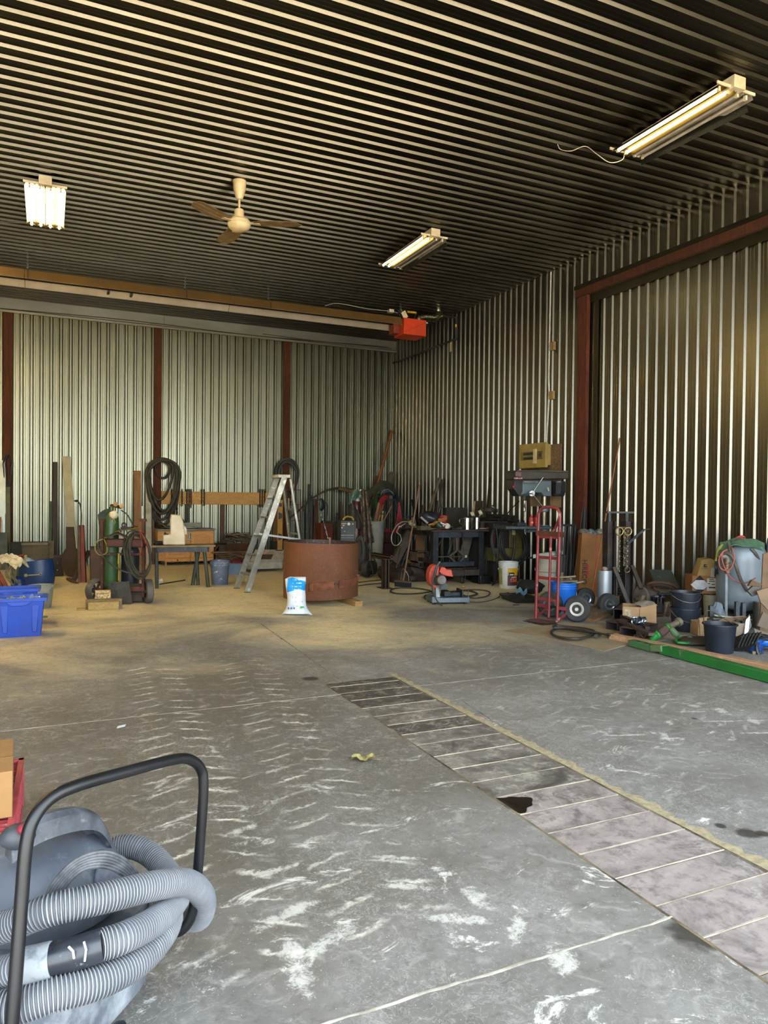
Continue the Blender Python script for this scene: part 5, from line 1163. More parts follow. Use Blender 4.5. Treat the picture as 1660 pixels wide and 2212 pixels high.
# ---- along the back wall between ladder and corner
s = Bk(680, YB-.5); k = s.k
leaner(655, 1105, 655, 1200, 5, 3, 'grey_pipe', 'grey-green pipe upright right of the ladder legs', 'pipe', P('#5e6a5e', .5, .4), out=.25)
leaner(669, 1046, 668, 1200, 4, 3, 'steel_bar', 'thin dark steel bar upright right of the rusty rack', 'bar', m_dark_metal, out=.25)
leaner(664, 1085, 664, 1200, 7, 3, 'grey_bar', 'wide grey steel bar leaning right of the rusty rack', 'bar', P('#57554d', .6, .4), out=.3)
leaner(673, 1070, 672, 1200, 6, 3, 'grey_bar', 'grey steel bar with bracket leaning under the arched hose', 'bar', P('#4c4740', .6, .4), out=.35)
leaner(684, 1078, 679, 1200, 9, 3, 'brown_plank', 'reddish brown plank leaning behind the white-edged board', 'plank', wood('#5f3920', '#482a18', (4,4,1)), out=.3)
leaner(689, 1080, 693, 1200, 5, 3, 'white_edged_board', 'thin board with whitish edge leaning left of the black cane', 'board', P('#8f8d7c', .7, c2='#6f6a55'), out=.45)
s = Bk(695, YB-.75)
cn = thing('marked_cane', 'black and white cane with black head leaning behind the rusty ring', 'cane', s)
part('shaft', MB().cyl(s(709, 1164, -.1), s(699, 1126, .1), .014).cyl(s(699, 1126, .1), s(693, 1110, .15), .012), P('#c4c4cc', .4, c2='#3a3a40', sc_=25, lo=.5, hi=.52), cn)
part('head', MB().blob(s(695, 1090, .2), (.07, .03, .14), 5, .3), m_black, cn)
part('hook', MB().tube([s(686, 1079, .2), s(697, 1080, .2), s(706, 1088, .2), s(708, 1102, .2), s(706, 1116, .2)], .012, 7, sm=5), m_black, cn)
solo('orange_crate', 'rusty orange plywood box by the back wall behind the ring', 'box', MB().box(s(694, 0, .1).x, s(720, 0, .1).x, .1, .5, 0, s(0, 1130, .1).z), P('#6b2f16', .8, c2='#542612', sc_=3), s, bev=.01)
solo('olive_crate', 'dark olive box top behind the orange plywood box', 'box', MB().box(s(698, 0, .55).x, s(722, 0, .55).x, .55, .7, 0, s(0, 1126, .55).z), m_olive, s)
leaner(723, 1126, 722, 1200, 5, 3, 'olive_plank', 'short olive plank upright left of the yellow-topped welder', 'plank', P('#4d4226', .8), out=.5)
leaner(728, 1108, 727, 1200, 4, 3, 'dark_stake', 'thin dark stake upright left of the yellow-topped welder', 'stake', m_olive, out=.4)
leaner(738, 1083, 742, 1200, 3.5, 3, 'wood_pole', 'slim brown wooden pole leaning behind the yellow-topped welder', 'pole', wood('#6b4326', '#52321c'), out=.3)
# arched hose / wand
s = Bk(700, YB-.35)
aw = thing('arched_pipe', 'dark arched hose with tan sleeve spanning above the leaning bars', 'pipe', s)
part('pipe', MB().tube([s(600, 1140, .0), s(640, 1108, 0), s(668, 1082, 0), s(700, 1062, 0), s(732, 1054, 0), s(765, 1058, 0)], .022, 8, sm=6), m_olive, aw)
part('sleeve', MB().beam(s(731, 1055, 0), s(764, 1062, 0), .06, .08), P('#5e4a1e', .8, c2='#4b3b19'), aw, bev=.012)
# ---- yellow/black welder on its cart
s = S(750, 1246, rz=-.3); k = s.k
wl = thing('welder', 'black and yellow welding machine with control panel behind the rusty ring', 'welder', s)
z0, z1 = s(0, 1172).z, s(0, 1124).z; xl, xr = s(735, 0).x, s(768, 0).x
part('case', MB().box(xl, xr, 0, .55, z0-.55, z1), P('#1d2013', .5, c2='#14160e'), wl, bev=.012)
part('front_panel', MB().box(xl+.01, xr-.01, -.012, 0, z0, z1-.02), P('#15170f', .5), wl, bev=.004)
part('side_panel', MB().box(xr-.004, xr+.006, .0, .5, z0, z1-.02), P('#6b5a14', .5), wl)
part('handle', MB().tube([(xl+.06, .05, z1), (xl+.09, .05, z1+.05), ((xl+xr)/2, .05, z1+.07), (xr-.06, .05, z1+.05), (xr-.03, .05, z1)], .018, 8, sm=4), P('#9a7a14', .5), wl)
part('dial', MB().cyl(s(754, 1132, -.012), s(754, 1132, -.03), k*3.2, n=20), P('#c8c3b4', .4), wl)
part('small_dial', MB().cyl(s(762.5, 1132, -.012), s(762.5, 1132, -.025), k*1.8, n=14), P('#8d8766', .4), wl)
part('name_plate', MB().box(s(738, 0).x, s(748, 0).x, -.016, -.012, s(0, 1132).z, s(0, 1130).z), P('#a9813a', .5), wl)
part('indicator', MB().box(s(741, 0).x, s(744, 0).x, -.016, -.012, s(0, 1136).z, s(0, 1134).z).box(s(738, 0).x, s(740, 0).x, -.016, -.012, s(0, 1141).z, s(0, 1139).z).box(s(743, 0).x, s(746, 0).x, -.016, -.012, s(0, 1148).z, s(0, 1147).z), P('#d0d0c0', .5), wl)
part('slot', MB().box(s(737, 0).x, s(765, 0).x, -.02, -.012, s(0, 1157).z, s(0, 1155.5).z).box(s(737, 0).x, s(764, 0).x, -.016, -.012, s(0, 1162).z, s(0, 1161).z), P('#7d7c70', .5), wl)
s = S(797, 1246); k = s.k
bc = thing('bottle_cart', 'dark two-wheeled bottle cart right of the rusty ring, with a red-brown gas bottle', 'cart', s)
for cx, cy, rr, yy, zz in ((792, 1231, 17.5, 0, 1), (805, 1225, 14, .45, 1)):
    R_ = k*rr if yy == 0 else k*15.5; cc = s(cx, cy, yy); cc.z = R_
    wh = part('wheel', MB().lathe([(R_*.55, -.05), (R_*.95, -.055), (R_, -.03), (R_, .03), (R_*.95, .055), (R_*.55, .05)], cc, 28, ax=(1, -.35, 0)), P('#3a3934', .8, c2='#2a2a28', sc_=20, bump=.4), bc)
part('frame', MB().beam(s(782, 1215, .1), s(782, 1130, .2), .05, .05).beam(s(803, 1212, .2), s(803, 1140, .2), .03, .03).box(s(760, 0, .1).x, s(806, 0, .1).x, .0, .5, .12, .16).beam(s(793, 1175, .05), s(814, 1219, .1), .03, .03), m_dk2, bc)
part('tray_box', MB().box(s(772, 0, .02).x, s(787, 0, .02).x, .0, .3, .1, s(0, 1160, .02).z), m_olive, bc, bev=.01)
gb = thing('gas_bottle', 'red-brown gas bottle with white neck strapped on the bottle cart', 'gas cylinder', s)
part('bottle', MB().lathe([(k*9, .17), (k*9.5, s(0, 1100, .25).z), (k*8.5, s(0, 1088, .25).z), (k*6, s(0, 1083, .25).z)], (s(770, 0, .25).x, .25, 0), 24), P('#4f1d18', .35, c2='#3e1814'), gb)
part('neck', MB().lathe([(k*6, s(0, 1083, .25).z), (k*5, s(0, 1076, .25).z), (k*3, s(0, 1072, .25).z)], (s(773, 0, .25).x, .25, 0), 16), P('#a9a79c', .5), gb)
part('gauge', MB().cyl(s(779.5, 1059.5, .12), s(779.5, 1059.5, .16), k*2.6, n=18), P('#c2bca0', .4), gb)
def drape(name, label, s, f, nu, nv, mat, t=.012, cat_='cloth'): return solo(name, label, cat_, MB().sheet(f, nu, nv, t), mat, s)
drape('green_rag', 'pale green rag over the top of the red-brown gas bottle', s, lambda u, v: s(756+u*26, 1066-8*math.sin(u*2.6)+v*22*(1-.3*u)+2*math.sin(u*11+v*3), .16+.06*math.sin(u*9+v*4)), 16, 10, P('#5d7a6a', .9, c2='#42594e', sc_=10, bump=.5))
drape('camo_jacket', 'brown patterned jacket hanging beside the red-brown gas bottle', s, lambda u, v: s(784+(u-.3)*(13+12*v)+7*v, 1062+v*110-6*(1-abs(u-.4)*2)*(1-v), .06+.07*math.sin(u*14+v*2)+.03*math.sin(v*13)), 22, 22, P('#5e5040', .9, c2='#3b3126', sc_=12, lo=.45, hi=.55, wear='#8c7d68', wa=.58, wb=.62, ws=20, bump=.5), .02)
drape('leather_sleeve', 'black dusty leather apron slumped on the welder', s, lambda u, v: s(751+u*18+v*22*u, 1096-8*math.sin(u*PI)+v*(48-10*u)+v*v*20*u, .1+.06*math.sin(u*8+v*3)), 14, 14, P('#23221d', .7, c2='#35322a', sc_=14, bump=.4), .02)
drape('brown_cloth', 'long dark brown cloth trailing below the patterned jacket', s, lambda u, v: s(786+u*10-2*v, 1165+v*50, .04+.05*math.sin(u*9)), 10, 10, P('#32241d', .9, c2='#261c17', bump=.4), .02)
mb = MB()
for i in range(5): mb.tube([s(768+i, 1168, -.02), s(779, 1158+i*2, -.06), s(786-i, 1170, -.06), s(788-i, 1195, -.07), s(782-i*2, 1225-i*4, -.06), s(772, 1232-i*4, -.04), s(768, 1200, -.03)], .011, 7, sm=5)
mb.tube([s(800, 1215, -.1), s(806, 1235, -.15), s(803, 1244, -.2), s(785, 1250, -.2), s(776, 1251, -.2)], .011, 7, sm=5)
solo('welding_cable', 'black welding cable looped on the bottle cart', 'cable', mb, m_rub, s)
# ---- white barrel with sticks
s = S(812, 1222); k = s.k
wb = thing('white_barrel', 'tall white plastic barrel full of sticks near the corner', 'barrel', s)
zt = s(0, 1126, .25).z
part('barrel', MB().lathe([(k*13, 0), (k*14, .04), (k*17, .7), (k*18, zt-.03), (k*18.4, zt-.02), (k*18.4, zt), (k*17, zt), (k*14, .1), (0.001, .1)], (0, .22, 0), 32), P('#9ca09a', .6, c2='#80857c', sc_=3, wear='#5d5c50', wa=.68, wb=.72, ws=9), wb)
for i, (x0, y0, x1, y1, yy, w, c) in enumerate(((812, 1124, 819, 1086, .2, .045, '#7d6230'), (817, 1126, 829, 1090, .25, .03, '#6b4a30'), (829, 1126, 847, 1092, .2, .035, '#8a5b38'), (808, 1126, 812, 1108, .15, .035, '#5b4028'), (818, 1125, 822, 1112, .12, .03, '#a08434'), (824, 1126, 828, 1116, .14, .03, '#9a7c30'), (815, 1124, 823, 1096, .3, .04, '#6a4d24'))):
    nm = ['tallest olive stick', 'dark brown stick', 'slanted reddish dowel', 'short dark stub', 'short yellow stub', 'second yellow stub', 'brown lath'][i]
    a = s(x0, y0, yy); b = s(x1, y1, yy); d = (a-b); a = a+d*.6
    solo('stick', nm+' standing in the white barrel', 'stick', MB().beam(a, b, w, w*.6), wood(c, c), s, group='sticks in the white barrel')
solo('yellow_tool', 'black and yellow tool handle standing in the white barrel', 'tool', MB().beam(s(825, 1128, .18), s(828, 1104, .18), .035, .03), P('#a88a1c', .5, c2='#191919', sc_=9, lo=.49, hi=.51), s)
# ---- hose heap on the corner wall
def down(a, b): return b+(a-b)*(b.z/(b.z-a.z))                # run a leaning line on down to the floor
s = Bk(835, YB-.7); k = s.k
mb = MB(); rnd = random.Random(3)
for i in range(9): mb.tube([s(818-i*1.5+rnd.uniform(-2, 2), 1142, -.05-.03*i), s(815-i+rnd.uniform(-2, 2), 1110, -.08-.02*i), s(822-i, 1078, -.08), s(842+i*.3, 1064+i*.6, -.08-.02*i), s(862-i*1.4, 1076, -.06), s(869-i*1.5, 1100+i, -.05), s(873-i*2.2, 1140, -.05)], .016, 7, sm=6)
solo('dark_hose_bundle', 'blue-black hose bundle draped over the stand in the corner', 'hose', mb, P('#12191f', .6, c2='#1b2226'), s)
mb = MB()
for i in range(5): mb.tube([s(808+i*2.4, 1148, -.2-.02*i), s(811+i*2.2, 1115, -.22), s(820+i*2, 1082+i, -.22), s(832+i*2, 1069+i*.6, -.2)], .013, 7, sm=6)
for i in range(5): mb.tube([s(863-i*.4, 1085, -.15), s(867-i*1.8, 1110, -.2), s(867-i*3.5, 1142, -.2), s(852-i*2, 1150+i*.6, -.25), s(832, 1141+i*1.5, -.25)], .013, 7, sm=6)
solo('red_hose_bundle', 'bright red hose looped with the dark bundle in the corner', 'hose', mb, P('#a31d26', .55, c2='#851820'), s)
mb = MB()
for i in range(7): mb.tube([s(790+i*1.2, 1070+i*2, .05-.03*i), s(806, 1052+i*2.4, .0), s(825+i*.5, 1040+i*2.2, -.03*i), s(846, 1047+i*2, -.02*i), s(856-i*.5, 1063+i*.8, 0)], .024, 7, sm=6)
solo('olive_hose_heap', 'thick olive-brown hoses arched over the top of the corner heap', 'hose', mb, P('#3a3723', .75, c2='#2b2a1c', sc_=9), s)
drape('green_tarp', 'dark green tarp hanging on the left of the corner hose heap', s, lambda u, v: s(802+u*26-v*1, 1080-20*u+v*(22+16*(1-u))+2*math.sin(u*9), -.12+.05*math.sin(u*10)), 12, 10, P('#1f3f20', .85, c2='#173018', bump=.4), .02)
drape('grey_cloth', 'pale grey cloth laid over the dark hose bundle', s, lambda u, v: s(823+u*28, 1069-12*math.sin(u*PI*.9+.2)+v*6, -.26+v*.2), 12, 5, P('#7d8483', .85, c2='#646b6a'), .014)
st_ = MB().beam(s(838, 1066, 0), s(838, 1195, 0)*Vector((1,1,0)), .06, .06).beam(s(812, 1080, 0), s(866, 1080, 0), .05, .05)
solo('hose_stand', 'dark post stand carrying the hoses in the corner', 'stand', st_, m_dk2, s)
solo('wood_pole', 'long orange-brown wooden pole leaning into the corner', 'pole', MB().cyl(down(s(812, 1060, .3), onY(847, 930, YB-.08)-s.o), onY(847, 930, YB-.08)-s.o, .035, .04), wood('#8a5522', '#6b3f18'), s)
solo('wood_plank', 'grey weathered plank end sticking up behind the corner hose heap', 'plank', MB().beam(down(s(838, 1060, .4), s(848, 1020, .5)), s(848, 1020, .5), .13, .05), wood('#6a6252', '#514a3d'), s, bev=.003)
solo('wood_plank', 'short brown plank end left of the long leaning pole', 'plank', MB().beam(down(s(808, 1050, .37), s(814, 1028, .4)), s(814, 1028, .4), .07, .04), wood('#6a4526', '#52341c'), s)
s = Bk(850, YB-1.2); k = s.k
solo('red_toolbox', 'dark red crates half hidden behind the workbench end', 'crate', MB().box(s(834, 0).x, s(850, 0).x, 0, .3, s(0, 1172).z, s(0, 1150).z).box(s(832, 0).x, s(852, 0).x, .02, .3, 0, s(0, 1174).z), P('#43181a', .7, c2='#2c1414'), s)
# ================================================================ workbench side
def loc(s, q): return Matrix.Rotation(-s.a, 3, 'Z') @ (q-s.o)
m_iron = P('#33363b', .5, .6, c2='#26282b', sc_=5, wear='#565a60', wa=.6, wb=.7, ws=14)
m_blue_iron = P('#3f464f', .5, .6, c2='#2f353c', sc_=5)
m_brown_iron = P('#46372c', .7, .4, c2='#33281f', sc_=7)
s = S(941, 1266, rz=0); k = s.k
far = loc(s, F(848, 1251)); D = far.y; xr = s(1040, 0, 0).x; xl = -.02
wbn = thing('steel_workbench', 'dark steel workbench with cluttered top by the right wall', 'workbench', s)
zt = s(0, 1146, 0).z; wl_ = .09
part('bench_top', MB().box(-.12, xr+.12, -.06, D+.15, zt-.02, zt+.008), m_brown_iron, wbn, bev=.003)
for x, y in ((0, 0), (xr, 0), (0, D), (xr, D)):
    a = .1; sx = 1 if x == 0 else -1
    part('leg', MB().box(x-.045, x+.045, y-.006, y+.006, .0, zt-.02).box(x-.045*sx-.006, x-.045*sx+.006, y, y+.09, 0, zt-.02), m_iron, wbn)
part('apron', MB().box(.05, xr*.56, -.0, .02, zt-.12, zt-.022).box(xr*.60, xr-.05, 0, .02, zt-.12, zt-.022), m_blue_iron, wbn)
part('apron', MB().box(-.03, -.01, .05, D-.05, zt-.1, zt-.022).box(.05, xr-.05, D, D+.02, zt-.1, zt-.022), m_iron, wbn)
part('lower_rail', MB().box(.05, xr-.12, .02, .08, s(0, 1225).z, s(0, 1218).z+.02), m_blue_iron, wbn)
part('lower_beam', MB().box(.05, xr-.03, -.01, .10, s(0, 1246).z, s(0, 1233).z), P('#3d332a', .75, c2='#2e261f'), wbn, bev=.004)
part('shelf', MB().box(.0, xr, .08, D, s(0, 1232).z, s(0, 1230).z), m_brown_iron, wbn)
part('side_rail', MB().box(-.03, .0, .05, D-.05, s(0, 1218).z, s(0, 1209).z), m_brown_iron, wbn)
for x, y in ((xr*.72, .18), (-.0, D*.8)):
    c_ = part('caster', MB().lathe([(.035, -.02), (.05, -.016), (.05, .016), (.035, .02)], (x, y, .05), 20, ax=(1, .2, 0)), m_dk2, wbn)
    part('fork', MB().box(x-.04, x-.03, y-.03, y+.03, .03, .16).box(x+.03, x+.04, y-.03, y+.03, .03, .16).box(x-.09, x+.09, y-.05, y+.05, .16, .175), m_steel, c_)
# under the bench
js = thing('scissor_jack', 'grey scissor jack with brown post under the workbench', 'jack', s)
y = .12; jm = P('#5d5a52', .5, .6, c2='#47443d')
pts = [s(970, 1202, y), s(988, 1188, y), s(1003, 1202, y), s(988, 1219, y)]
mb = MB()
for a, b in zip(pts, pts[1:]+pts[:1]): mb.beam(a, b, .05, .035)
part('arms', mb, jm, js); part('screw', MB().cyl(s(946, 1203, y), s(1010, 1202, y), .009), m_steel, js); part('base_plate', MB().beam(s(974, 1220, y), s(996, 1220, y), .1, .03), jm, js)
part('nut_block', MB().box(s(1004, 0, y).x, s(1008, 0, y).x, y-.03, y, s(0, 1206, y).z, s(0, 1201, y).z), P('#b9b4a2', .5), js)
part('post', MB().cyl(s(987.5, 1188, y), s(986.5, 1148, y), .035, n=14), P('#4e3a2e', .6, .3), js)
solo('wood_plank', 'grey wide board slanting under the workbench behind the jack', 'plank', MB().beam(s(995, 1226, .3), s(1014, 1152, .45), .17, .03, (0,1,0)), wood('#5f594a', '#4a4538'), s)
solo('punched_strip', 'thin perforated steel strip leaning inside the workbench', 'strip', MB().beam(s(968, 1204, .25), s(981, 1152, .3), .04, .01, (0,1,0)), jm, s)
solo('blue_steel_box', 'dark blue steel box under the workbench right of the jack', 'box', MB().box(s(1000, 0, .3).x, s(1014, 0, .3).x, .3, .5, s(0, 1229, .3).z, s(0, 1204, .3).z), P('#1f2a33', .5), s)
hb_ = MB()
for x0, z0_, x1, z1_ in ((902, 1226, 913, 1214), (911, 1227, 926, 1209), (899, 1214, 924, 1190)):
    a, b = s(x0, z0_, .5), s(x1, z1_, .5); t_ = .012
    hb_.box(a.x, b.x, .45, .75, a.z, a.z+t_).box(a.x, b.x, .45, .75, b.z-t_, b.z).box(a.x, a.x+t_, .45, .75, a.z, b.z).box(b.x-t_, b.x, .45, .75, a.z, b.z)
solo('tube_offcuts', 'stack of brownish square tube offcuts on the workbench shelf', 'steel tubes', hb_, P('#5a4d42', .7, .3, c2='#40362e', sc_=9), s)
solo('diagonal_timber', 'grey-brown timber slanting under the left end of the workbench', 'timber', MB().beam(s(852, 1215, D*.6), s(886, 1150, D*.7), .14, .08, (0,1,0)), wood('#4a3c2f', '#382d23'), s)
solo('orange_sheet', 'amber sheet standing on the workbench shelf', 'sheet', MB().slab(s(897, 1208, .6), s(917, 1206, .6), s(899, 1155, .7), .01), P('#5b3a14', .6, c2='#4a2e10'), s)
rnd = random.Random(21)
bars = ['black rod slanting left under the workbench', 'thin dark rod under the workbench', 'grey rod crossing under the workbench', 'steel rod leaning inside the workbench left part', 'dark bar slanting in the middle of the workbench', 'short rod beside the orange sheet under the workbench']
for i, (x0, y0, x1, y1, yy) in enumerate(((853, 1238, 868, 1180, .7), (866, 1228, 880, 1190, .8), (860, 1210, 900, 1200, .9), (914, 1160, 930, 1218, .4), (944, 1185, 957, 1160, .3), (925, 1226, 934, 1175, .5))):
    solo('steel_rod', bars[i], 'rod', MB().cyl(s(x0, y0, yy), s(x1, y1, yy), .012), m_iron if i % 2 else m_brown_iron, s)
solo('hanging_wire', 'thin wires hanging down the front of the workbench', 'wire', MB().tube([s(958, 1147, -.08), s(957, 1180, -.09), s(958, 1220, -.08)], .005, 5).tube([s(999, 1147, -.08), s(1003, 1200, -.09), s(1006, 1250, -.07)], .004, 5), m_black, s)
solo('junk_heap', 'dark steel offcuts heaped on the floor behind the workbench legs', 'steel offcuts', MB().blob((.2, .9, .1), (.5, .3, .2), 4, .5, 18, 10).blob((-.3, D*.7, .12), (.3, .3, .2), 9, .5, 18, 10), m_brown_iron, s)
# on the bench
zb = zt+.008
def on(px, y): return s(px, 1140, y).x
hm = MB().blob(s(929, 1118, .35), (.17, .16, .12), 8, .25, 20, 12)
hl = thing('welding_helmet', 'black welding helmet lying on the workbench', 'helmet', s)
part('shell', hm, P('#1a1d20', .4, c2='#24272a'), hl); part('visor', MB().beam(s(908, 1116, .25), s(925, 1131, .2), .12, .05), P('#2a2e2f', .3), hl, bev=.01)
rc = thing('red_can', 'red plastic can behind the welding helmet on the workbench', 'can', s)
part('body', MB().lathe([(k*9.3, zb), (k*9.8, zb+k*22), (k*10.5, zb+k*23), (k*10.8, zb+k*30), (k*10, zb+k*30)], (on(958, .6), .6, 0), 26), P('#a8202c', .5, c2='#8c1a24'), rc)
part('dark_cap', MB().tube([s(949, 1106, .6), s(951, 1098, .6), s(958, 1095, .6), s(965, 1099, .6), s(966, 1106, .6)], .012, 6, sm=4), m_black, rc)
solo('leather_pad', 'orange-brown leather pad on the workbench in front of the red can', 'pad', MB().sheet(lambda u, v: s(941+u*25, 1117+v*8+3*math.sin(u*4), .15+.1*v+.1*(1-v)), 8, 6, .012), P('#8a5a22', .8), s)
gr = thing('angle_grinder', 'green angle grinder with white disc on the workbench edge', 'grinder', s)
part('body', MB().tube([s(945, 1132, -.02), s(953, 1138, -.04)], [k*6, k*5.5], 14), P('#1c3a30', .5), gr); part('disc', MB().cyl(s(966, 1136, -.08), s(968, 1137, -.03), k*6, n=22), P('#b9b2a0', .5), gr)
part('side_handle', MB().cyl(s(952, 1129, -.06), s(963, 1134, -.1), .012), P('#c9c9c9', .4), gr); part('guard', MB().blob(s(959, 1136, -.05), (.04, .03, .035), 3, .2), m_steel, gr)
solo('wood_blocks', 'dark olive wood block on the front edge of the workbench', 'wood block', MB().box(on(901, .12), on(930, .0), -.02, .14, zb, zb+k*9), wood('#4b4226', '#3a321d'), s, bev=.003)
for i, (px, w_, h_, lab) in enumerate(((1009, 11.5, 26, 'shiny ribbed steel can with a handle on the workbench'), (1030, 9, 29, 'taller plain steel can right of the ribbed one on the workbench'))):
    c_ = thing('steel_can', lab, 'can', s); pr = [(k*w_, zb)]
    if i == 0:
        for j in range(12): pr += [(k*w_*1.0, zb+k*h_*(j+.2)/12), (k*w_*.97, zb+k*h_*(j+.7)/12)]
    pr += [(k*w_, zb+k*h_), (k*w_*.95, zb+k*h_), (k*w_*.93, zb+.02)]
    part('body', MB().lathe(pr, (on(px, .15+.12*i), .15+.12*i, 0), 28), P('#b9b6ae', .18, 1.0, c2='#8f8c84', sc_=3), c_)
    if i == 0: part('handle', MB().tube([s(999, 1120, .1), s(994, 1122, .08), s(994, 1130, .08), s(999, 1134, .1)], .008, 6, sm=4), m_steel, c_)
    if i == 1: part('lid', MB().box(s(1019, 1120, .2).x, s(1040, 1120, .2).x, .2, .35, s(0, 1118, .25).z, s(0, 1115, .25).z), m_iron, c_)
for px, py, a_, lab in ((1021, 1110, .5, 'upright cream gauge standing in the tall steel can'), (1038, 1107, -.5, 'tilted cream gauge beside the tall steel can')):
    solo('pressure_gauge', lab, 'gauge', MB().cyl(s(px-3, py+2, .28), s(px+3, py-1, .26), k*6, n=20).cyl(s(px, py+3, .28), s(px-3, py+13, .3), .012), P('#b5a98a', .5, c2='#948868'), s)
solo('wooden_spatula', 'pale wooden spatula standing behind the gauges on the workbench', 'spatula', MB().beam(s(1023, 1114, .3), s(1026, 1083, .35), .03, .01), wood('#8a7350', '#6f5a3c'), s)
pnl = [('dark olive panel standing on the back of the workbench', 963, 1010, 1096, 1140, .9, '#2c261a'), ('brown board end behind the cream gauges', 1024, 1043, 1081, 1125, .95, '#3b3020')]
for lab, x0, x1, y0, y1, yy, cc in pnl: solo('panel', lab, 'panel', MB().box(s(x0, 0, yy).x, s(x1, 0, yy).x, yy, yy+.03, min(zb, s(0, y1, yy).z), s(0, y0, yy).z), P(cc, .8), s)
vz = thing('bench_vise', 'small brownish bench vise on the left end of the workbench', 'vise', s)
y = D*.55; part('body', MB().box(s(876, 0, y).x, s(893, 0, y).x, y, y+.15, zb, s(0, 1127, y).z).box(s(878, 0, y).x, s(883, 0, y).x, y-.05, y+.2, s(0, 1127, y).z, s(0, 1120, y).z), m_brown_iron, vz, bev=.01)
part('bar', MB().cyl(s(872, 1116, y), s(893, 1116, y), .01), m_iron, vz)
solo('brass_fitting', 'small brass regulator fitting with white tag beside the vise', 'fitting', MB().blob(s(887, 1130, D*.3), (.03, .03, .04), 2, .4).box(s(889, 0, D*.3).x, s(897, 0, D*.3).x, D*.3, D*.3+.03, s(0, 1136, D*.3).z, s(0, 1131, D*.3).z), P('#9c8450', .4, .5, c2='#d0ccc0', sc_=14, lo=.48, hi=.52), s)
tl = MB()
tl.tube([s(885, 1127, D*.4), s(868, 1128, D*.4), s(854, 1140, D*.35), s(846, 1160, D*.3), s(849, 1175, D*.3), s(858, 1178, D*.3), s(867, 1168, D*.3), s(865, 1156, D*.3), s(858, 1150, D*.32), s(862, 1140, D*.36), s(876, 1131, D*.4)], .009, 7, sm=6)
solo('clear_tubing', 'clear plastic tubing looping off the left end of the workbench', 'tubing', tl, P('#8f8b80', .25, c2='#6b675c'), s)
# many small tools on the bench
TL = [(880, 1139, .9), (912, 1144, .02), (925, 1133, .5), (935, 1141, .1), (975, 1136, .3), (985, 1139, .1), (992, 1133, .5), (972, 1131, .6), (980, 1144, .0), (990, 1143, .02), (1001, 1128, .7), (900, 1130, .8), (915, 1127, .7), (948, 1146, -.03), (868, 1137, 1.2), (1042, 1138, .2)]
TN = ['wrench', 'chisel', 'pliers', 'screwdriver', 'clamp', 'file', 'hammer', 'bolt', 'punch', 'wrench', 'socket', 'spanner', 'bracket', 'wrench', 'rod', 'nut']
for i, (px, py, yy) in enumerate(TL):
    rnd = random.Random(100+i); x = on(px, yy); L = rnd.uniform(.08, .2); a = rnd.uniform(-.6, .6); m_ = (m_iron, m_brown_iron, m_steel, P('#6a5430', .5, .3))[i % 4]
    mb = MB().beam((x-L/2*math.cos(a), yy-L/2*math.sin(a), zb+.012), (x+L/2*math.cos(a), yy+L/2*math.sin(a), zb+.012+rnd.uniform(0, .02)), .025, .018).blob((x+L/2*math.cos(a), yy+L/2*math.sin(a), zb+.018), (.03, .022, .018), i, .4, 10, 6)
    solo(TN[i], '%s in the clutter on the workbench top, %s' % (TN[i], ['beside the vise', 'by the front left corner', 'beside the helmet', 'behind the grinder', 'middle of the top', 'left of the ribbed can', 'behind the ribbed can', 'behind the red can', 'front edge, middle', 'front edge, near the ribbed can', 'before the dark panel', 'left of the helmet', 'behind the olive block', 'front edge, below the grinder', 'far left end', 'right end'][i]), 'tool', mb, m_, s, group='loose tools on the workbench')
solo('orange_drill', 'orange-yellow cordless tool beside the green grinder', 'tool', MB().beam(s(934, 1134, .1), s(944, 1127, .12), .05, .03).beam(s(926, 1134, .1), s(936, 1131, .1), .03, .025), P('#a8701c', .5), s)
solo('white_cup', 'small white tube standing upright on the workbench', 'tube', MB().cyl((on(919, .3), .3, zb), (on(919, .3), .3, zb+k*8), k*1.3), P('#cfcabb', .5), s)
# ---- steel stand left of the bench
s = S(837, 1272, rz=0.0); k = s.k
ss = thing('steel_stand', 'dark steel beam stand with a square tube on top left of the workbench', 'stand', s)
zt_ = s(0, 1209).z
part('post', MB().box(-k*5.5, k*5, .0, .012, 0, zt_).box(-k*5.5, k*5, .13, .142, 0, zt_).box(-.01, .01, 0, .14, 0, zt_), P('#3f2c1d', .7, .3, c2='#2e2117'), ss)
part('foot_plate', MB().box(-k*12, k*12, -.04, .22, 0, .012), m_brown_iron, ss); part('top_plate', MB().box(-k*11, k*14, -.02, .45, zt_, zt_+.015), m_brown_iron, ss)
a = s(846, 1201, -.03); b = loc(s, onX(832, 1196, (s.o+Vector((0,0,0))).x-.0)) if False else None
tb_ = MB(); w_ = k*8
for x0, x1, z0_, z1_ in ((0, w_, 0, .012), (0, w_, w_*.9-.012, w_*.9), (0, .012, 0, w_*.9), (w_-.012, w_, 0, w_*.9)): tb_.box(k*3+x0, k*3+x1, -.05, .7, zt_+.015+z0_, zt_+.015+z1_)
part('square_tube', tb_, P('#5e4528', .6, .3, c2='#4a3520'), ss)
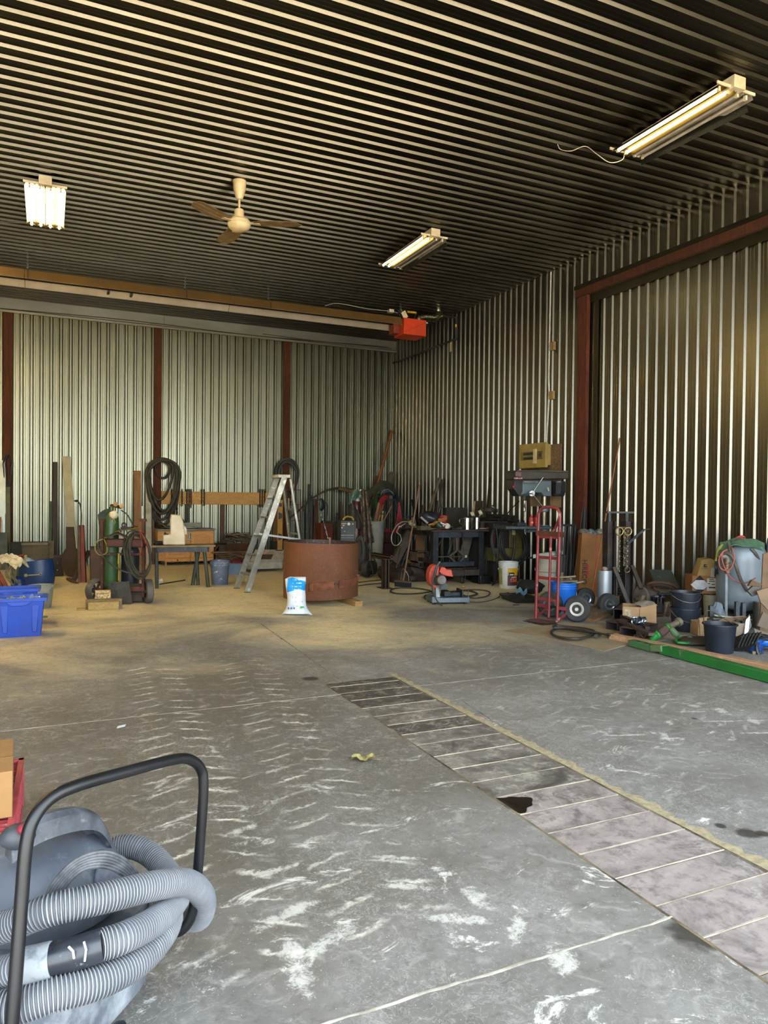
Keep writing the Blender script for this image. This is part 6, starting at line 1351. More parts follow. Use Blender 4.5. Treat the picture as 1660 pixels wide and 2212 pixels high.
# ---- broom
s = S(874, 1268); k = s.k
br = thing('push_broom', 'push broom with long wooden handle leaning on the workbench', 'broom', s)
hb1, hb2 = s(855, 1258, .1), s(887, 1266, -.1); hb1.z = hb2.z = .09
part('brush_block', MB().beam(hb1, hb2, .07, .03), wood('#6b5a40', '#524430'), br, bev=.008); lo_ = Vector((0, 0, -.055))
part('bristles', MB().beam(hb1+lo_, hb2+lo_, .06, .085), P('#161616', .9, c2='#26241f', sc_=60, bump=.6), br)
part('handle', MB().cyl(Vector((-.02, 0, .1)), s(907, 1047, .5), .015, n=10), wood('#7b5a41', '#604433'), br)
part('brace_wire', MB().tube([Vector((-.06, 0, .11)), Vector((-.03, .02, .3)), Vector((.06, .0, .2)), Vector((.07, -.03, .1))], .004, 5, sm=4), m_steel, br)
# ---- leaning things against the right wall behind the bench
leanX(950, 1032, 918, 8, 3, 'plank', 'wide weathered plank leaning on the right wall behind the welding helmet', 'plank', wood('#7d705a', '#5f5442', (4,4,1)), out=.5, zf=1)
leanX(957, 1036, 945, 5, 3, 'plank', 'thin dark plank leaning right beside the wide weathered plank', 'plank', wood('#5b4a35', '#453827', (4,4,1)), out=.5, zf=1)
leanX(1060, 1030, 1050, 6, 3, 'angle_iron', 'tall brown angle iron leaning on the right wall behind the steel cans', 'angle iron', P('#33241b', .7, .3), out=.5, zf=1)
leanX(890, 1080, 902, 4, 3, 'dark_bar', 'short black bar slanting left above the broom top', 'bar', m_black, out=.5, zf=1)
leanX(912, 1093, 905, 10, 3, 'maroon_panel', 'dark maroon panel behind the broom handle', 'panel', P('#2e1014', .7), out=.5, zf=1)
leanX(915, 1090, 912, 4, 3, 'pale_stake', 'short pale stake beside the maroon panel', 'stake', wood('#6b604a', '#544a38'), out=.5, zf=1)
leanX(944, 1082, 936, 8, 3, 'brown_sheet', 'brown steel sheet behind the red can', 'sheet', m_brown_iron, out=.5, zf=1)
# ---- chop saw
s = S(967, 1306, rz=-.25); k = s.k
cs = thing('chop_saw', 'orange-guarded metal chop saw standing on the floor', 'chop saw', s)
x0, x1 = s(935, 0).x, s(1016, 0).x; zb0, zb1 = .02, .105
m_saw = P('#6b757c', .5, .3, c2='#566067', sc_=4, wear='#3a3e40', wa=.66, wb=.72, ws=10)
part('base', MB().prism([(x0, .03), (x1, .03), (x1, zb1-.01), (x0+.1, zb1-.01), (x0, zb1+.01)], -.02, .0).box(x0, x1, 0, .34, zb1-.02, zb1-.01).box(x0, x0+.02, 0, .34, .03, zb1).box(x1-.02, x1, 0, .34, .03, zb1).box(x0, x1, .32, .34, .03, zb1), m_saw, cs, bev=.004)
for x, y in ((x0+.03, .02), (x1-.05, .02), (x0+.03, .3), (x1-.05, .3)): part('foot', MB().cyl((x, y, 0), (x, y, .04), .018, n=10), m_black, cs)
part('work_vise', MB().box(s(964, 0).x, s(978, 0).x, .05, .25, zb1, zb1+.07).box(s(978, 0).x, s(1003, 0).x, .1, .2, zb1, zb1+.05).box(s(1001, 0).x, s(1004, 0).x, .02, .3, zb1, zb1+.09), m_iron, cs, bev=.003)
part('vise_crank', MB().tube([s(1012, 1286, .1), s(1012, 1276, .1), s(1014, 1272, .08)], .008, 6), m_steel, cs)
arm_ = part('arm', MB().prism([s(a, b, .12) for a, b in ((941, 1296), (951, 1293), (947, 1268), (948, 1245), (945, 1243), (940, 1262))], .08, .16), P('#8d989c', .4, .4), cs, bev=.006)
gc = s(938, 1244, .14); gR = k*25
def guardpts(a0, a1, r): return [(gc.x+r*math.cos(math.radians(a_))*.62, gc.z+r*1.02*math.sin(math.radians(a_))) for a_ in range(a0, a1+1, 10)]
m_og = P('#c4452c', .5, c2='#a83a26', sc_=5)
part('blade_guard', MB().prism(guardpts(60, 285, gR)+[(gc.x+.03, gc.z-.1), (gc.x+.05, gc.z+.12)], .04, .22), m_og, cs, bev=.01)
part('blade_guard', MB().prism([s(a, b, .14) for a, b in ((946, 1234), (950, 1224), (958, 1224), (962, 1229), (972, 1229), (976, 1245), (962, 1243), (952, 1240))], .05, .2), m_og, cs, bev=.008)
mt_ = part('motor', MB().cyl(s(944, 1254, .0), s(955, 1253, -.16), k*10.5, k*10.5, n=28), P('#5b4f48', .6, .3, c2='#4a403a'), cs, bev=.008)
part('motor_cap', MB().cyl(s(955, 1253, -.16), s(955.6, 1253, -.175), k*9, n=28), P('#6b6058', .6), mt_)
part('pivot_wheel', MB().cyl(s(958, 1266, .04), s(959, 1266, -.02), k*8, n=22), m_iron, cs)
part('saw_handle', MB().tube([s(938, 1262, -.04), s(940, 1240, -.04), s(944, 1225, -.04), s(951, 1213, -.04)], [.022, .02, .018, .016], 10, sm=4), P('#3c4650', .5, .3), cs)
part('cord', MB().tube([s(940, 1240, -.08), s(934, 1262, -.1), s(938, 1285, -.1), s(948, 1302, -.12), s(956, 1308, -.12)], .01, 7, sm=5), m_rub, cs)
# ---- cables on the floor
def fl_cable(name, label, px, r, mat, closed=False, z=None, cat_='cable'):
    o_ = F(*px[0]); z = z or r
    return solo(name, label, cat_, MB().tube([F(a, b, z)-o_ for a, b in px], r, 7, closed, sm=6), mat, loc=o_)
m_cab = P('#2c2823', .7, c2='#3d372f', sc_=12)
fl_cable('floor_cable', 'black cable loop on the floor left of the chop saw', [(932, 1278), (905, 1282), (870, 1283), (847, 1280), (846, 1274), (862, 1270), (900, 1271), (930, 1276), (935, 1282), (920, 1286), (918, 1292), (930, 1297), (938, 1296)], .012, m_cab)
fl_cable('floor_cable', 'black cable coiled on the floor right of the chop saw', [(955, 1281), (990, 1276), (1030, 1274), (1057, 1278), (1054, 1287), (1030, 1292), (1010, 1290), (985, 1284), (1005, 1276), (1032, 1282), (1020, 1288), (998, 1286), (990, 1281)], .011, m_cab)
fl_cable('floor_cable', 'thin cord tangle behind the chop saw base', [(958, 1276), (975, 1285), (1000, 1288), (1030, 1283), (1018, 1276), (992, 1279), (968, 1290)], .006, m_cab)
fl_cable('floor_cable', 'thin cord running from the chop saw to the dark tray', [(1012, 1300), (1035, 1301), (1060, 1297), (1078, 1290), (1084, 1283), (1100, 1280)], .006, m_cab)
fl_cable('floor_cable', 'cable snaking out from behind the rusty ring', [(770, 1266), (800, 1262), (822, 1260), (833, 1257), (828, 1253), (800, 1255), (775, 1258)], .009, m_cab)
o_ = F(1002, 1271); solo('cable_plug', 'brass-coloured plug lying on the cables by the chop saw', 'plug', MB().blob((0, 0, .03), (.035, .02, .02), 2, .1), P('#9a8336', .45), loc=o_)
# ---- louvred box, tool heap, cable coil, olive machine right of bench
s = S(1060, 1262, rz=0); k = s.k
lb_ = thing('louvred_cabinet', 'tall dark louvred steel cabinet right of the workbench', 'cabinet', s)
xa, xb = s(1036, 0, .4).x, s(1082, 0, .4).x; zz = s(0, 1126, .4).z
part('case', MB().box(xa, xb+.15, .4, .9, 0, zz), m_dk2, lb_, bev=.006); mb = MB()
for i in range(14): z = s(0, 1185, .4).z+(zz-s(0, 1185, .4).z)*i/14.5+.01; mb.beam((s(1044, 0, .4).x, .39, z), (s(1057, 0, .4).x, .39, z), .02, .012)
part('louvres', mb, P('#3c3328', .7), lb_)
hp = [('dented grey steel box', '#6b6a58'), ('dark scrap plate', '#2d2a22'), ('brown scrap plate', '#3b3224'), ('dark hinge plate', '#241f19'), ('bent dark bracket', '#2e2a24'), ('dark tin', '#35302a')]
for i, (px, py, w_, h_) in enumerate(((1055, 1102, 22, 8), (1075, 1112, 30, 6), (1092, 1116, 34, 7), (1062, 1120, 30, 6), (1082, 1122, 30, 6), (1100, 1124, 24, 7))):
    solo('scrap_piece', '%s in the scrap heap on the louvred cabinet' % hp[i][0], 'scrap', MB().beam(s(px-w_/2, py+rnd.uniform(-2, 2), .5), s(px+w_/2, py+rnd.uniform(-2, 2), .55), .25, h_*k), P(hp[i][1], .6, .4, c2='#1d1a16'), s, group='scrap heap on the louvred cabinet', bev=.006)
solo('bright_fitting', 'shiny small metal fitting on top of the scrap heap', 'fitting', MB().cyl(s(1062, 1094, .5), s(1070, 1098, .48), k*4, n=16).cyl(s(1068, 1097, .45), s(1072, 1099, .42), k*2.6, n=12), m_steel, s)
ol = thing('olive_compressor', 'olive plastic machine housing hung with black cables', 'machine', s)
m_ol = P('#5f5526', .6, c2='#4b431f', sc_=3)
part('upper_case', MB().box(s(1100, 0, .1).x, s(1131, 0, .1).x, .1, .5, s(0, 1205, .1).z, s(0, 1142, .1).z), m_ol, ol, bev=.03)
part('lower_case', MB().box(s(1067, 0, .08).x, s(1130, 0, .08).x, .06, .55, s(0, 1213, .1).z, s(0, 1184, .1).z), m_ol, ol, bev=.02)
part('dark_face', MB().box(s(1066, 0, .1).x, s(1100, 0, .1).x, .08, .5, s(0, 1184, .1).z, s(0, 1130, .1).z), P('#1d1614', .6), ol, bev=.01)
part('red_strip', MB().box(s(1067, 0, .08).x, s(1069, 0, .08).x, .07, .08, s(0, 1180, .1).z, s(0, 1145, .1).z), P('#6b2420', .5), ol)
part('label_plate', MB().box(s(1108, 0, .09).x, s(1114, 0, .09).x, .09, .1, s(0, 1156, .1).z, s(0, 1144, .1).z), P('#a8a692', .6), ol)
part('stand', MB().box(s(1070, 0, .2).x, s(1126, 0, .2).x, .25, .5, 0, s(0, 1213, .1).z), m_dk2, ol)
mb = MB()
for i in range(9):
    cx = 1109+(i % 3)*1.6; rx = 31-(i % 5)*2.2; ry = 42-(i % 4)*2.6; cy_ = 1175+(i % 3)*2
    mb.tube([s(cx+rx*math.cos(t)+4*math.sin(t), cy_+ry*math.sin(t), -.02-.016*(i % 4)+.03*math.cos(t+i)) for t in [2*PI*j/24 for j in range(24)]], .0115, 7, True)
for i in range(3): mb.tube([s(1086+i*4, 1134+i, .1), s(1066+i*2, 1145, .0), s(1061+i*2, 1172, -.03), s(1070+i*2, 1200, -.04), s(1092, 1218-i*2, -.04), s(1116, 1220-i*2, -.04)], .0115, 7, sm=6)
solo('cable_coil', 'big coil of black welding cable hanging before the olive machine', 'cable', mb, P('#191a1b', .55, c2='#242526'), s)
solo('heavy_cable', 'thick black cable sweeping from the coil down to the floor', 'cable', MB().tube([s(1112, 1160, -.08), s(1110, 1195, -.1), s(1098, 1235, -.1), s(1075, 1256, -.05), s(1052, 1264, .05)]+[s(1035, 1264, .1)], .021, 8, sm=6).tube([s(1072, 1135, -.05), s(1076, 1180, -.1), s(1071, 1240, -.12), s(1066, 1262, -.15), s(1052, 1278, -.5)], .012, 7, sm=6).tube([s(1122, 1082, .4), s(1098, 1108, .2), s(1082, 1135, .05), s(1080, 1200, .0)], .009, 6, sm=6), P('#1b1a19', .55), s)
solo('black_gun_holder', 'black empty tray box on the floor right of the workbench leg', 'box', MB().box(s(1043, 0, .0).x, s(1066, 0, 0).x, .05, .35, 0, s(0, 1243, .05).z), P('#121214', .5), s, bev=.01)
for i, (x0, y0, x1, y1) in enumerate(((1040, 1235, 1054, 1160), (1054, 1238, 1062, 1170), (1047, 1260, 1060, 1130))):
    solo('thin_rod', 'thin dark rod leaning on the louvred cabinet, %s' % ('left one', 'middle one', 'long right one')[i], 'rod', MB().cyl(s(x0, y0, .2), s(x1, y1, .38), .009), m_iron, s)
# ---- white bucket with yellow label
s = S(1098, 1270); k = s.k
pb = bucket(s, 'oil_pail', 'white plastic pail with yellow and maroon label under the cable coil', k*18.5, k*21, k*57, P('#c6c6c0', .45, c2='#adada6', sc_=4), True, P('#8a8a86', .5), hz=.72, droop=.35)
def lab(a0, a1, z0_, z1_, mat, nm, r0=None, e=.003, m_=14):
    z0_, z1_ = k*57*z0_, k*57*z1_
    def f(u, v): a = math.radians(a0+(a1-a0)*u); z = z0_+(z1_-z0_)*v; r = k*(18.5+2.5*z/(k*57))+e; return (r*math.cos(a), r*math.sin(a), z)
    return part(nm, MB().sheet(f, m_, 2, .002), mat, pb)
lab(-103, -22, .50, .78, P('#c79a14', .5), 'yellow_label'); lab(-103, -22, .12, .50, P('#4d2430', .55, c2='#3c1c28'), 'maroon_label'); lab(-85, -32, .26, .40, P('#c95a1c', .5, c2='#4d2430', sc_=50, lo=.5, hi=.54), 'orange_lettering', e=.006)
lab(-178, -138, .15, .76, P('#6e6a34', .6, c2='#8b8a56', sc_=12), 'green_label'); lab(-96, -62, .46, .62, m_black, 'deer_badge', e=.006); lab(-80, -40, .42, .46, P('#b9a8a8', .5), 'white_line', e=.006)
lab(-90, -68, .515, .56, P('#c9c4a8', .5), 'badge_mark', e=.009)
rb_ = MB()
for z in (.84, .90, .96): rb_.lathe([(k*20.6, k*57*z), (k*22, k*57*z), (k*22, k*57*z+.008), (k*20.6, k*57*z+.008)], n=32, cap=(False, False))
part('rib_rings', rb_, P('#cfcfca', .45), pb)
# ---- dark tray with blue rag
s = S(1125, 1298, rz=-.2); k = s.k
solo('black_tray', 'black ridged plastic tray lying on the floor left of the hand truck', 'tray', open_bin(k*26, k*31, .24, .28, .07).box(-k*31, k*31, .26, .3, .05, .08), P('#1d1a18', .55, c2='#2a2420'), s, bev=.004)
solo('blue_glove', 'crumpled pale blue glove lying on the black tray', 'glove', MB().sheet(lambda u, v: s(1115+u*24, 1282-3*math.sin(u*PI*2)-v*9+2*math.sin(u*12), -.02+v*.12+.03*math.sin(u*13+v*7)), 16, 8, .012), P('#6f97a6', .75, c2='#56808f'), s)
solo('black_sack', 'black bag lump behind the black tray', 'bag', MB().blob(s(1146, 1268, .3), (.2, .16, .1), 3, .3), P('#151312', .7), s)
solo('dust_pan_mat', 'small dark scrap on the open floor in front of the black tray', 'scrap', MB().slab((0, 0, .002), (.1, 0, .002), (.01, .04, .002), .006), m_black, loc=F(1110, 1308))
# ---- fuse panel on the wall and its boards
Xp = XW-.05
def onwall(px, py, X=Xp): return onX(px, py, X)
a = onwall(1215, 958, XW-.03); b = onwall(1122, 1075, XW-.03); c = onwall(1215, 1068, XW-.03)
solo('chipboard_panel', 'brown chipboard backing fixed to the right wall behind the fuse box', 'board', MB().box(XW-.045, XW-.027, a.y, onwall(1130, 958, XW-.03).y, c.z, a.z), P('#6d5940', .8, c2='#55442f', sc_=30, lo=.42, hi=.58), bev=.002)
fpn = thing('fuse_box', 'tan electrical fuse box with white tape on the right wall', 'fuse box', loc=(XW-.045, onwall(1150, 985, XW-.15).y, 0))
y0 = onwall(1179, 985, XW-.16).y; y1 = onwall(1122, 985, XW-.16).y; z0 = onwall(1150, 1011, XW-.16).z; z1 = onwall(1150, 958, XW-.16).z
oy = fpn.location.y; m_fb = P('#99834a', .55, c2='#86723f', sc_=4, wear='#6d5a30', wa=.66, wb=.7, ws=12)
def fb(nm, ya, yb, za, zb, xa, xb, mat, bev=.003): return part(nm, MB().box(xa, xb, ya-oy, yb-oy, za, zb), mat, fpn, bev=bev)
fb('back_box', y0-.0, y1-.05, z0+.04, z1-.03, -.06, 0, m_fb); fb('cover', y0, y1, z0, z1, -.115, -.06, m_fb, .006)
ym = (y0+y1)/2; L = y1-y0; Hh = z1-z0
fb('window_recess', y0+L*.42, y0+L*.93, z0+Hh*.33, z0+Hh*.68, -.118, -.112, P('#7b6a3b', .6)); fb('breaker_row', y0+L*.46, y0+L*.82, z0+Hh*.54, z0+Hh*.64, -.124, -.116, m_black); fb('breaker_row', y0+L*.46, y0+L*.82, z0+Hh*.35, z0+Hh*.45, -.124, -.116, m_black)
fb('switch_recess', y0+L*.12, y0+L*.30, z0+Hh*.34, z0+Hh*.66, -.118, -.112, P('#5b4f2c', .6)); fb('main_switch', y0+L*.14, y0+L*.22, z0+Hh*.44, z0+Hh*.58, -.125, -.116, m_black); fb('masking_tape', y0+L*.32, y0+L*.44, z0+Hh*.18, z0+Hh*.76, -.128, -.117, P('#c9bb98', .7))
# ---- drill press
s = S(1176, X=XW-.62, rz=-.10); k = s.k
dp_ = thing('drill_press', 'grey and black floor drill press below the fuse box', 'drill press', s)
m_dp = P('#5b6a6e', .45, .1, c2='#4f5c60', sc_=3); m_dpk = P('#1f2226', .4, c2='#2b2c2e')
part('column', MB().cyl((0, 0, .03), (0, 0, s(0, 1040).z), k*7.5, n=26), P('#77705f', .3, .9, c2='#5a5344', sc_=5, st=(1,1,.4)), dp_)
part('foot_plate', MB().box(-.25, .2, -.2, .3, 0, .05), m_dpk, dp_, bev=.01)
part('collar', MB().lathe([(k*8, s(0, 1106).z), (k*10, s(0, 1104).z), (k*10, s(0, 1099).z), (k*8, s(0, 1097).z)], n=26), m_dp, dp_)
hx0, hx1 = s(1127, 0, -.1).x, s(1191, 0, -.1).x
part('head_casting', MB().prism([s(a, b, -.1) for a, b in ((1128, 1038), (1190, 1038), (1190, 1072), (1174, 1072), (1168, 1064), (1152, 1064), (1148, 1072), (1122, 1071), (1128, 1062))], -.13, .12), m_dp, dp_, bev=.012)
part('front_cowl', MB().prism([s(a, b, -.1) for a, b in ((1111, 1036), (1130, 1036), (1130, 1072), (1120, 1072), (1110, 1056))], -.12, .11), m_dpk, dp_, bev=.01)
part('belt_cover', MB().prism([s(a, b, -.1) for a, b in ((1110, 1036), (1224, 1035), (1224, 1020), (1127, 1018), (1111, 1019))], -.18, .17), P('#2e2d29', .5, c2='#3e3a30', sc_=5), dp_, bev=.014)
part('cover_top', MB().prism([s(a, b, -.1) for a, b in ((1111, 1019), (1224, 1020), (1222, 1017), (1114, 1016))], -.17, .16), P('#4a4436', .8), dp_)
part('red_band', MB().box(s(1109.5, 0, -.28).x, s(1127, 0, -.28).x, -.29, -.27, s(0, 1036.5, -.28).z, s(0, 1033, -.28).z), P('#8e3440', .5, c2='#c3a8a8', sc_=60, lo=.5, hi=.54), dp_)
part('badge', MB().box(s(1112, 0, -.28).x, s(1124, 0, -.28).x, -.292, -.28, s(0, 1030, -.28).z, s(0, 1021, -.28).z), P('#5a3436', .5, c2='#6f5552', sc_=30), dp_)
part('stop_button', MB().cyl(s(1112, 1051, -.13), s(1110, 1051, -.17), k*2.2, n=14), P('#b5122c', .4), dp_)
part('depth_plate', MB().box(s(1131, 0, -.24).x, s(1166, 0, -.24).x, -.236, -.228, s(0, 1043, -.24).z, s(0, 1040, -.24).z), m_steel, dp_)
mtr = part('motor', MB().lathe([(k*12, s(0, 1072, .0).z), (k*15, s(0, 1068, 0).z), (k*15.5, s(0, 1039, 0).z)], (s(1206, 0, 0).x, .02, 0), 26), m_dpk, dp_)
mb = MB()
for i in range(9): a = math.radians(-150+i*14); x_ = s(1206, 0, 0).x+k*16*math.cos(a); y_ = .02+k*16*math.sin(a); mb.box(x_-.004, x_+.004, y_-.012, y_+.01, s(0, 1064).z, s(0, 1042).z)
part('cooling_fins', mb, m_dpk, mtr)
part('capacitor_box', MB().box(s(1190, 0, 0).x, s(1200, 0, 0).x, -.14, -.05, s(0, 1066, -.1).z, s(0, 1042, -.1).z), m_dpk, mtr)
part('spindle', MB().lathe([(k*1.0, s(0, 1124, -.15).z), (k*1.1, s(0, 1106, -.15).z), (k*3, s(0, 1105, -.15).z), (k*3.6, s(0, 1096, -.15).z), (k*2.5, s(0, 1094, -.15).z), (k*2.2, s(0, 1082, -.15).z), (k*5, s(0, 1081, -.15).z), (k*7, s(0, 1072, -.15).z)], (s(1132.5, 0, -.15).x, -.15, 0), 20), P('#8f8a80', .25, .9, c2='#5d584f'), dp_)
hub_c = s(1150, 1066, -.25); hub = part('feed_hub', MB().cyl(s(1150, 1066, -.16), hub_c, k*6, n=20), m_steel, dp_)
for a, b in ((1174, 1031), (1173, 1095), (1122, 1070)): part('feed_handle', MB().cyl(hub_c, s(a, b, -.27), .010, n=10), P('#b9bcc0', .2, 1.0), hub)
part('worktable_plate', MB().box(s(1086, 0, -.2).x, s(1184, 0, -.2).x, -.32, .12, s(0, 1143, -.3).z, s(0, 1137, -.3).z), P('#4b5554', .5, .4, c2='#3e4646'), dp_, bev=.006)
part('table_arm', MB().beam((0, 0, s(0, 1141).z), (s(1140, 0, -.1).x, -.08, s(0, 1147, -.1).z), .08, .05).cyl((0, 0, s(0, 1150).z), (0, 0, s(0, 1134).z), k*11, n=20), m_dp, dp_)
part('light_bracket', MB().cyl(s(1184, 1053, -.24), s(1186, 1061, -.25), .012), P('#b8ab8c', .4), dp_)
solo('dark_vise', 'small dark drill vise on the drill press plate', 'vise', MB().box(s(1119, 0, -.2).x, s(1137, 0, -.2).x, -.2, -.05, s(0, 1137, -.3).z, s(0, 1129, -.2).z), m_iron, s, bev=.005)
for i, (px, w_, y0_, y1_) in enumerate(((1147.5, 4.8, 1136, 1117), (1160, 6, 1136, 1117))):
    cn_ = thing('spray_can', ['left red oil can on the drill press plate', 'right red oil can on the drill press plate'][i], 'oil can', s, group='red oil cans on the drill press')
    xx = s(px, 0, -.1).x; zz0 = s(0, 1137, -.3).z
    part('body', MB().lathe([(k*w_, zz0), (k*w_, s(0, y1_, -.1).z-.01), (k*w_*.7, s(0, y1_, -.1).z), (k*1.4, s(0, y1_-3, -.1).z), (k*1, s(0, y1_-6, -.1).z)], (xx, -.1, 0), 20), P('#a82a1c', .5, c2='#8f2318'), cn_)
    part('label', MB().box(xx-k*w_*.5, xx+k*w_*.5, -.1-k*w_-.001, -.1-k*w_*.86, zz0+.04, zz0+.07), P('#b5a28f', .6), cn_)
solo('plywood_offcut', 'brown square board behind the drill press column', 'board', MB().box(s(1188, 0, .3).x, s(1212, 0, .3).x, .3, .32, s(0, 1096, .3).z, s(0, 1070, .3).z).box(s(1146, 0, .3).x, s(1182, 0, .3).x, .3, .32, s(0, 1094, .3).z, s(0, 1066, .3).z), wood('#7a6038', '#63492a'), s)
# ---- white steel drum with angle iron on top
s = S(1190, 1279); k = s.k
k = s.k; s.o = s.o+s.rd()*k*33
wd = thing('white_drum', 'dented white steel drum behind the red hand truck', 'drum', s)
def zz(py): return s(0, py, -k*30).z
part('shell', MB().lathe([(k*32, .0), (k*33.5, .01), (k*33, .05), (k*33, zz(1252)), (k*33.5, zz(1250)), (k*33, zz(1247)), (k*33, zz(1238)), (k*35.5, zz(1235)), (k*35.5, zz(1232)), (k*33, zz(1229)), (k*33, zz(1205)), (k*34, zz(1203)), (k*34, zz(1201)), (k*32, zz(1202)), (k*31, .1)], n=40), P('#aaa698', .55, c2='#8f8a7c', sc_=3, wear='#7a6c55', wa=.64, wb=.72, ws=7), wd)
part('inside', MB().lathe([(0.001, zz(1206)), (k*32, zz(1206))], n=30), P('#4a3a28', .8), wd)
solo('angle_bar', 'grey galvanised angle bar lying across the white drum', 'angle bar', MB().slab(s(1152, 1206, -.3), s(1220, 1197, -.25), s(1152, 1199, -.3), .006).slab(s(1152, 1199, -.3), s(1220, 1189, -.25), s(1152, 1198, -.18), .006), m_gv, s)
solo('square_bar', 'short square tube in the drum behind the angle bar', 'tube', MB().beam(s(1143, 1205, -.2), s(1180, 1206, .0), .03, .03), m_brown_iron, s)
# ---- black steel frames right of drum
s = S(1222, 1282); 
mb = MB()
for i in range(6):
    x = 1206+i*6.5; a = s(x-4, 1275, .0+.03*i); a.z = max(0, a.z); mb.beam(a, s(x+2+i*.6, 1134, .12+.03*i), .02, .03)
mb.beam(s(1198, 1134, .12), s(1243, 1135, .25), .12, .03)
solo('black_steel_stack', 'stack of black steel frames leaning between drum and cardboard box', 'steel stack', mb, P('#17181b', .5, .3, c2='#222327'), s)
leanX(1265, 1059, 1238, 2.4, 3, 'steel_tube', 'long thin steel tube leaning left of the tall cardboard box', 'tube', P('#8a7f78', .35, .9), out=.95, rnd_=True)
leanX(1264, 1099, 1258, 9, 3, 'dark_pipe', 'dark blue-grey pipe standing behind the tall cardboard box', 'pipe', P('#252b33', .5, .3), out=.3, rnd_=True)
# ---- red hand truck
pa, pb_ = F(1158, 1338), F(1204, 1346); rz = math.atan2(pb_.y-pa.y, pb_.x-pa.x)
s = S(1181, 1342, rz=rz); s.o = (pa+pb_)/2; s.k = (s.o-CAM).dot(_fw)/FPX; k = s.k; W = (pb_-pa).length/2
m_ht = P('#7f2c2f', .45, c2='#6a2426', sc_=5, wear='#b3867f', wa=.6, wb=.68, ws=10)
tr = thing('hand_truck', 'red two-wheeled hand truck standing upright by the drill press', 'hand truck', s)
Ht = s(1181, 1095, .0).z; lean = .03
def up(x, t, dy=0): return Vector((x, lean*t+dy, Ht*t))
mb = MB().tube([up(-W, .01), up(-W, .5), up(-W, .9), up(-W*.93, .955), up(-W*.65, .99), up(0, 1), up(W*.65, .99), up(W*.93, .955), up(W, .9), up(W, .5), up(W, .01)], .0185, 12, sm=4)
part('frame', mb, m_ht, tr)
part('centre_bar', MB().tube([up(W*.28, .03, -.02), up(W*.22, .1), up(W*.22, .7), up(W*.25, .78, .03), up(W*.55, .84, .03), up(W*.95, .92, .0)], .016, 10, sm=5), m_ht, tr)
for t in (.19, .375, .555): part('cross_bar', MB().beam(up(-W, t), up(W, t), .012, .036), m_ht, tr)
part('cross_bar', MB().beam(up(-W, .735), up(W, .735), .012, .03), m_ht, tr)
part('rusty_plate', MB().beam(up(-W*1.15, .765, -.01), up(W*1.5, .765, -.01), .01, .06), P('#5b2e20', .8, .2, c2='#442318'), tr)
part('toe_plate', MB().box(-W*1.05, W*1.05, -.17, .02, .006, .014), P('#6b4a40', .7, .3, c2='#54382f'), tr)
for sg in (-1, 1): part('axle_bracket', MB().beam(up(sg*W, .13), Vector((sg*W*1.05, .26, .14)), .01, .04).beam(up(sg*W, .02), Vector((sg*W*1.05, .26, .14)), .01, .03), m_ht, tr)
part('axle', MB().cyl((-W*1.5, .26, .14), (W*1.6, .26, .14), .012), m_iron, tr)
m_hubw = P('#c4bfb2', .4, c2='#a9a495', sc_=6); m_hubs = P('#a5abad', .3, .8, c2='#80868a')
def tyre(parent, c, R, w, ax, mat_hub, name='wheel'):
    wh = part(name, MB().lathe([(R*.52, -w*.7), (R*.66, -w*.85), (R*.86, -w), (R*.97, -w*.7), (R, -w*.3), (R*.985, -w*.12), (R, 0), (R*.985, w*.12), (R, w*.3), (R*.97, w*.7), (R*.86, w), (R*.66, w*.85), (R*.52, w*.7)], c, 40, ax=ax), m_tyre, parent)
    axv = Vector(ax).normalized(); sg = -1
    part('hub', MB().lathe([(.02, -w*1.15), (R*.12, -w*1.1), (R*.14, -w*.7), (R*.34, -w*.62), (R*.38, -w*.8), (R*.5, -w*.95), (R*.53, -w*.85), (R*.5, -w*.5), (R*.5, w*.6), (R*.15, w*.7)], c, 32, ax=ax), mat_hub, wh)
    return wh
R_ = .158; 
tyre(tr, Vector((W*1.0+.085, .26, R_)), R_, .05, (-.6, 1.0, 0), m_hubw); tyre(tr, Vector((-W*1.0-.03, .3, R_)), R_, .05, (-.6, 1.0, 0), m_hubs)
# ---- blue bucket
s = S(1217, 1322); k = s.k; s.o = s.o+s.rd()*k*24
bb_ = bucket(s, 'blue_bucket', 'bright blue plastic bucket with sticks behind the hand truck', k*24, k*28, k*62, P('#1264c4', .4, c2='#0f56aa', sc_=4), True, P('#b9c3cf', .45), hz=.66, droop=.5)
rb_ = MB()
for z in (.80, .88): rb_.lathe([(k*27, k*62*z), (k*29.2, k*62*z), (k*29.2, k*62*z+.008), (k*27, k*62*z+.008)], n=32, cap=(False, False))
part('rib_rings', rb_, P('#2a78d0', .4, wear='#a0b8d4', wa=.6, wb=.66, ws=20), bb_)
mb = MB(); rnd = random.Random(2)
nm = ['curved pale twig', 'short dusty stick', 'flat grey stick', 'thin brown twig', 'crossing grey stick']
for i in range(5):
    a = rnd.uniform(0, PI); c_ = Vector((rnd.uniform(-.1, .12), rnd.uniform(-.05, .08), k*60+.02*i)); d = Vector((math.cos(a)*.14, math.sin(a)*.1, rnd.uniform(-.04, .06)))
    solo('twig', nm[i]+' lying in the blue bucket', 'stick', MB().beam(c_-d, c_+d, .03, .02), wood('#8b7d62', '#6b5f49'), s)
s = S(1250, 1312); k = s.k; s.o = s.o+s.rd()*.1
bucket(s, 'white_tub', 'small white plastic tub right of the blue bucket', k*8, k*9.5, k*20, P('#b9bbb8', .5), False)
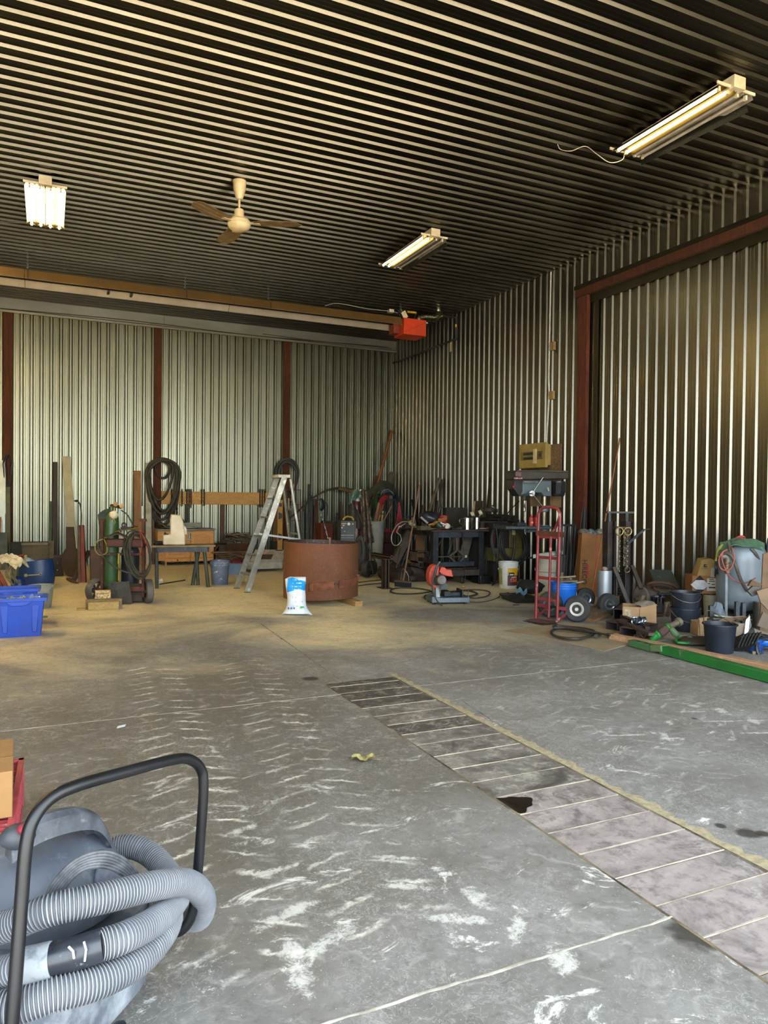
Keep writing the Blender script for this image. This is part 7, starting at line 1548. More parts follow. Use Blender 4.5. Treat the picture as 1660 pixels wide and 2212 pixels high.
# ---- paper roll on low ledge
s = S(1250, 1292, rz=0); 
solo('low_ledge', 'low dark box under the brown paper roll behind the tyres', 'box', MB().box(s(1258, 0, .2).x, s(1300, 0, .5).x, .2, .42, 0, s(0, 1264, .5).z), P('#39332b', .8, c2='#2b2620'), s, bev=.01)
pr_ = thing('paper_roll', 'flattened brown paper roll lying on the low dark box', 'paper roll', s)
a, b = s(1222, 1255, .3), s(1292, 1253, .3)
part('roll', MB().tube([a, a.lerp(b, .5), b], [.058, .055, .05], 16), P('#75614a', .8, c2='#5f4e3b'), pr_); part('end', MB().cyl(a+(a-b)*.002, a+(b-a)*.01, .045, n=16), m_dk2, pr_)
# ================================================================ right cluster
def text(parent, body, size, loc_, rot, mat, name='lettering', ext=.002):
    c = bpy.data.curves.new(name, 'FONT'); c.body = body; c.size = size; c.extrude = ext; c.align_x = 'CENTER'; c.align_y = 'CENTER'
    o = bpy.data.objects.new(name, c); COL.objects.link(o); c.materials.append(mat)
    bpy.context.view_layer.update(); me = bpy.data.meshes.new_from_object(o.evaluated_get(bpy.context.evaluated_depsgraph_get())); me.materials.clear(); me.materials.append(mat)
    bpy.data.objects.remove(o); o = bpy.data.objects.new(name, me); COL.objects.link(o); o.parent = parent; o.location = loc_; o.rotation_euler = rot; return o
m_wheelie = m_iron
def flat(name, label, cat_, pix, t, mat, z=0.0, bev=.002):                  # a flat piece lying on the floor, outline from the photo
    o_ = F(*pix[0], z); pts = [F(a, b, z)-o_ for a, b in pix]; n = len(pts)
    mb = MB().add([(p.x, p.y, 0) for p in pts]+[(p.x, p.y, t) for p in pts], [tuple(range(n-1, -1, -1)), tuple(range(n, 2*n))]+[(i, (i+1) % n, n+(i+1) % n, n+i) for i in range(n)])
    ar = sum(pts[i].x*pts[(i+1) % n].y-pts[(i+1) % n].x*pts[i].y for i in range(n))
    if ar < 0: mb.f = [tuple(reversed(f)) for f in mb.f]
    return solo(name, label, cat_, mb, mat, loc=o_, bev=bev)
def lyb(name, label, cat_, a, b, w, h, mat, z=0.0, bev=.003, group=None):    # a bar lying on the floor between two photo points
    p, q = F(*a, z), F(*b, z); d = q-p
    return solo(name, label, cat_, MB().beam((0, 0, h/2), (d.x, d.y, h/2), w, h), mat, loc=p, bev=bev, group=group)
# cardboard sheet and hose
flat('cardboard_sheet', 'large flat cardboard sheet lying on the floor below the hand truck', 'cardboard', [(1088, 1363), (1180, 1378), (1307, 1407), (1360, 1393), (1440, 1383), (1330, 1352), (1215, 1345), (1160, 1352)], .005, P('#94836a', .85, c2='#857459', sc_=4, wear='#6a5b45', wa=.7, wb=.75, ws=6))
flat('steel_strip', 'dark flat steel strip lying in front of the hand truck', 'strip', [(1130, 1341), (1172, 1351), (1205, 1349), (1200, 1345), (1172, 1347)], .006, P('#3a302b', .6, .3), z=.006)
hz = lambda pts, z: [F(a, b, z+.004*(i % 3)) for i, (a, b) in enumerate(pts)]
hh_ = [(1296, 1371), (1270, 1365), (1240, 1361), (1210, 1357), (1196, 1361), (1192, 1367), (1200, 1374), (1225, 1379), (1255, 1379), (1278, 1372), (1285, 1364), (1265, 1358), (1235, 1355), (1205, 1352), (1196, 1353)]
hh2 = [(1198, 1356), (1225, 1356), (1258, 1360), (1285, 1366), (1300, 1369), (1318, 1372)]
o_ = F(1240, 1368); gh = thing('hydraulic_hose', 'black hydraulic hose coiled on the cardboard sheet', 'hose', loc=o_)
part('hose', MB().tube([p-o_ for p in hz(hh_, .03)], .0145, 9, sm=6).tube([p-o_ for p in hz(hh2, .06)], .0135, 9, sm=6), P('#22201e', .5, c2='#35302a', sc_=14), gh)
for a, b in (((1288, 1374), (1296, 1371)), ((1312, 1371), (1326, 1373))): part('coupling', MB().cyl(F(*a, .04)-o_, F(*b, .04)-o_, .02, n=12), m_steel, gh)
# boards by the tyres
flat('wood_board', 'weathered grey board lying behind the hand truck wheel', 'board', [(1254, 1326), (1292, 1332), (1313, 1325), (1292, 1316), (1262, 1318)], .05, wood('#75644c', '#5e4f3b', (2,2,2)), z=.03)
flat('wood_board', 'tan board lying in front of the weathered grey board', 'board', [(1250, 1340), (1284, 1345), (1321, 1333), (1300, 1327), (1262, 1331)], .035, wood('#93744e', '#7a5d3c', (2,2,2)))
s = S(1268, 1322); solo('crumpled_sack', 'crumpled grey paper behind the hand truck wheel', 'paper', MB().blob(s(1262, 1312, .15), (.16, .1, .07), 8, .5), P('#857e73', .85, c2='#6b645a', bump=.4), s)
# tyre pair
s = S(1272, 1318); k = s.k; w_ = thing('cart_wheel', 'pneumatic tyre with silver hub standing left of the galvanised pipe', 'wheel', s)
R_ = k*23; tyre(w_, Vector((-k*4, .1, R_*1.02)), R_, R_*.36, (-.25, 1, 0), m_hubs, 'tyre')
s = S(1316, 1330); k = s.k; w_ = thing('cart_wheel', 'pneumatic tyre with silver hub standing right of the galvanised pipe', 'wheel', s)
R_ = k*23.5; tyre(w_, Vector((-k*0, .05, R_*1.02)), R_, R_*.38, (-.35, 1, 0), m_hubs, 'tyre'); part('axle_nut', MB().cyl(s(1320, 1307, -.06), s(1328, 1307, -.1), k*3, n=10), m_steel, w_)
# galvanised pipe
s = S(1306, 1324); k = s.k; s.o = s.o+s.rd()*.12
gpp = thing('galvanised_pipe', 'upright galvanised round duct piece between the two tyres', 'duct', s)
part('pipe', MB().lathe([(k*15.5, 0), (k*15.5, s(0, 1232).z), (k*15, s(0, 1232).z), (k*15, .02)], n=32), P('#9aa0a4', .42, .55, c2='#84898d', sc_=3), gpp)
part('paper_cap', MB().blob((0, 0, s(0, 1230).z), (k*6, .04, k*5), 3, .5), P('#a08a7d', .8), gpp)
# tall cardboard box
s = S(1283, 1289, rz=-.42); k = s.k; s.o = s.o+s.rd()*.0; k = (s.o-CAM).dot(_fw)/FPX
tbx = thing('tall_cardboard_box', 'tall brown cardboard box with red line and black lettering by the post', 'box', s)
xa, xb = s(1254, 1250).x, s(1313, 1250).x; zt = s(0, 1154).z
part('body', MB().prism([(xa-.03, 0), (xb, 0), (xb+.03, zt-.02), (xa+.02, zt+.02)], 0, .2), P('#885c30', .8, c2='#7a5028', sc_=3), tbx, bev=.004)
xr_ = s(1291, 0).x; m_redp = P('#a8301c', .6)
part('red_line', MB().beam((xr_-.03, -.002, .0), (xr_-.005, -.002, zt), .01, .004), m_redp, tbx); part('red_bar', MB().box(s(1268, 0).x, s(1274, 0).x, -.003, 0, s(0, 1246).z, s(0, 1219).z), m_redp, tbx)
text(tbx, 'HIRECO', .105, (s(1264, 0).x, -.004, s(0, 1236).z), (PI/2, PI/2, 0), P('#1d1712', .6))
for i in range(3): part('printed_symbol', MB().box(s(1303, 0).x, s(1309, 0).x, -.003, 0, s(0, 1182+i*13).z, s(0, 1174+i*13).z), P('#6b4322', .7), tbx)
for i, (a, lab) in enumerate(((1262, 'grey bottle'), (1276, 'blue-capped bottle'), (1296, 'white-green tool'))):
    solo('small_item', lab+' sticking out on top of the tall cardboard box', 'item', MB().blob(s(a, 1150, .12), (.09, .06, .05), i+3, .4, 12, 8), P(('#6e6a5c', '#5d7a86', '#7b7f70')[i], .6, c2='#3d3a33', sc_=25), s)
leanX(1340, 946, 1305, 3.2, 3, 'copper_rod', 'long coppery rod with hook leaning on the right wall', 'rod', P('#96603f', .45, .6), out=.75, rnd_=True, py_bot=1140)
# press / lift frame
s = S(1345, 1330, rz=-.3); k = s.k; s.o = s.o+s.rd()*.35; k = (s.o-CAM).dot(_fw)/FPX
fr_ = thing('steel_press_frame', 'tall dark steel press frame hung with chains right of the duct', 'steel frame', s)
m_fr = P('#3c332f', .65, .35, c2='#2c2523', sc_=5, wear='#6a564c', wa=.64, wb=.7, ws=12)
zt = s(0, 1127).z
for x0, x1 in ((1314, 1331), (1353, 1371)):
    a, b = s(x0, 0).x, s(x1, 0).x; part('upright', MB().box(a, a+.012, 0, .16, 0, zt).box(b-.012, b, 0, .16, 0, zt).box(a, b, .07, .085, 0, zt), m_fr, fr_)
    part('hole_row', MB().cyl((b-.05, .068, zt*.55), (b-.05, .06, zt*.55), .014, n=10).cyl((b-.05, .068, zt*.4), (b-.05, .06, zt*.4), .014, n=10).cyl((b-.05, .068, zt*.25), (b-.05, .06, zt*.25), .014, n=10), m_black, fr_)
part('top_bar', MB().box(s(1314, 0).x, s(1372, 0).x, .02, .12, s(0, 1109).z, s(0, 1105).z).box(s(1318, 0).x, s(1323, 0).x, .04, .09, zt, s(0, 1108).z).box(s(1355, 0).x, s(1361, 0).x, .04, .09, zt, s(0, 1108).z), P('#3a4040', .5, .4), fr_)
part('cross_plate', MB().box(s(1332, 0, -.05).x, s(1364, 0, -.05).x, -.05, .1, s(0, 1142, -.05).z, s(0, 1138, -.05).z), P('#5d4f42', .6, .4), fr_)
for x0, y0, x1, y1 in ((1327, 1225, 1359, 1307), (1366, 1222, 1386, 1272)):
    part('brace', MB().beam(s(x0, y0, -.02), s(x1, y1, -.22), .05, k*6, (0,1,0)), P('#463d35', .6, .3, c2='#3a322c'), fr_, bev=.003)
part('base_beam', MB().box(s(1312, 0).x, s(1378, 0).x, -.25, -.18, 0, .07).box(s(1312, 0).x, s(1330, 0).x, -.25, .3, 0, .06).box(s(1356, 0).x, s(1374, 0).x, -.25, .3, 0, .06), m_fr, fr_)
mb = MB()
for i in range(26): z = zt*.9-i*zt*.75/26; mb.ring((s(1345.5, 0).x, .06, z), .022, .006, (0,0,1), 10, 5)
part('screw_spring', mb, m_fr, fr_)
for i, (px, y0, y1, r_) in enumerate(((1339, 1146, 1236, .019), (1350, 1150, 1224, .019), (1356, 1146, 1228, .019))):
    q = s(px, y0, -.09); cm = chain(q.x, q.y, q.z, s(px, y1, -.09).z, r=r_, w=.006); 
    if i == 2: cm.ring(s(px, 1231, -.09), .035, .007, (0,1,.3), 16)
    solo('steel_chain', ['left', 'middle', 'right, ring-ended'][i]+' steel chain hanging on the press frame', 'chain', cm, P('#9a8f78', .4, .8, c2='#6b5f4c', sc_=20), s, group='chains on the press frame')
for px, lab in ((1339, 'left'), (1357, 'right')): solo('chain_hook', lab+' brass-coloured hook on top of the press frame chains', 'hook', MB().ring(s(px, 1148, -.1), .05, .009, (0,1,0), 16), P('#9c8a52', .4, .8), s)
solo('pry_bar', 'dark bar slanting up right from the press frame, bent tip', 'bar', MB().beam(s(1355, 1176, -.12), s(1392, 1144, -.12), .02, .03).beam(s(1391, 1144, -.12), s(1404, 1143, -.12), .02, .012), m_iron, s)
solo('wood_offcut', 'pale brown wood corner behind the right side of the press frame', 'wood', MB().box(s(1360, 0, .5).x, s(1371, 0, .5).x, .5, .53, 0, s(0, 1220, .5).z), wood('#a07f5c', '#836445'), s)
# leaning panel, oval pad, motor, cans
s = S(1440, 1330, rz=-.45); k = s.k; s.o = s.o+s.rd()*.75; k = (s.o-CAM).dot(_fw)/FPX
m_gp = P('#4f554e', .5, .3, c2='#454a44', sc_=4, wear='#6f746a', wa=.62, wb=.7, ws=8)
pn = thing('grey_green_panel', 'dusty grey-green sheet metal panel leaning on the right wall', 'panel', s)
a, b, c = s(1424, 1285, -.1), s(1478, 1290, -.1), s(1401, 1236, .3)
part('face', MB().slab(a, s(1474, 1286, -.1), c, .05), m_gp, pn, bev=.004)
s = S(1428, 1325); k = s.k; s.o = s.o+s.rd()*.45; k = (s.o-CAM).dot(_fw)/FPX
def oval(u, v):
    a = 2*PI*u; r = .55+.45*v; return s(1432+34*r*math.cos(a)*.98, 1270+13*r*math.sin(a)+7*r*math.cos(a), -.02*math.sin(a)-.1)+Vector((0, .16*r*math.sin(a), .025*math.sin(v*PI)))
solo('oval_cushion', 'dusty oval seat cushion ring tilted against the grey-green panel', 'cushion', MB().sheet(oval, 30, 6, .03), P('#4c4138', .7, c2='#6b4632', sc_=4), s)
mo = thing('electric_motor', 'dusty grey electric motor lying behind the shiny steel can', 'motor', s)
part('body', MB().cyl(s(1384, 1286, .05), s(1412, 1282, .2), .13, .13, n=24), P('#5b5046', .7, .2, c2='#6e655a', sc_=8), mo, bev=.02); part('shaft', MB().cyl(s(1371, 1295, -.02), s(1385, 1291, .03), .03, n=12).cyl(s(1383, 1302, 0), s(1390, 1288, .02), .06, n=12), P('#6a5d4c', .5, .5), mo)
s = S(1421, 1335); k = s.k; s.o = s.o+s.rd()*.15
c_ = thing('shiny_can', 'shiny open steel can right of the small carton', 'can', s); zb_ = s(0, 1322).z
part('body', MB().lathe([(k*14, zb_-.0), (k*14.5, zb_+.01), (k*15.5, s(0, 1290).z), (k*16.5, s(0, 1289).z), (k*16.5, s(0, 1288).z), (k*15, s(0, 1289).z), (k*13, zb_+.02)], n=32), P('#a3a8b0', .15, 1.0, c2='#6f747c', sc_=3), c_)
solo('rusty_block', 'rusty brown block under the shiny steel can', 'block', MB().box(-k*16, k*14, -.05, .2, 0, zb_-.005), m_rust, s, bev=.01)
solo('paper_wrap', 'crumpled brown paper between the can and the stacked black buckets', 'paper', MB().sheet(lambda u, v: s(1432+u*16-v*4, 1300+v*50, .0-.05*v)+Vector((0, .05*math.sin(u*9+v*4), 0)), 10, 12, .006), P('#7d6a55', .85, c2='#5f4f3e', bump=.5), s)
s = S(1384, 1354, rz=-.75); k = s.k
cbx = thing('small_carton', 'small torn cardboard carton with paper label and grey rag inside', 'box', s)
xa, xb = s(1348, 0).x, s(1381, 0).x; ztc = s(0, 1312).z
for nm_, mb in (('wall', MB().box(xa, s(1412,0).x, 0, .006, 0, ztc)), ('wall', MB().box(xa, xa+.006, 0, .3, 0, ztc)), ('wall', MB().box(s(1412,0).x, s(1412,0).x+.006, 0, .3, 0, ztc)), ('wall', MB().box(xa, s(1412,0).x, .3, .306, 0, ztc)), ('flap', MB().slab(s(1383, 1355, -.02), s(1419, 1347, -.04), s(1383, 1313, -.0), .006))): part(nm_, mb, m_cb2, cbx)
part('paper_label', MB().box(s(1353, 0).x, s(1367, 0).x, -.003, 0, s(0, 1341).z, s(0, 1318).z), P('#b5a583', .7, c2='#8d7d60', sc_=30), cbx)
solo('grey_rag', 'bunched grey-beige rag on top of the small torn carton', 'rag', MB().blob(s(1396, 1307, .1), (.12, .1, .055), 11, .6, 18, 12), P('#857869', .9, c2='#6a5f52', bump=.5), s)
# black buckets
m_bkt = P('#171c26', .42, c2='#222834', sc_=3, wear='#4b515c', wa=.66, wb=.72, ws=14)
s = S(1480, 1366); k = s.k; s.o = s.o+s.rd()*k*26; zst = k*37
def bk2(s, z, rb, rt, h, label, hand):
    t_ = thing('black_bucket', label, 'bucket', s); t_.location.z = z
    part('body', MB().lathe([(rb*.97, 0), (rb, .008), (rt, h-.014), (rt+.014, h-.012), (rt+.014, h), (rt-.003, h), (rt-.006, h-.02), (rb-.006, .012), (.001, .012)], n=36), m_bkt, t_)
    if hand is not None:
        pts = [(rt*1.06*math.cos(PI*i/14), -rt*math.sin(PI*i/14)*1.03, h-.02-hand*math.sin(PI*i/14)) for i in range(15)]
        part('bail_handle', MB().tube(pts, .0045, 6), P('#8a8078', .4, .8), t_)
    return t_
k2 = (s.o-CAM).dot(_fw)/FPX
bk2(s, 0, k2*26, k2*30, k2*50, 'lower of two stacked black buckets beside the red-brown cartons', k2*24)
bk2(s, k2*36, k2*26, k2*29.5, k2*48, 'upper of two stacked black buckets beside the red-brown cartons', k2*16)
s = S(1555, 1413); k = s.k; s.o = s.o+s.rd()*k*26; k2 = (s.o-CAM).dot(_fw)/FPX
b_ = bk2(s, 0, k2*27.5, k2*33, k2*62, 'single black bucket standing in front near the green beam', None)
part('bail_handle', MB().tube([(-k2*33, 0, k2*58), (-k2*25, .1, k2*72), (k2*5, .28, k2*80), (k2*33, 0, k2*58)], .004, 6, sm=6), P('#8a8078', .4, .8), b_)
# boxes on white pail
s = S(1526, 1345, rz=-.55); k = s.k; s.o = s.o+s.rd()*.5; k = (s.o-CAM).dot(_fw)/FPX
z1 = s(0, 1283).z; z2 = s(0, 1244).z
hz_ = thing('hazard_carton', 'brown carton with white diamond mark and barcode label right of the buckets', 'box', s)
xa, xb = s(1498, 0).x, s(1550, 0).x
part('body', MB().box(xa, xb, 0, .32, z1, z2), P('#9a6a40', .8, c2='#875a34', sc_=4), hz_, bev=.003)
cx, cz, r_ = s(1514.5, 0).x, (z1+z2)/2, (z2-z1)*.52
part('diamond', MB().prism([(cx-r_, cz), (cx, cz-r_), (cx+r_, cz), (cx, cz+r_)], -.003, 0), P('#15130f', .6), hz_)
part('diamond_centre', MB().prism([(cx-r_*.95, cz), (cx-r_*.42, cz-r_*.5), (cx+r_*.42, cz-r_*.5), (cx+r_*.95, cz), (cx+r_*.42, cz+r_*.5), (cx-r_*.42, cz+r_*.5)], -.006, -.001), P('#cfccd0', .6), hz_)
lx0, lx1 = s(1530, 0).x, s(1549, 0).x; part('label', MB().box(lx0, lx1, -.004, 0, z1+.04, z2-.03), P('#cdc8bd', .6), hz_)
mb = MB()
for i, (f0, f1, zf) in enumerate(((.25, .75, .88), (.2, .85, .74), (.1, .35, .55), (.5, .9, .48), (.2, .95, .26), (.2, .95, .22))): mb.box(lx0+(lx1-lx0)*f0, lx0+(lx1-lx0)*f1, -.006, -.003, z1+.04+(z2-z1-.07)*zf, z1+.04+(z2-z1-.07)*zf+.01)
part('label_print', mb, P('#2b2826', .6), hz_)
db = thing('tan_carton', 'worn tan carton with deer badge leaning on the white diamond carton', 'box', s)
part('body', MB().prism([s(a, b, .05) for a, b in ((1504, 1245), (1541, 1246), (1546, 1211), (1534, 1206), (1517, 1208))], .02, .24), P('#a88d5a', .8, c2='#94794a', sc_=4), db, bev=.004)
part('badge', MB().box(s(1522, 0, .02).x, s(1529, 0, .02).x, .014, .02, s(0, 1225.5, .02).z, s(0, 1219, .02).z), P('#1d1a12', .6), db, bev=.004)
part('badge_deer', MB().prism([s(a, b, .01) for a, b in ((1523, 1224), (1524, 1222), (1526, 1220), (1527.5, 1221), (1528, 1224), (1526.5, 1222.5))], .010, .014), P('#a88d5a', .8), db)
part('badge_text', MB().box(s(1517, 0, .02).x, s(1530, 0, .02).x, .016, .02, s(0, 1228.6, .02).z, s(0, 1227.8, .02).z), P('#5b4a2c', .7), db)
part('torn_side', MB().slab(s(1535, 1246, .0), s(1543, 1247, .0), s(1537, 1226, .0), .01), P('#b9b0a0', .8), db)
s = S(1536, 1345); k = s.k; s.o = s.o+s.rd()*.55; k2 = (s.o-CAM).dot(_fw)/FPX
bucket(s, 'dirty_pail', 'dirty white pail with yellow grime under the cartons', k2*14, k2*17, s(0, 1284).z, P('#9c978a', .6, c2='#8a8052', sc_=5, wear='#7a6a28', wa=.58, wb=.66, ws=6), False)
solo('paint_drum_dark', 'dark brown bin behind the white diamond carton pail', 'bin', MB().box(s(1494, 0, .2).x, s(1520, 0, .2).x, .15, .5, 0, z1-.01), m_dk2, s)
# ---- pressure tank
s = S(1600, 1352); s.o = s.o+s.rd()*.26; k = (s.o-CAM).dot(_fw)/FPX
tk_ = thing('pressure_tank', 'big blue-grey upright pressure tank draped with green cloth and hoses', 'tank', s)
R_ = k*49; zb_ = s(0, 1316).z; zt = s(0, 1172).z; prof = [(0.001, zb_-.03), (R_*.4, zb_-.015), (R_*.8, zb_+.03), (R_*.97, zb_+.10), (R_, zb_+.2), (R_, zt-.2), (R_*.98, zt-.11), (R_*.85, zt-.04), (R_*.55, zt+.005), (.001, zt+.02)]
part('shell', MB().lathe(prof, n=48), P('#7f8b93', .4, .1, c2='#75818a', sc_=3, wear='#5d6468', wa=.7, wb=.73, ws=16), tk_)
for a in (-125, -70, -45): 
    an = math.radians(a); part('leg', MB().beam((R_*.8*math.cos(an), R_*.8*math.sin(an), 0), (R_*.86*math.cos(an), R_*.86*math.sin(an), zb_+.12), .07, .012, (math.cos(an), math.sin(an), 0)), P('#3d444b', .5, .4), tk_)
part('cradle', MB().box(-R_*.8, R_*.8, -.1, .3, .0, zb_-.04), m_dk2, tk_)
solo('grey_pipe', 'grey plastic pipe with brown elbow standing in front of the pressure tank', 'pipe', MB().tube([s(1569, 1338, -R_*1.1), s(1570, 1240, -R_*1.1)], .018, 12), P('#8f9aa3', .45), s)
el = thing('pipe_elbow', 'dusty brown pipe elbow and valve at the top left of the pressure tank', 'pipe fitting', s)
part('elbow', MB().tube([s(1560, 1203, -R_*1.1), s(1567, 1202, -R_*1.1), s(1572, 1206, -R_*1.1), s(1573, 1216, -R_*1.1), s(1572, 1238, -R_*1.1)], .03, 12, sm=4), P('#7a7068', .5, .2), el)
mb = MB()
for i in range(3): z = s(0, 1216+i*6, -R_).z; mb.lathe([(.034, z-.014), (.037, z), (.034, z+.014)], (s(1572, 0, -R_*1.1).x, -R_*1.1, 0), 16)
part('clamp', mb, P('#6b5438', .5, .5), el)
solo('grey_hose', 'thick grey-brown hose running diagonally down the pressure tank front', 'hose', MB().tube([s(1564, 1195, -R_*1.05), s(1575, 1196, -R_*1.2), s(1585, 1208, -R_*1.25), s(1600, 1250, -R_*1.2), s(1615, 1277, -R_*1.15)], .019, 10, sm=5).tube([s(1623, 1185, -R_*.9), s(1635, 1200, -R_*.95), s(1648, 1228, -R_*.6)], .022, 10, sm=4).tube([s(1575, 1172, -R_*.9), s(1578, 1190, -R_*1.15), s(1577, 1200, -R_*1.15)], .02, 8, sm=4).tube([s(1585, 1180, -R_*.9), s(1590, 1170, -R_*.8), s(1600, 1168, -R_*.6), s(1604, 1176, -R_*.5)], .018, 8, sm=4), P('#5a524a', .6, c2='#47403a'), s)
solo('red_hose', 'thin red hose looped over the front of the pressure tank', 'hose', MB().tube([s(1572, 1187, -R_*1.2), s(1562, 1193, -R_*1.2), s(1554, 1208, -R_*1.15), s(1557, 1226, -R_*1.2), s(1568, 1232, -R_*1.25), s(1580, 1227, -R_*1.3), s(1587, 1208, -R_*1.3), s(1584, 1188, -R_*1.3), s(1580, 1183, -R_*1.2)], .0075, 8, sm=6).tube([s(1563, 1190, -R_*1.2), s(1560, 1205, -R_*1.2), s(1568, 1230, -R_*1.25), s(1582, 1250, -R_*1.25), s(1604, 1259, -R_*1.2), s(1622, 1256, -R_*1.1), s(1640, 1240, -R_*.85), s(1650, 1215, -R_*.6), s(1652, 1198, -R_*.5), s(1645, 1194, -R_*.6), s(1638, 1190, -R_*.7)], .0075, 8, sm=6), P('#a8564c', .5, c2='#93463e', sc_=12), s)
def grn(u, v): return s(1556+u*96, 1172-9*math.sin(u*PI)+v*(14+8*abs(u-.3))+1.5*math.sin(u*14), -R_*(.55+.62*v)*(.6+.4*math.sin(u*PI)))
solo('green_cloth', 'faded green canvas cloth lying over the pressure tank top', 'cloth', MB().sheet(grn, 24, 10, .01), P('#54785c', .85, c2='#3f6148', sc_=9, lo=.42, hi=.6, wear='#9a9a72', wa=.66, wb=.72, ws=14, bump=.3), s)
solo('yellow_rope', 'frayed yellow-green rope hanging left of the pressure tank', 'rope', MB().tube([s(1562, 1176, -R_*.8), s(1552, 1186, -R_*.7), s(1549, 1200, -R_*.7), s(1547, 1212, -R_*.7)], .012, 6, sm=5).tube([s(1560, 1180, -R_*.8), s(1550, 1192, -R_*.7), s(1553, 1204, -R_*.7)], .01, 6, sm=5), P('#8f8a3a', .85), s)
solo('red_rag', 'red rag and tan strap heaped on the green cloth', 'rag', MB().blob(s(1600, 1166, -.1), (.08, .06, .03), 4, .5).tube([s(1584, 1167, -.1), s(1598, 1159, -.1), s(1608, 1160, -.1), s(1608, 1166, -.15), s(1594, 1170, -.2)], .012, 7, sm=5), P('#9a3f38', .8, c2='#b09660', sc_=12, lo=.45, hi=.55), s)
solo('black_hood', 'black folded sheet at the right edge behind the pressure tank', 'sheet', MB().slab(s(1650, 1350, -.1), s(1692, 1350, -.1), s(1656, 1156, .15), .03), P('#2a2b2c', .6), s)
solo('black_strap', 'black webbing hanging at the left side of the pressure tank', 'strap', MB().sheet(lambda u, v: s(1547+u*6-2*math.sin(v*3), 1200+v*40, -R_*.55+.02*math.sin(v*7)), 4, 8, .01), m_black, s)
# ---- cardboard pile on the right edge
s = S(1650, 1375); k = s.k
cds = [('standing brown cardboard sheet at the right edge beside the tank', [(1642, 1368), (1662, 1370), (1668, 1190), (1650, 1197)], .25, .27, '#7f6248'),
       ('torn grey-brown cardboard flap at the right edge below the standing sheet', [(1636, 1277), (1664, 1268), (1668, 1322), (1660, 1318), (1645, 1302)], -.05, -.03, '#8a7259'),
       ('dark bent cardboard wedge at the right edge under the torn flap', [(1637, 1352), (1650, 1322), (1668, 1330), (1668, 1362), (1655, 1358)], -.1, -.07, '#6f6253'),
       ('grey cardboard sheet slanting behind the blue coil', [(1630, 1358), (1662, 1368), (1664, 1385), (1637, 1384)], -.12, -.1, '#857c6c'),
       ('curled brown cardboard scrap on the tank leg', [(1618, 1266), (1626, 1253), (1648, 1262), (1640, 1268)], .1, .14, '#6b5138')]
for lab, pts, y0, y1, cc in cds: solo('cardboard_piece', lab, 'cardboard', MB().prism([s(a, b, y0) for a, b in pts], y0, y1), P(cc, .85, c2='#5f4f3f', sc_=3, lo=.4, hi=.7), s)
solo('steel_paddle', 'bent dusty steel blades under the curled cardboard scrap', 'blades', MB().prism([s(a, b, .05) for a, b in ((1613, 1276), (1625, 1265), (1644, 1268), (1636, 1284), (1624, 1288))], .02, .06), P('#6a675f', .5, .5), s, bev=.005)
s2_ = S(1641, 1362); k = s2_.k; s2_.o = s2_.o+s2_.rd()*.2
gc_ = thing('galvanised_bin', 'grey galvanised cylinder between tank and cardboard pile', 'bin', s2_)
part('body', MB().lathe([(k*12, .0), (k*13, .01), (k*13, s2_(0, 1300).z), (k*12, s2_(0, 1300).z), (k*11, .03)], n=28), P('#6d6a62', .45, .6, c2='#5a5850', sc_=4), gc_)
# carton with tools in front of tank
s = S(1560, 1385, rz=-.45); k = s.k; s.o = s.o+s.rd()*.3; k = (s.o-CAM).dot(_fw)/FPX
oc = thing('crushed_carton', 'low crushed cardboard carton in front of the pressure tank', 'box', s)
xa, xb = s(1512, 0).x, s(1606, 0).x; z_ = s(0, 1340).z
part('body', MB().box(xa, xb, 0, .3, 0, z_*.85), m_cb2, oc, bev=.006)
for i, pts in enumerate(([(1512, 1352), (1528, 1333), (1550, 1337), (1536, 1357)], [(1545, 1346), (1568, 1335), (1585, 1342), (1583, 1350)], [(1585, 1333), (1609, 1331), (1622, 1342), (1612, 1345), (1597, 1343)])):
    a, b, c_, d = [s(p[0], p[1], -.02-.03*i) for p in pts[:4]]; part('flap', MB().slab(a, b, d+Vector((0, .1, 0)), .006), P('#8f7559', .85, c2='#7a624a'), oc)
part('side', MB().prism([s(a, b, -.06) for a, b in ((1590, 1374), (1608, 1373), (1610, 1346), (1588, 1348))], -.07, -.05), P('#94836f', .8), oc)
solo('foil_sheet', 'bright silvery folded sheet standing beside the crushed carton', 'sheet', MB().slab(s(1608, 1372, -.1), s(1617, 1364, -.1), s(1612, 1339, -.08), .004).slab(s(1617, 1364, -.1), s(1624, 1352, -.05), s(1612, 1339, -.08), .004), P('#c6ccc8', .25, .7), s)
solo('torn_cardboard', 'ribbed torn cardboard edge left of the front black bucket', 'cardboard', MB().prism([s(a, b, -.1) for a, b in ((1511, 1353), (1524, 1355), (1527, 1332), (1509, 1335))], -.12, -.1).prism([s(a, b, -.1) for a, b in ((1513, 1372), (1526, 1374), (1524, 1355), (1512, 1352))], -.11, -.09), P('#9a7c58', .85, c2='#7c6144', sc_=30), s)
for i, (x0, y0, x1, y1, lab, cc) in enumerate(((1528, 1338, 1552, 1330, 'pale-tipped dark tool', '#2b2a28'), (1543, 1329, 1588, 1334, 'long bright thin rod', '#a8a49a'), (1540, 1336, 1578, 1338, 'grey-green handle', '#6a6c60'), (1550, 1332, 1562, 1334, 'orange-tipped bar', '#4a3c30'))):
    solo('hand_tool', lab+' lying on the crushed carton', 'tool', MB().beam(s(x0, y0, -.0), s(x1, y1, .05), .03, .018), P(cc, .4, .4), s, bev=.003)
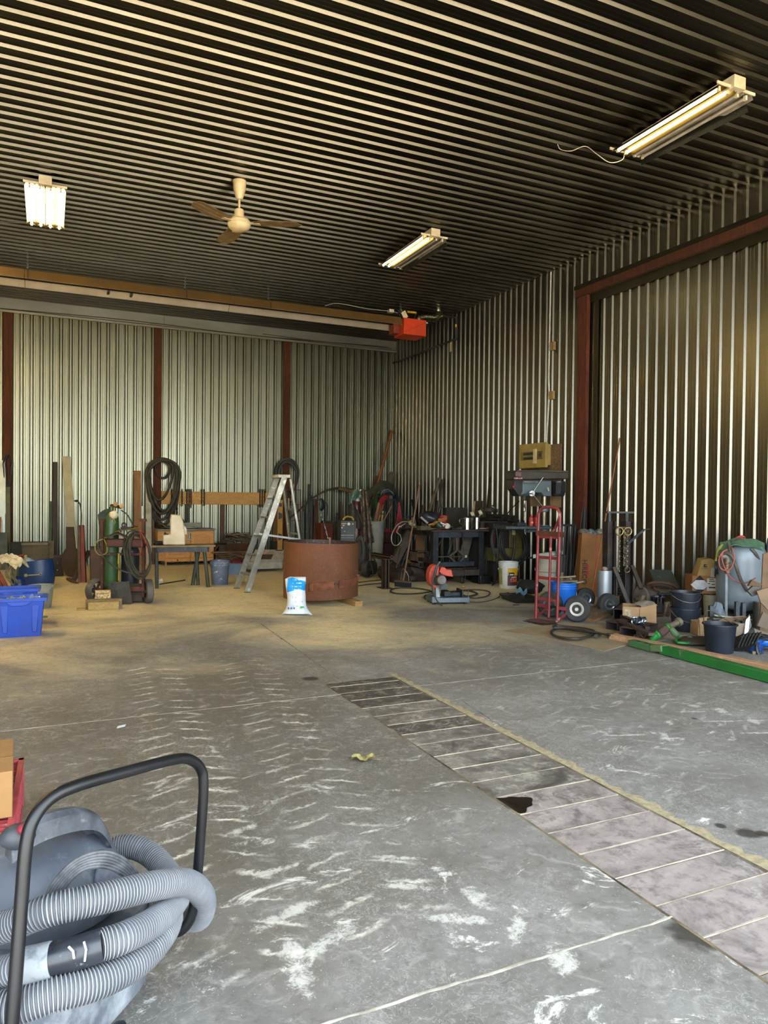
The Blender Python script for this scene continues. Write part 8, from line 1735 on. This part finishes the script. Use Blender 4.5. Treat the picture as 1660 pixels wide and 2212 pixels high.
for i, (px, y0, y1, lab) in enumerate(((1541.5, 1335, 1309, 'left'), (1598, 1333, 1300, 'middle'), (1612, 1333, 1302, 'right'))):
    solo('channel_upright', 'dark steel channel upright in front of the pressure tank, %s one' % lab, 'steel channel', MB().box(s(px-4, 0, .15).x, s(px+4, 0, .15).x, .15, .2, 0, s(0, y0 and y1, .15).z), P('#434a50', .5, .4, c2='#363b40'), s, bev=.002)
solo('blue_grey_sheet', 'crumpled blue-grey plastic behind the left steel channel', 'plastic', MB().blob(s(1552, 1322, .3), (.07, .05, .1), 5, .6), P('#6f7a84', .5), s)
# ribbed plates, blue coil
s = S(1608, 1408); k = s.k
for i in range(6):
    x = 1588+i*7.4; a = s(x-4, 1404-i*1.2, -.02*i); b = s(x+9, 1374-i*.3, .0-.02*i+.1); a.z = max(a.z, .0)
    solo('ribbed_plate', 'dark ribbed steel plate standing aslant in a row, %s' % ['leftmost, by the bucket', 'second from the bucket', 'third from the bucket', 'fourth from the bucket', 'fifth from the bucket', 'rightmost'][i], 'plate', MB().beam(a, b, .16, .012, (1, .3, 0)).tube([b+Vector((-.02, -.08, 0)), b+Vector((.01, -.08, .02)), b+Vector((.035, -.08, 0))], .007, 5), P('#33342f', .6, .4, c2='#272824', wear='#5f5d55', wa=.6, wb=.66), s, group='row of ribbed steel plates')
s = S(1633, 1414); k = s.k; s.o = s.o+s.rd()*.1
bc_ = thing('blue_coil_stack', 'stack of bright blue ribbed rings at the right edge', 'rings', s)
pr = []
for i in range(7): z = i*k*4.6; pr += [(k*13, z+.003), (k*16, z+k*1.4), (k*13, z+k*3.4)]
m_bl2 = P('#1d4f9a', .4, c2='#163a72', wear='#7d9ac4', wa=.6, wb=.66, ws=14)
part('rings', MB().lathe(pr, n=32), m_bl2, bc_)
solo('blue_dome', 'bright blue rounded dome at the right edge above the blue rings', 'dome', MB().blob(s(1653, 1385, .06), (.085, .08, .055), 3, .15), P('#1d66c0', .4), s)
solo('black_coil', 'black cable bundle behind the blue rings at the right edge', 'cable', MB().ring(s(1655, 1402, .05), .12, .03, (.3, -1, .4), 20).ring(s(1656, 1400, .0), .10, .025, (.3, -1, .3), 20).ring(s(1658, 1404, -.05), .11, .02, (.2, -1, .4), 20), m_black, s)
lyb('wood_chunk', 'small split stick on the floor left of the blue rings', 'stick', (1620, 1406), (1630, 1414), .03, .03, wood('#857658', '#6b5d44'))
# square tubes, chain, green hitch
def sqtube(name, label, a, b, w, z=0.0, mat=None, wall=.012, wide=1.0):
    p, q = F(*a, z), F(*b, z); d = (q-p).normalized(); n_ = Vector((-d.y, d.x, 0)); L = q-p; mb = MB(); W2_ = w*wide/2
    for off, zz_, ww, hh2_ in ((0, wall/2, W2_*2, wall), (0, w-wall/2, W2_*2, wall), (W2_-wall/2, w/2, wall, w), (-W2_+wall/2, w/2, wall, w)):
        mb.beam(n_*off+Vector((0,0,zz_)), L+n_*off+Vector((0,0,zz_)), ww, hh2_)
    return solo(name, label, 'steel tube', mb, mat or P('#4a3f3c', .65, .3, c2='#3a302e', sc_=6), loc=p)
sqtube('square_tube', 'brown square steel tube pair lying left of the small chain', (1322, 1362), (1356, 1357), .10, wide=1.6)
sqtube('square_tube', 'double square steel tube lying under the loose chain', (1358, 1378), (1403, 1366), .11, wide=1.8)
s = S(1375, 1368); 
lyb('angle_iron', 'long rusty angle iron lying across the square tubes', 'angle iron', (1338, 1343), (1408, 1374), .06, .03, P('#40302a', .7, .3, c2='#55433a'), z=.10)
lyb('angle_iron', 'second rusty angle iron behind the first one', 'angle iron', (1345, 1335), (1400, 1362), .05, .04, P('#3a2c27', .7, .3), z=.08)
sqtube('square_tube', 'dark square tube end beside the tyre and small carton', (1338, 1340), (1356, 1326), .14)
mb = MB(); rnd = random.Random(9)
for i in range(22):
    c = s(1364+rnd.uniform(0, 24), 1345+rnd.uniform(0, 12), rnd.uniform(-.1, .05)); mb.ring(c+Vector((0,-.06,.05)), .036, .009, (rnd.uniform(-1, 1), rnd.uniform(-1, 1), rnd.uniform(-.6, .6)), 10, 5, .7)
solo('loose_chain', 'bright galvanised chain heaped on the square tubes', 'chain', mb, P('#9aa0a8', .3, .9, c2='#3a3d42', sc_=30, lo=.45, hi=.55), s)
mb = MB()
for i in range(16): c = F(1372+i*2.2, 1379-i*.6-2*math.sin(i*.8), .03)-s.o; c = Matrix.Rotation(-s.a, 3, 'Z') @ c; mb.ring(c, .03, .008, (rnd.uniform(-1, 1), rnd.uniform(-1, 1), .5), 10, 5, .7)
solo('rusty_chain', 'rusty brown chain lying on the floor before the square tubes', 'chain', mb, P('#4a362a', .7, .4), s)
q = F(1346, 1369); solo('hitch_ball', 'small steel hitch ball between the square tubes', 'ball', MB().blob((0, 0, .05), (.035, .035, .035), 1, 0).cyl((0,0,0), (0,0,.03), .03, n=14), P('#6a5d50', .35, .8), loc=q)
# green hitch pieces
m_gr1 = P('#1f7a30', .45, c2='#1b6a2a', sc_=4, wear='#8a8468', wa=.58, wb=.66, ws=7); m_gr2 = P('#6f7a5a', .7, c2='#4d6b42', sc_=6)
s = S(1440, 1384, rz=-.3); k = s.k
hc_ = thing('green_drawbar', 'green and brown hydraulic drawbar piece lying behind the green beam', 'drawbar', s)
part('body', MB().beam(s(1412, 1378, 0), s(1447, 1352, .05), k*24, k*17, (0,.5,1)), m_gr1, hc_, bev=.025); part('nose', MB().beam(s(1407, 1372, -.02), s(1418, 1381, -.04), .14, .11), m_gr1, hc_, bev=.03)
part('brown_band', MB().beam(s(1422, 1371, -.01), s(1439, 1358, .03), k*25, k*18, (0,.5,1)), P('#4e352c', .7, c2='#3b2822'), hc_, bev=.02)
part('plug', MB().cyl(s(1446, 1354, 0), s(1466, 1344, .05), .03, n=14).cyl(s(1464, 1345, .05), s(1470, 1342, .06), .045, n=14), P('#7a705e', .5, .3), hc_)
part('side_arm', MB().beam(s(1448, 1356, .02), s(1466, 1375, -.05), k*14, k*12), m_gr2, hc_, bev=.02)
o_ = F(1478, 1386); gl = thing('green_handle_loop', 'green steel handle loop lying flat with a round green knob', 'handle loop', loc=o_)
part('loop', MB().tube([F(a, b, .03)-o_ for a, b in ((1461, 1383), (1470, 1378), (1502, 1380), (1503, 1384), (1494, 1389), (1466, 1388))], .015, 9, True, sm=3), m_gr1, gl); part('knob', MB().cyl(F(1491, 1382, .0)-o_, F(1491, 1382, .05)-o_, .035, n=20), m_gr1, gl)
s = S(1512, 1396); solo('flat_shoe', 'dark leather-like flat piece left of the front black bucket', 'flat piece', MB().blob(s(1510, 1386, .1), (.2, .14, .05), 7, .4), P('#3b3028', .7), s)
# ---- green beam and lumber
p, q = F(1358, 1396), F(1700, 1487); d = q-p
gb_ = thing('green_beam', 'long green painted steel beam lying along the right side of the floor', 'beam', loc=p)
dn = d.normalized(); nn = Vector((-dn.y, dn.x, 0)); L = d.length
part('beam', MB().beam(dn*(L*.24)+nn*.04+Vector((0,0,.045)), d+nn*.04+Vector((0,0,.045)), .085, .08), P('#1d6d2b', .5, c2='#185c25', sc_=3, wear='#6c7a5c', wa=.64, wb=.7, ws=5), gb_, bev=.006)
part('tongue', MB().beam(nn*.04+Vector((0,0,.035)), dn*(L*.20)+nn*.04+Vector((0,0,.035)), .10, .06), P('#55594a', .6, c2='#2f6b38', sc_=3, lo=.45, hi=.6), gb_, bev=.006)
part('shoulder', MB().beam(dn*(L*.17)+nn*.04+Vector((0,0,.04)), dn*(L*.26)+nn*.04+Vector((0,0,.06)), .11, .065), P('#3d6b3c', .6, c2='#6b7358', sc_=5), gb_, bev=.012)
for t in (.06, .12): part('bolt_hole', MB().cyl(dn*(L*t)+nn*.04+Vector((0,0,.064)), dn*(L*t)+nn*.04+Vector((0,0,.067)), .022, n=14), m_black, gb_)
lyb('lumber', 'long pale lumber board lying behind the green beam', 'lumber', (1323, 1380), (1700, 1457), .10, .055, wood('#c29a74', '#a98260', (3,3,3), .7, 1.5))
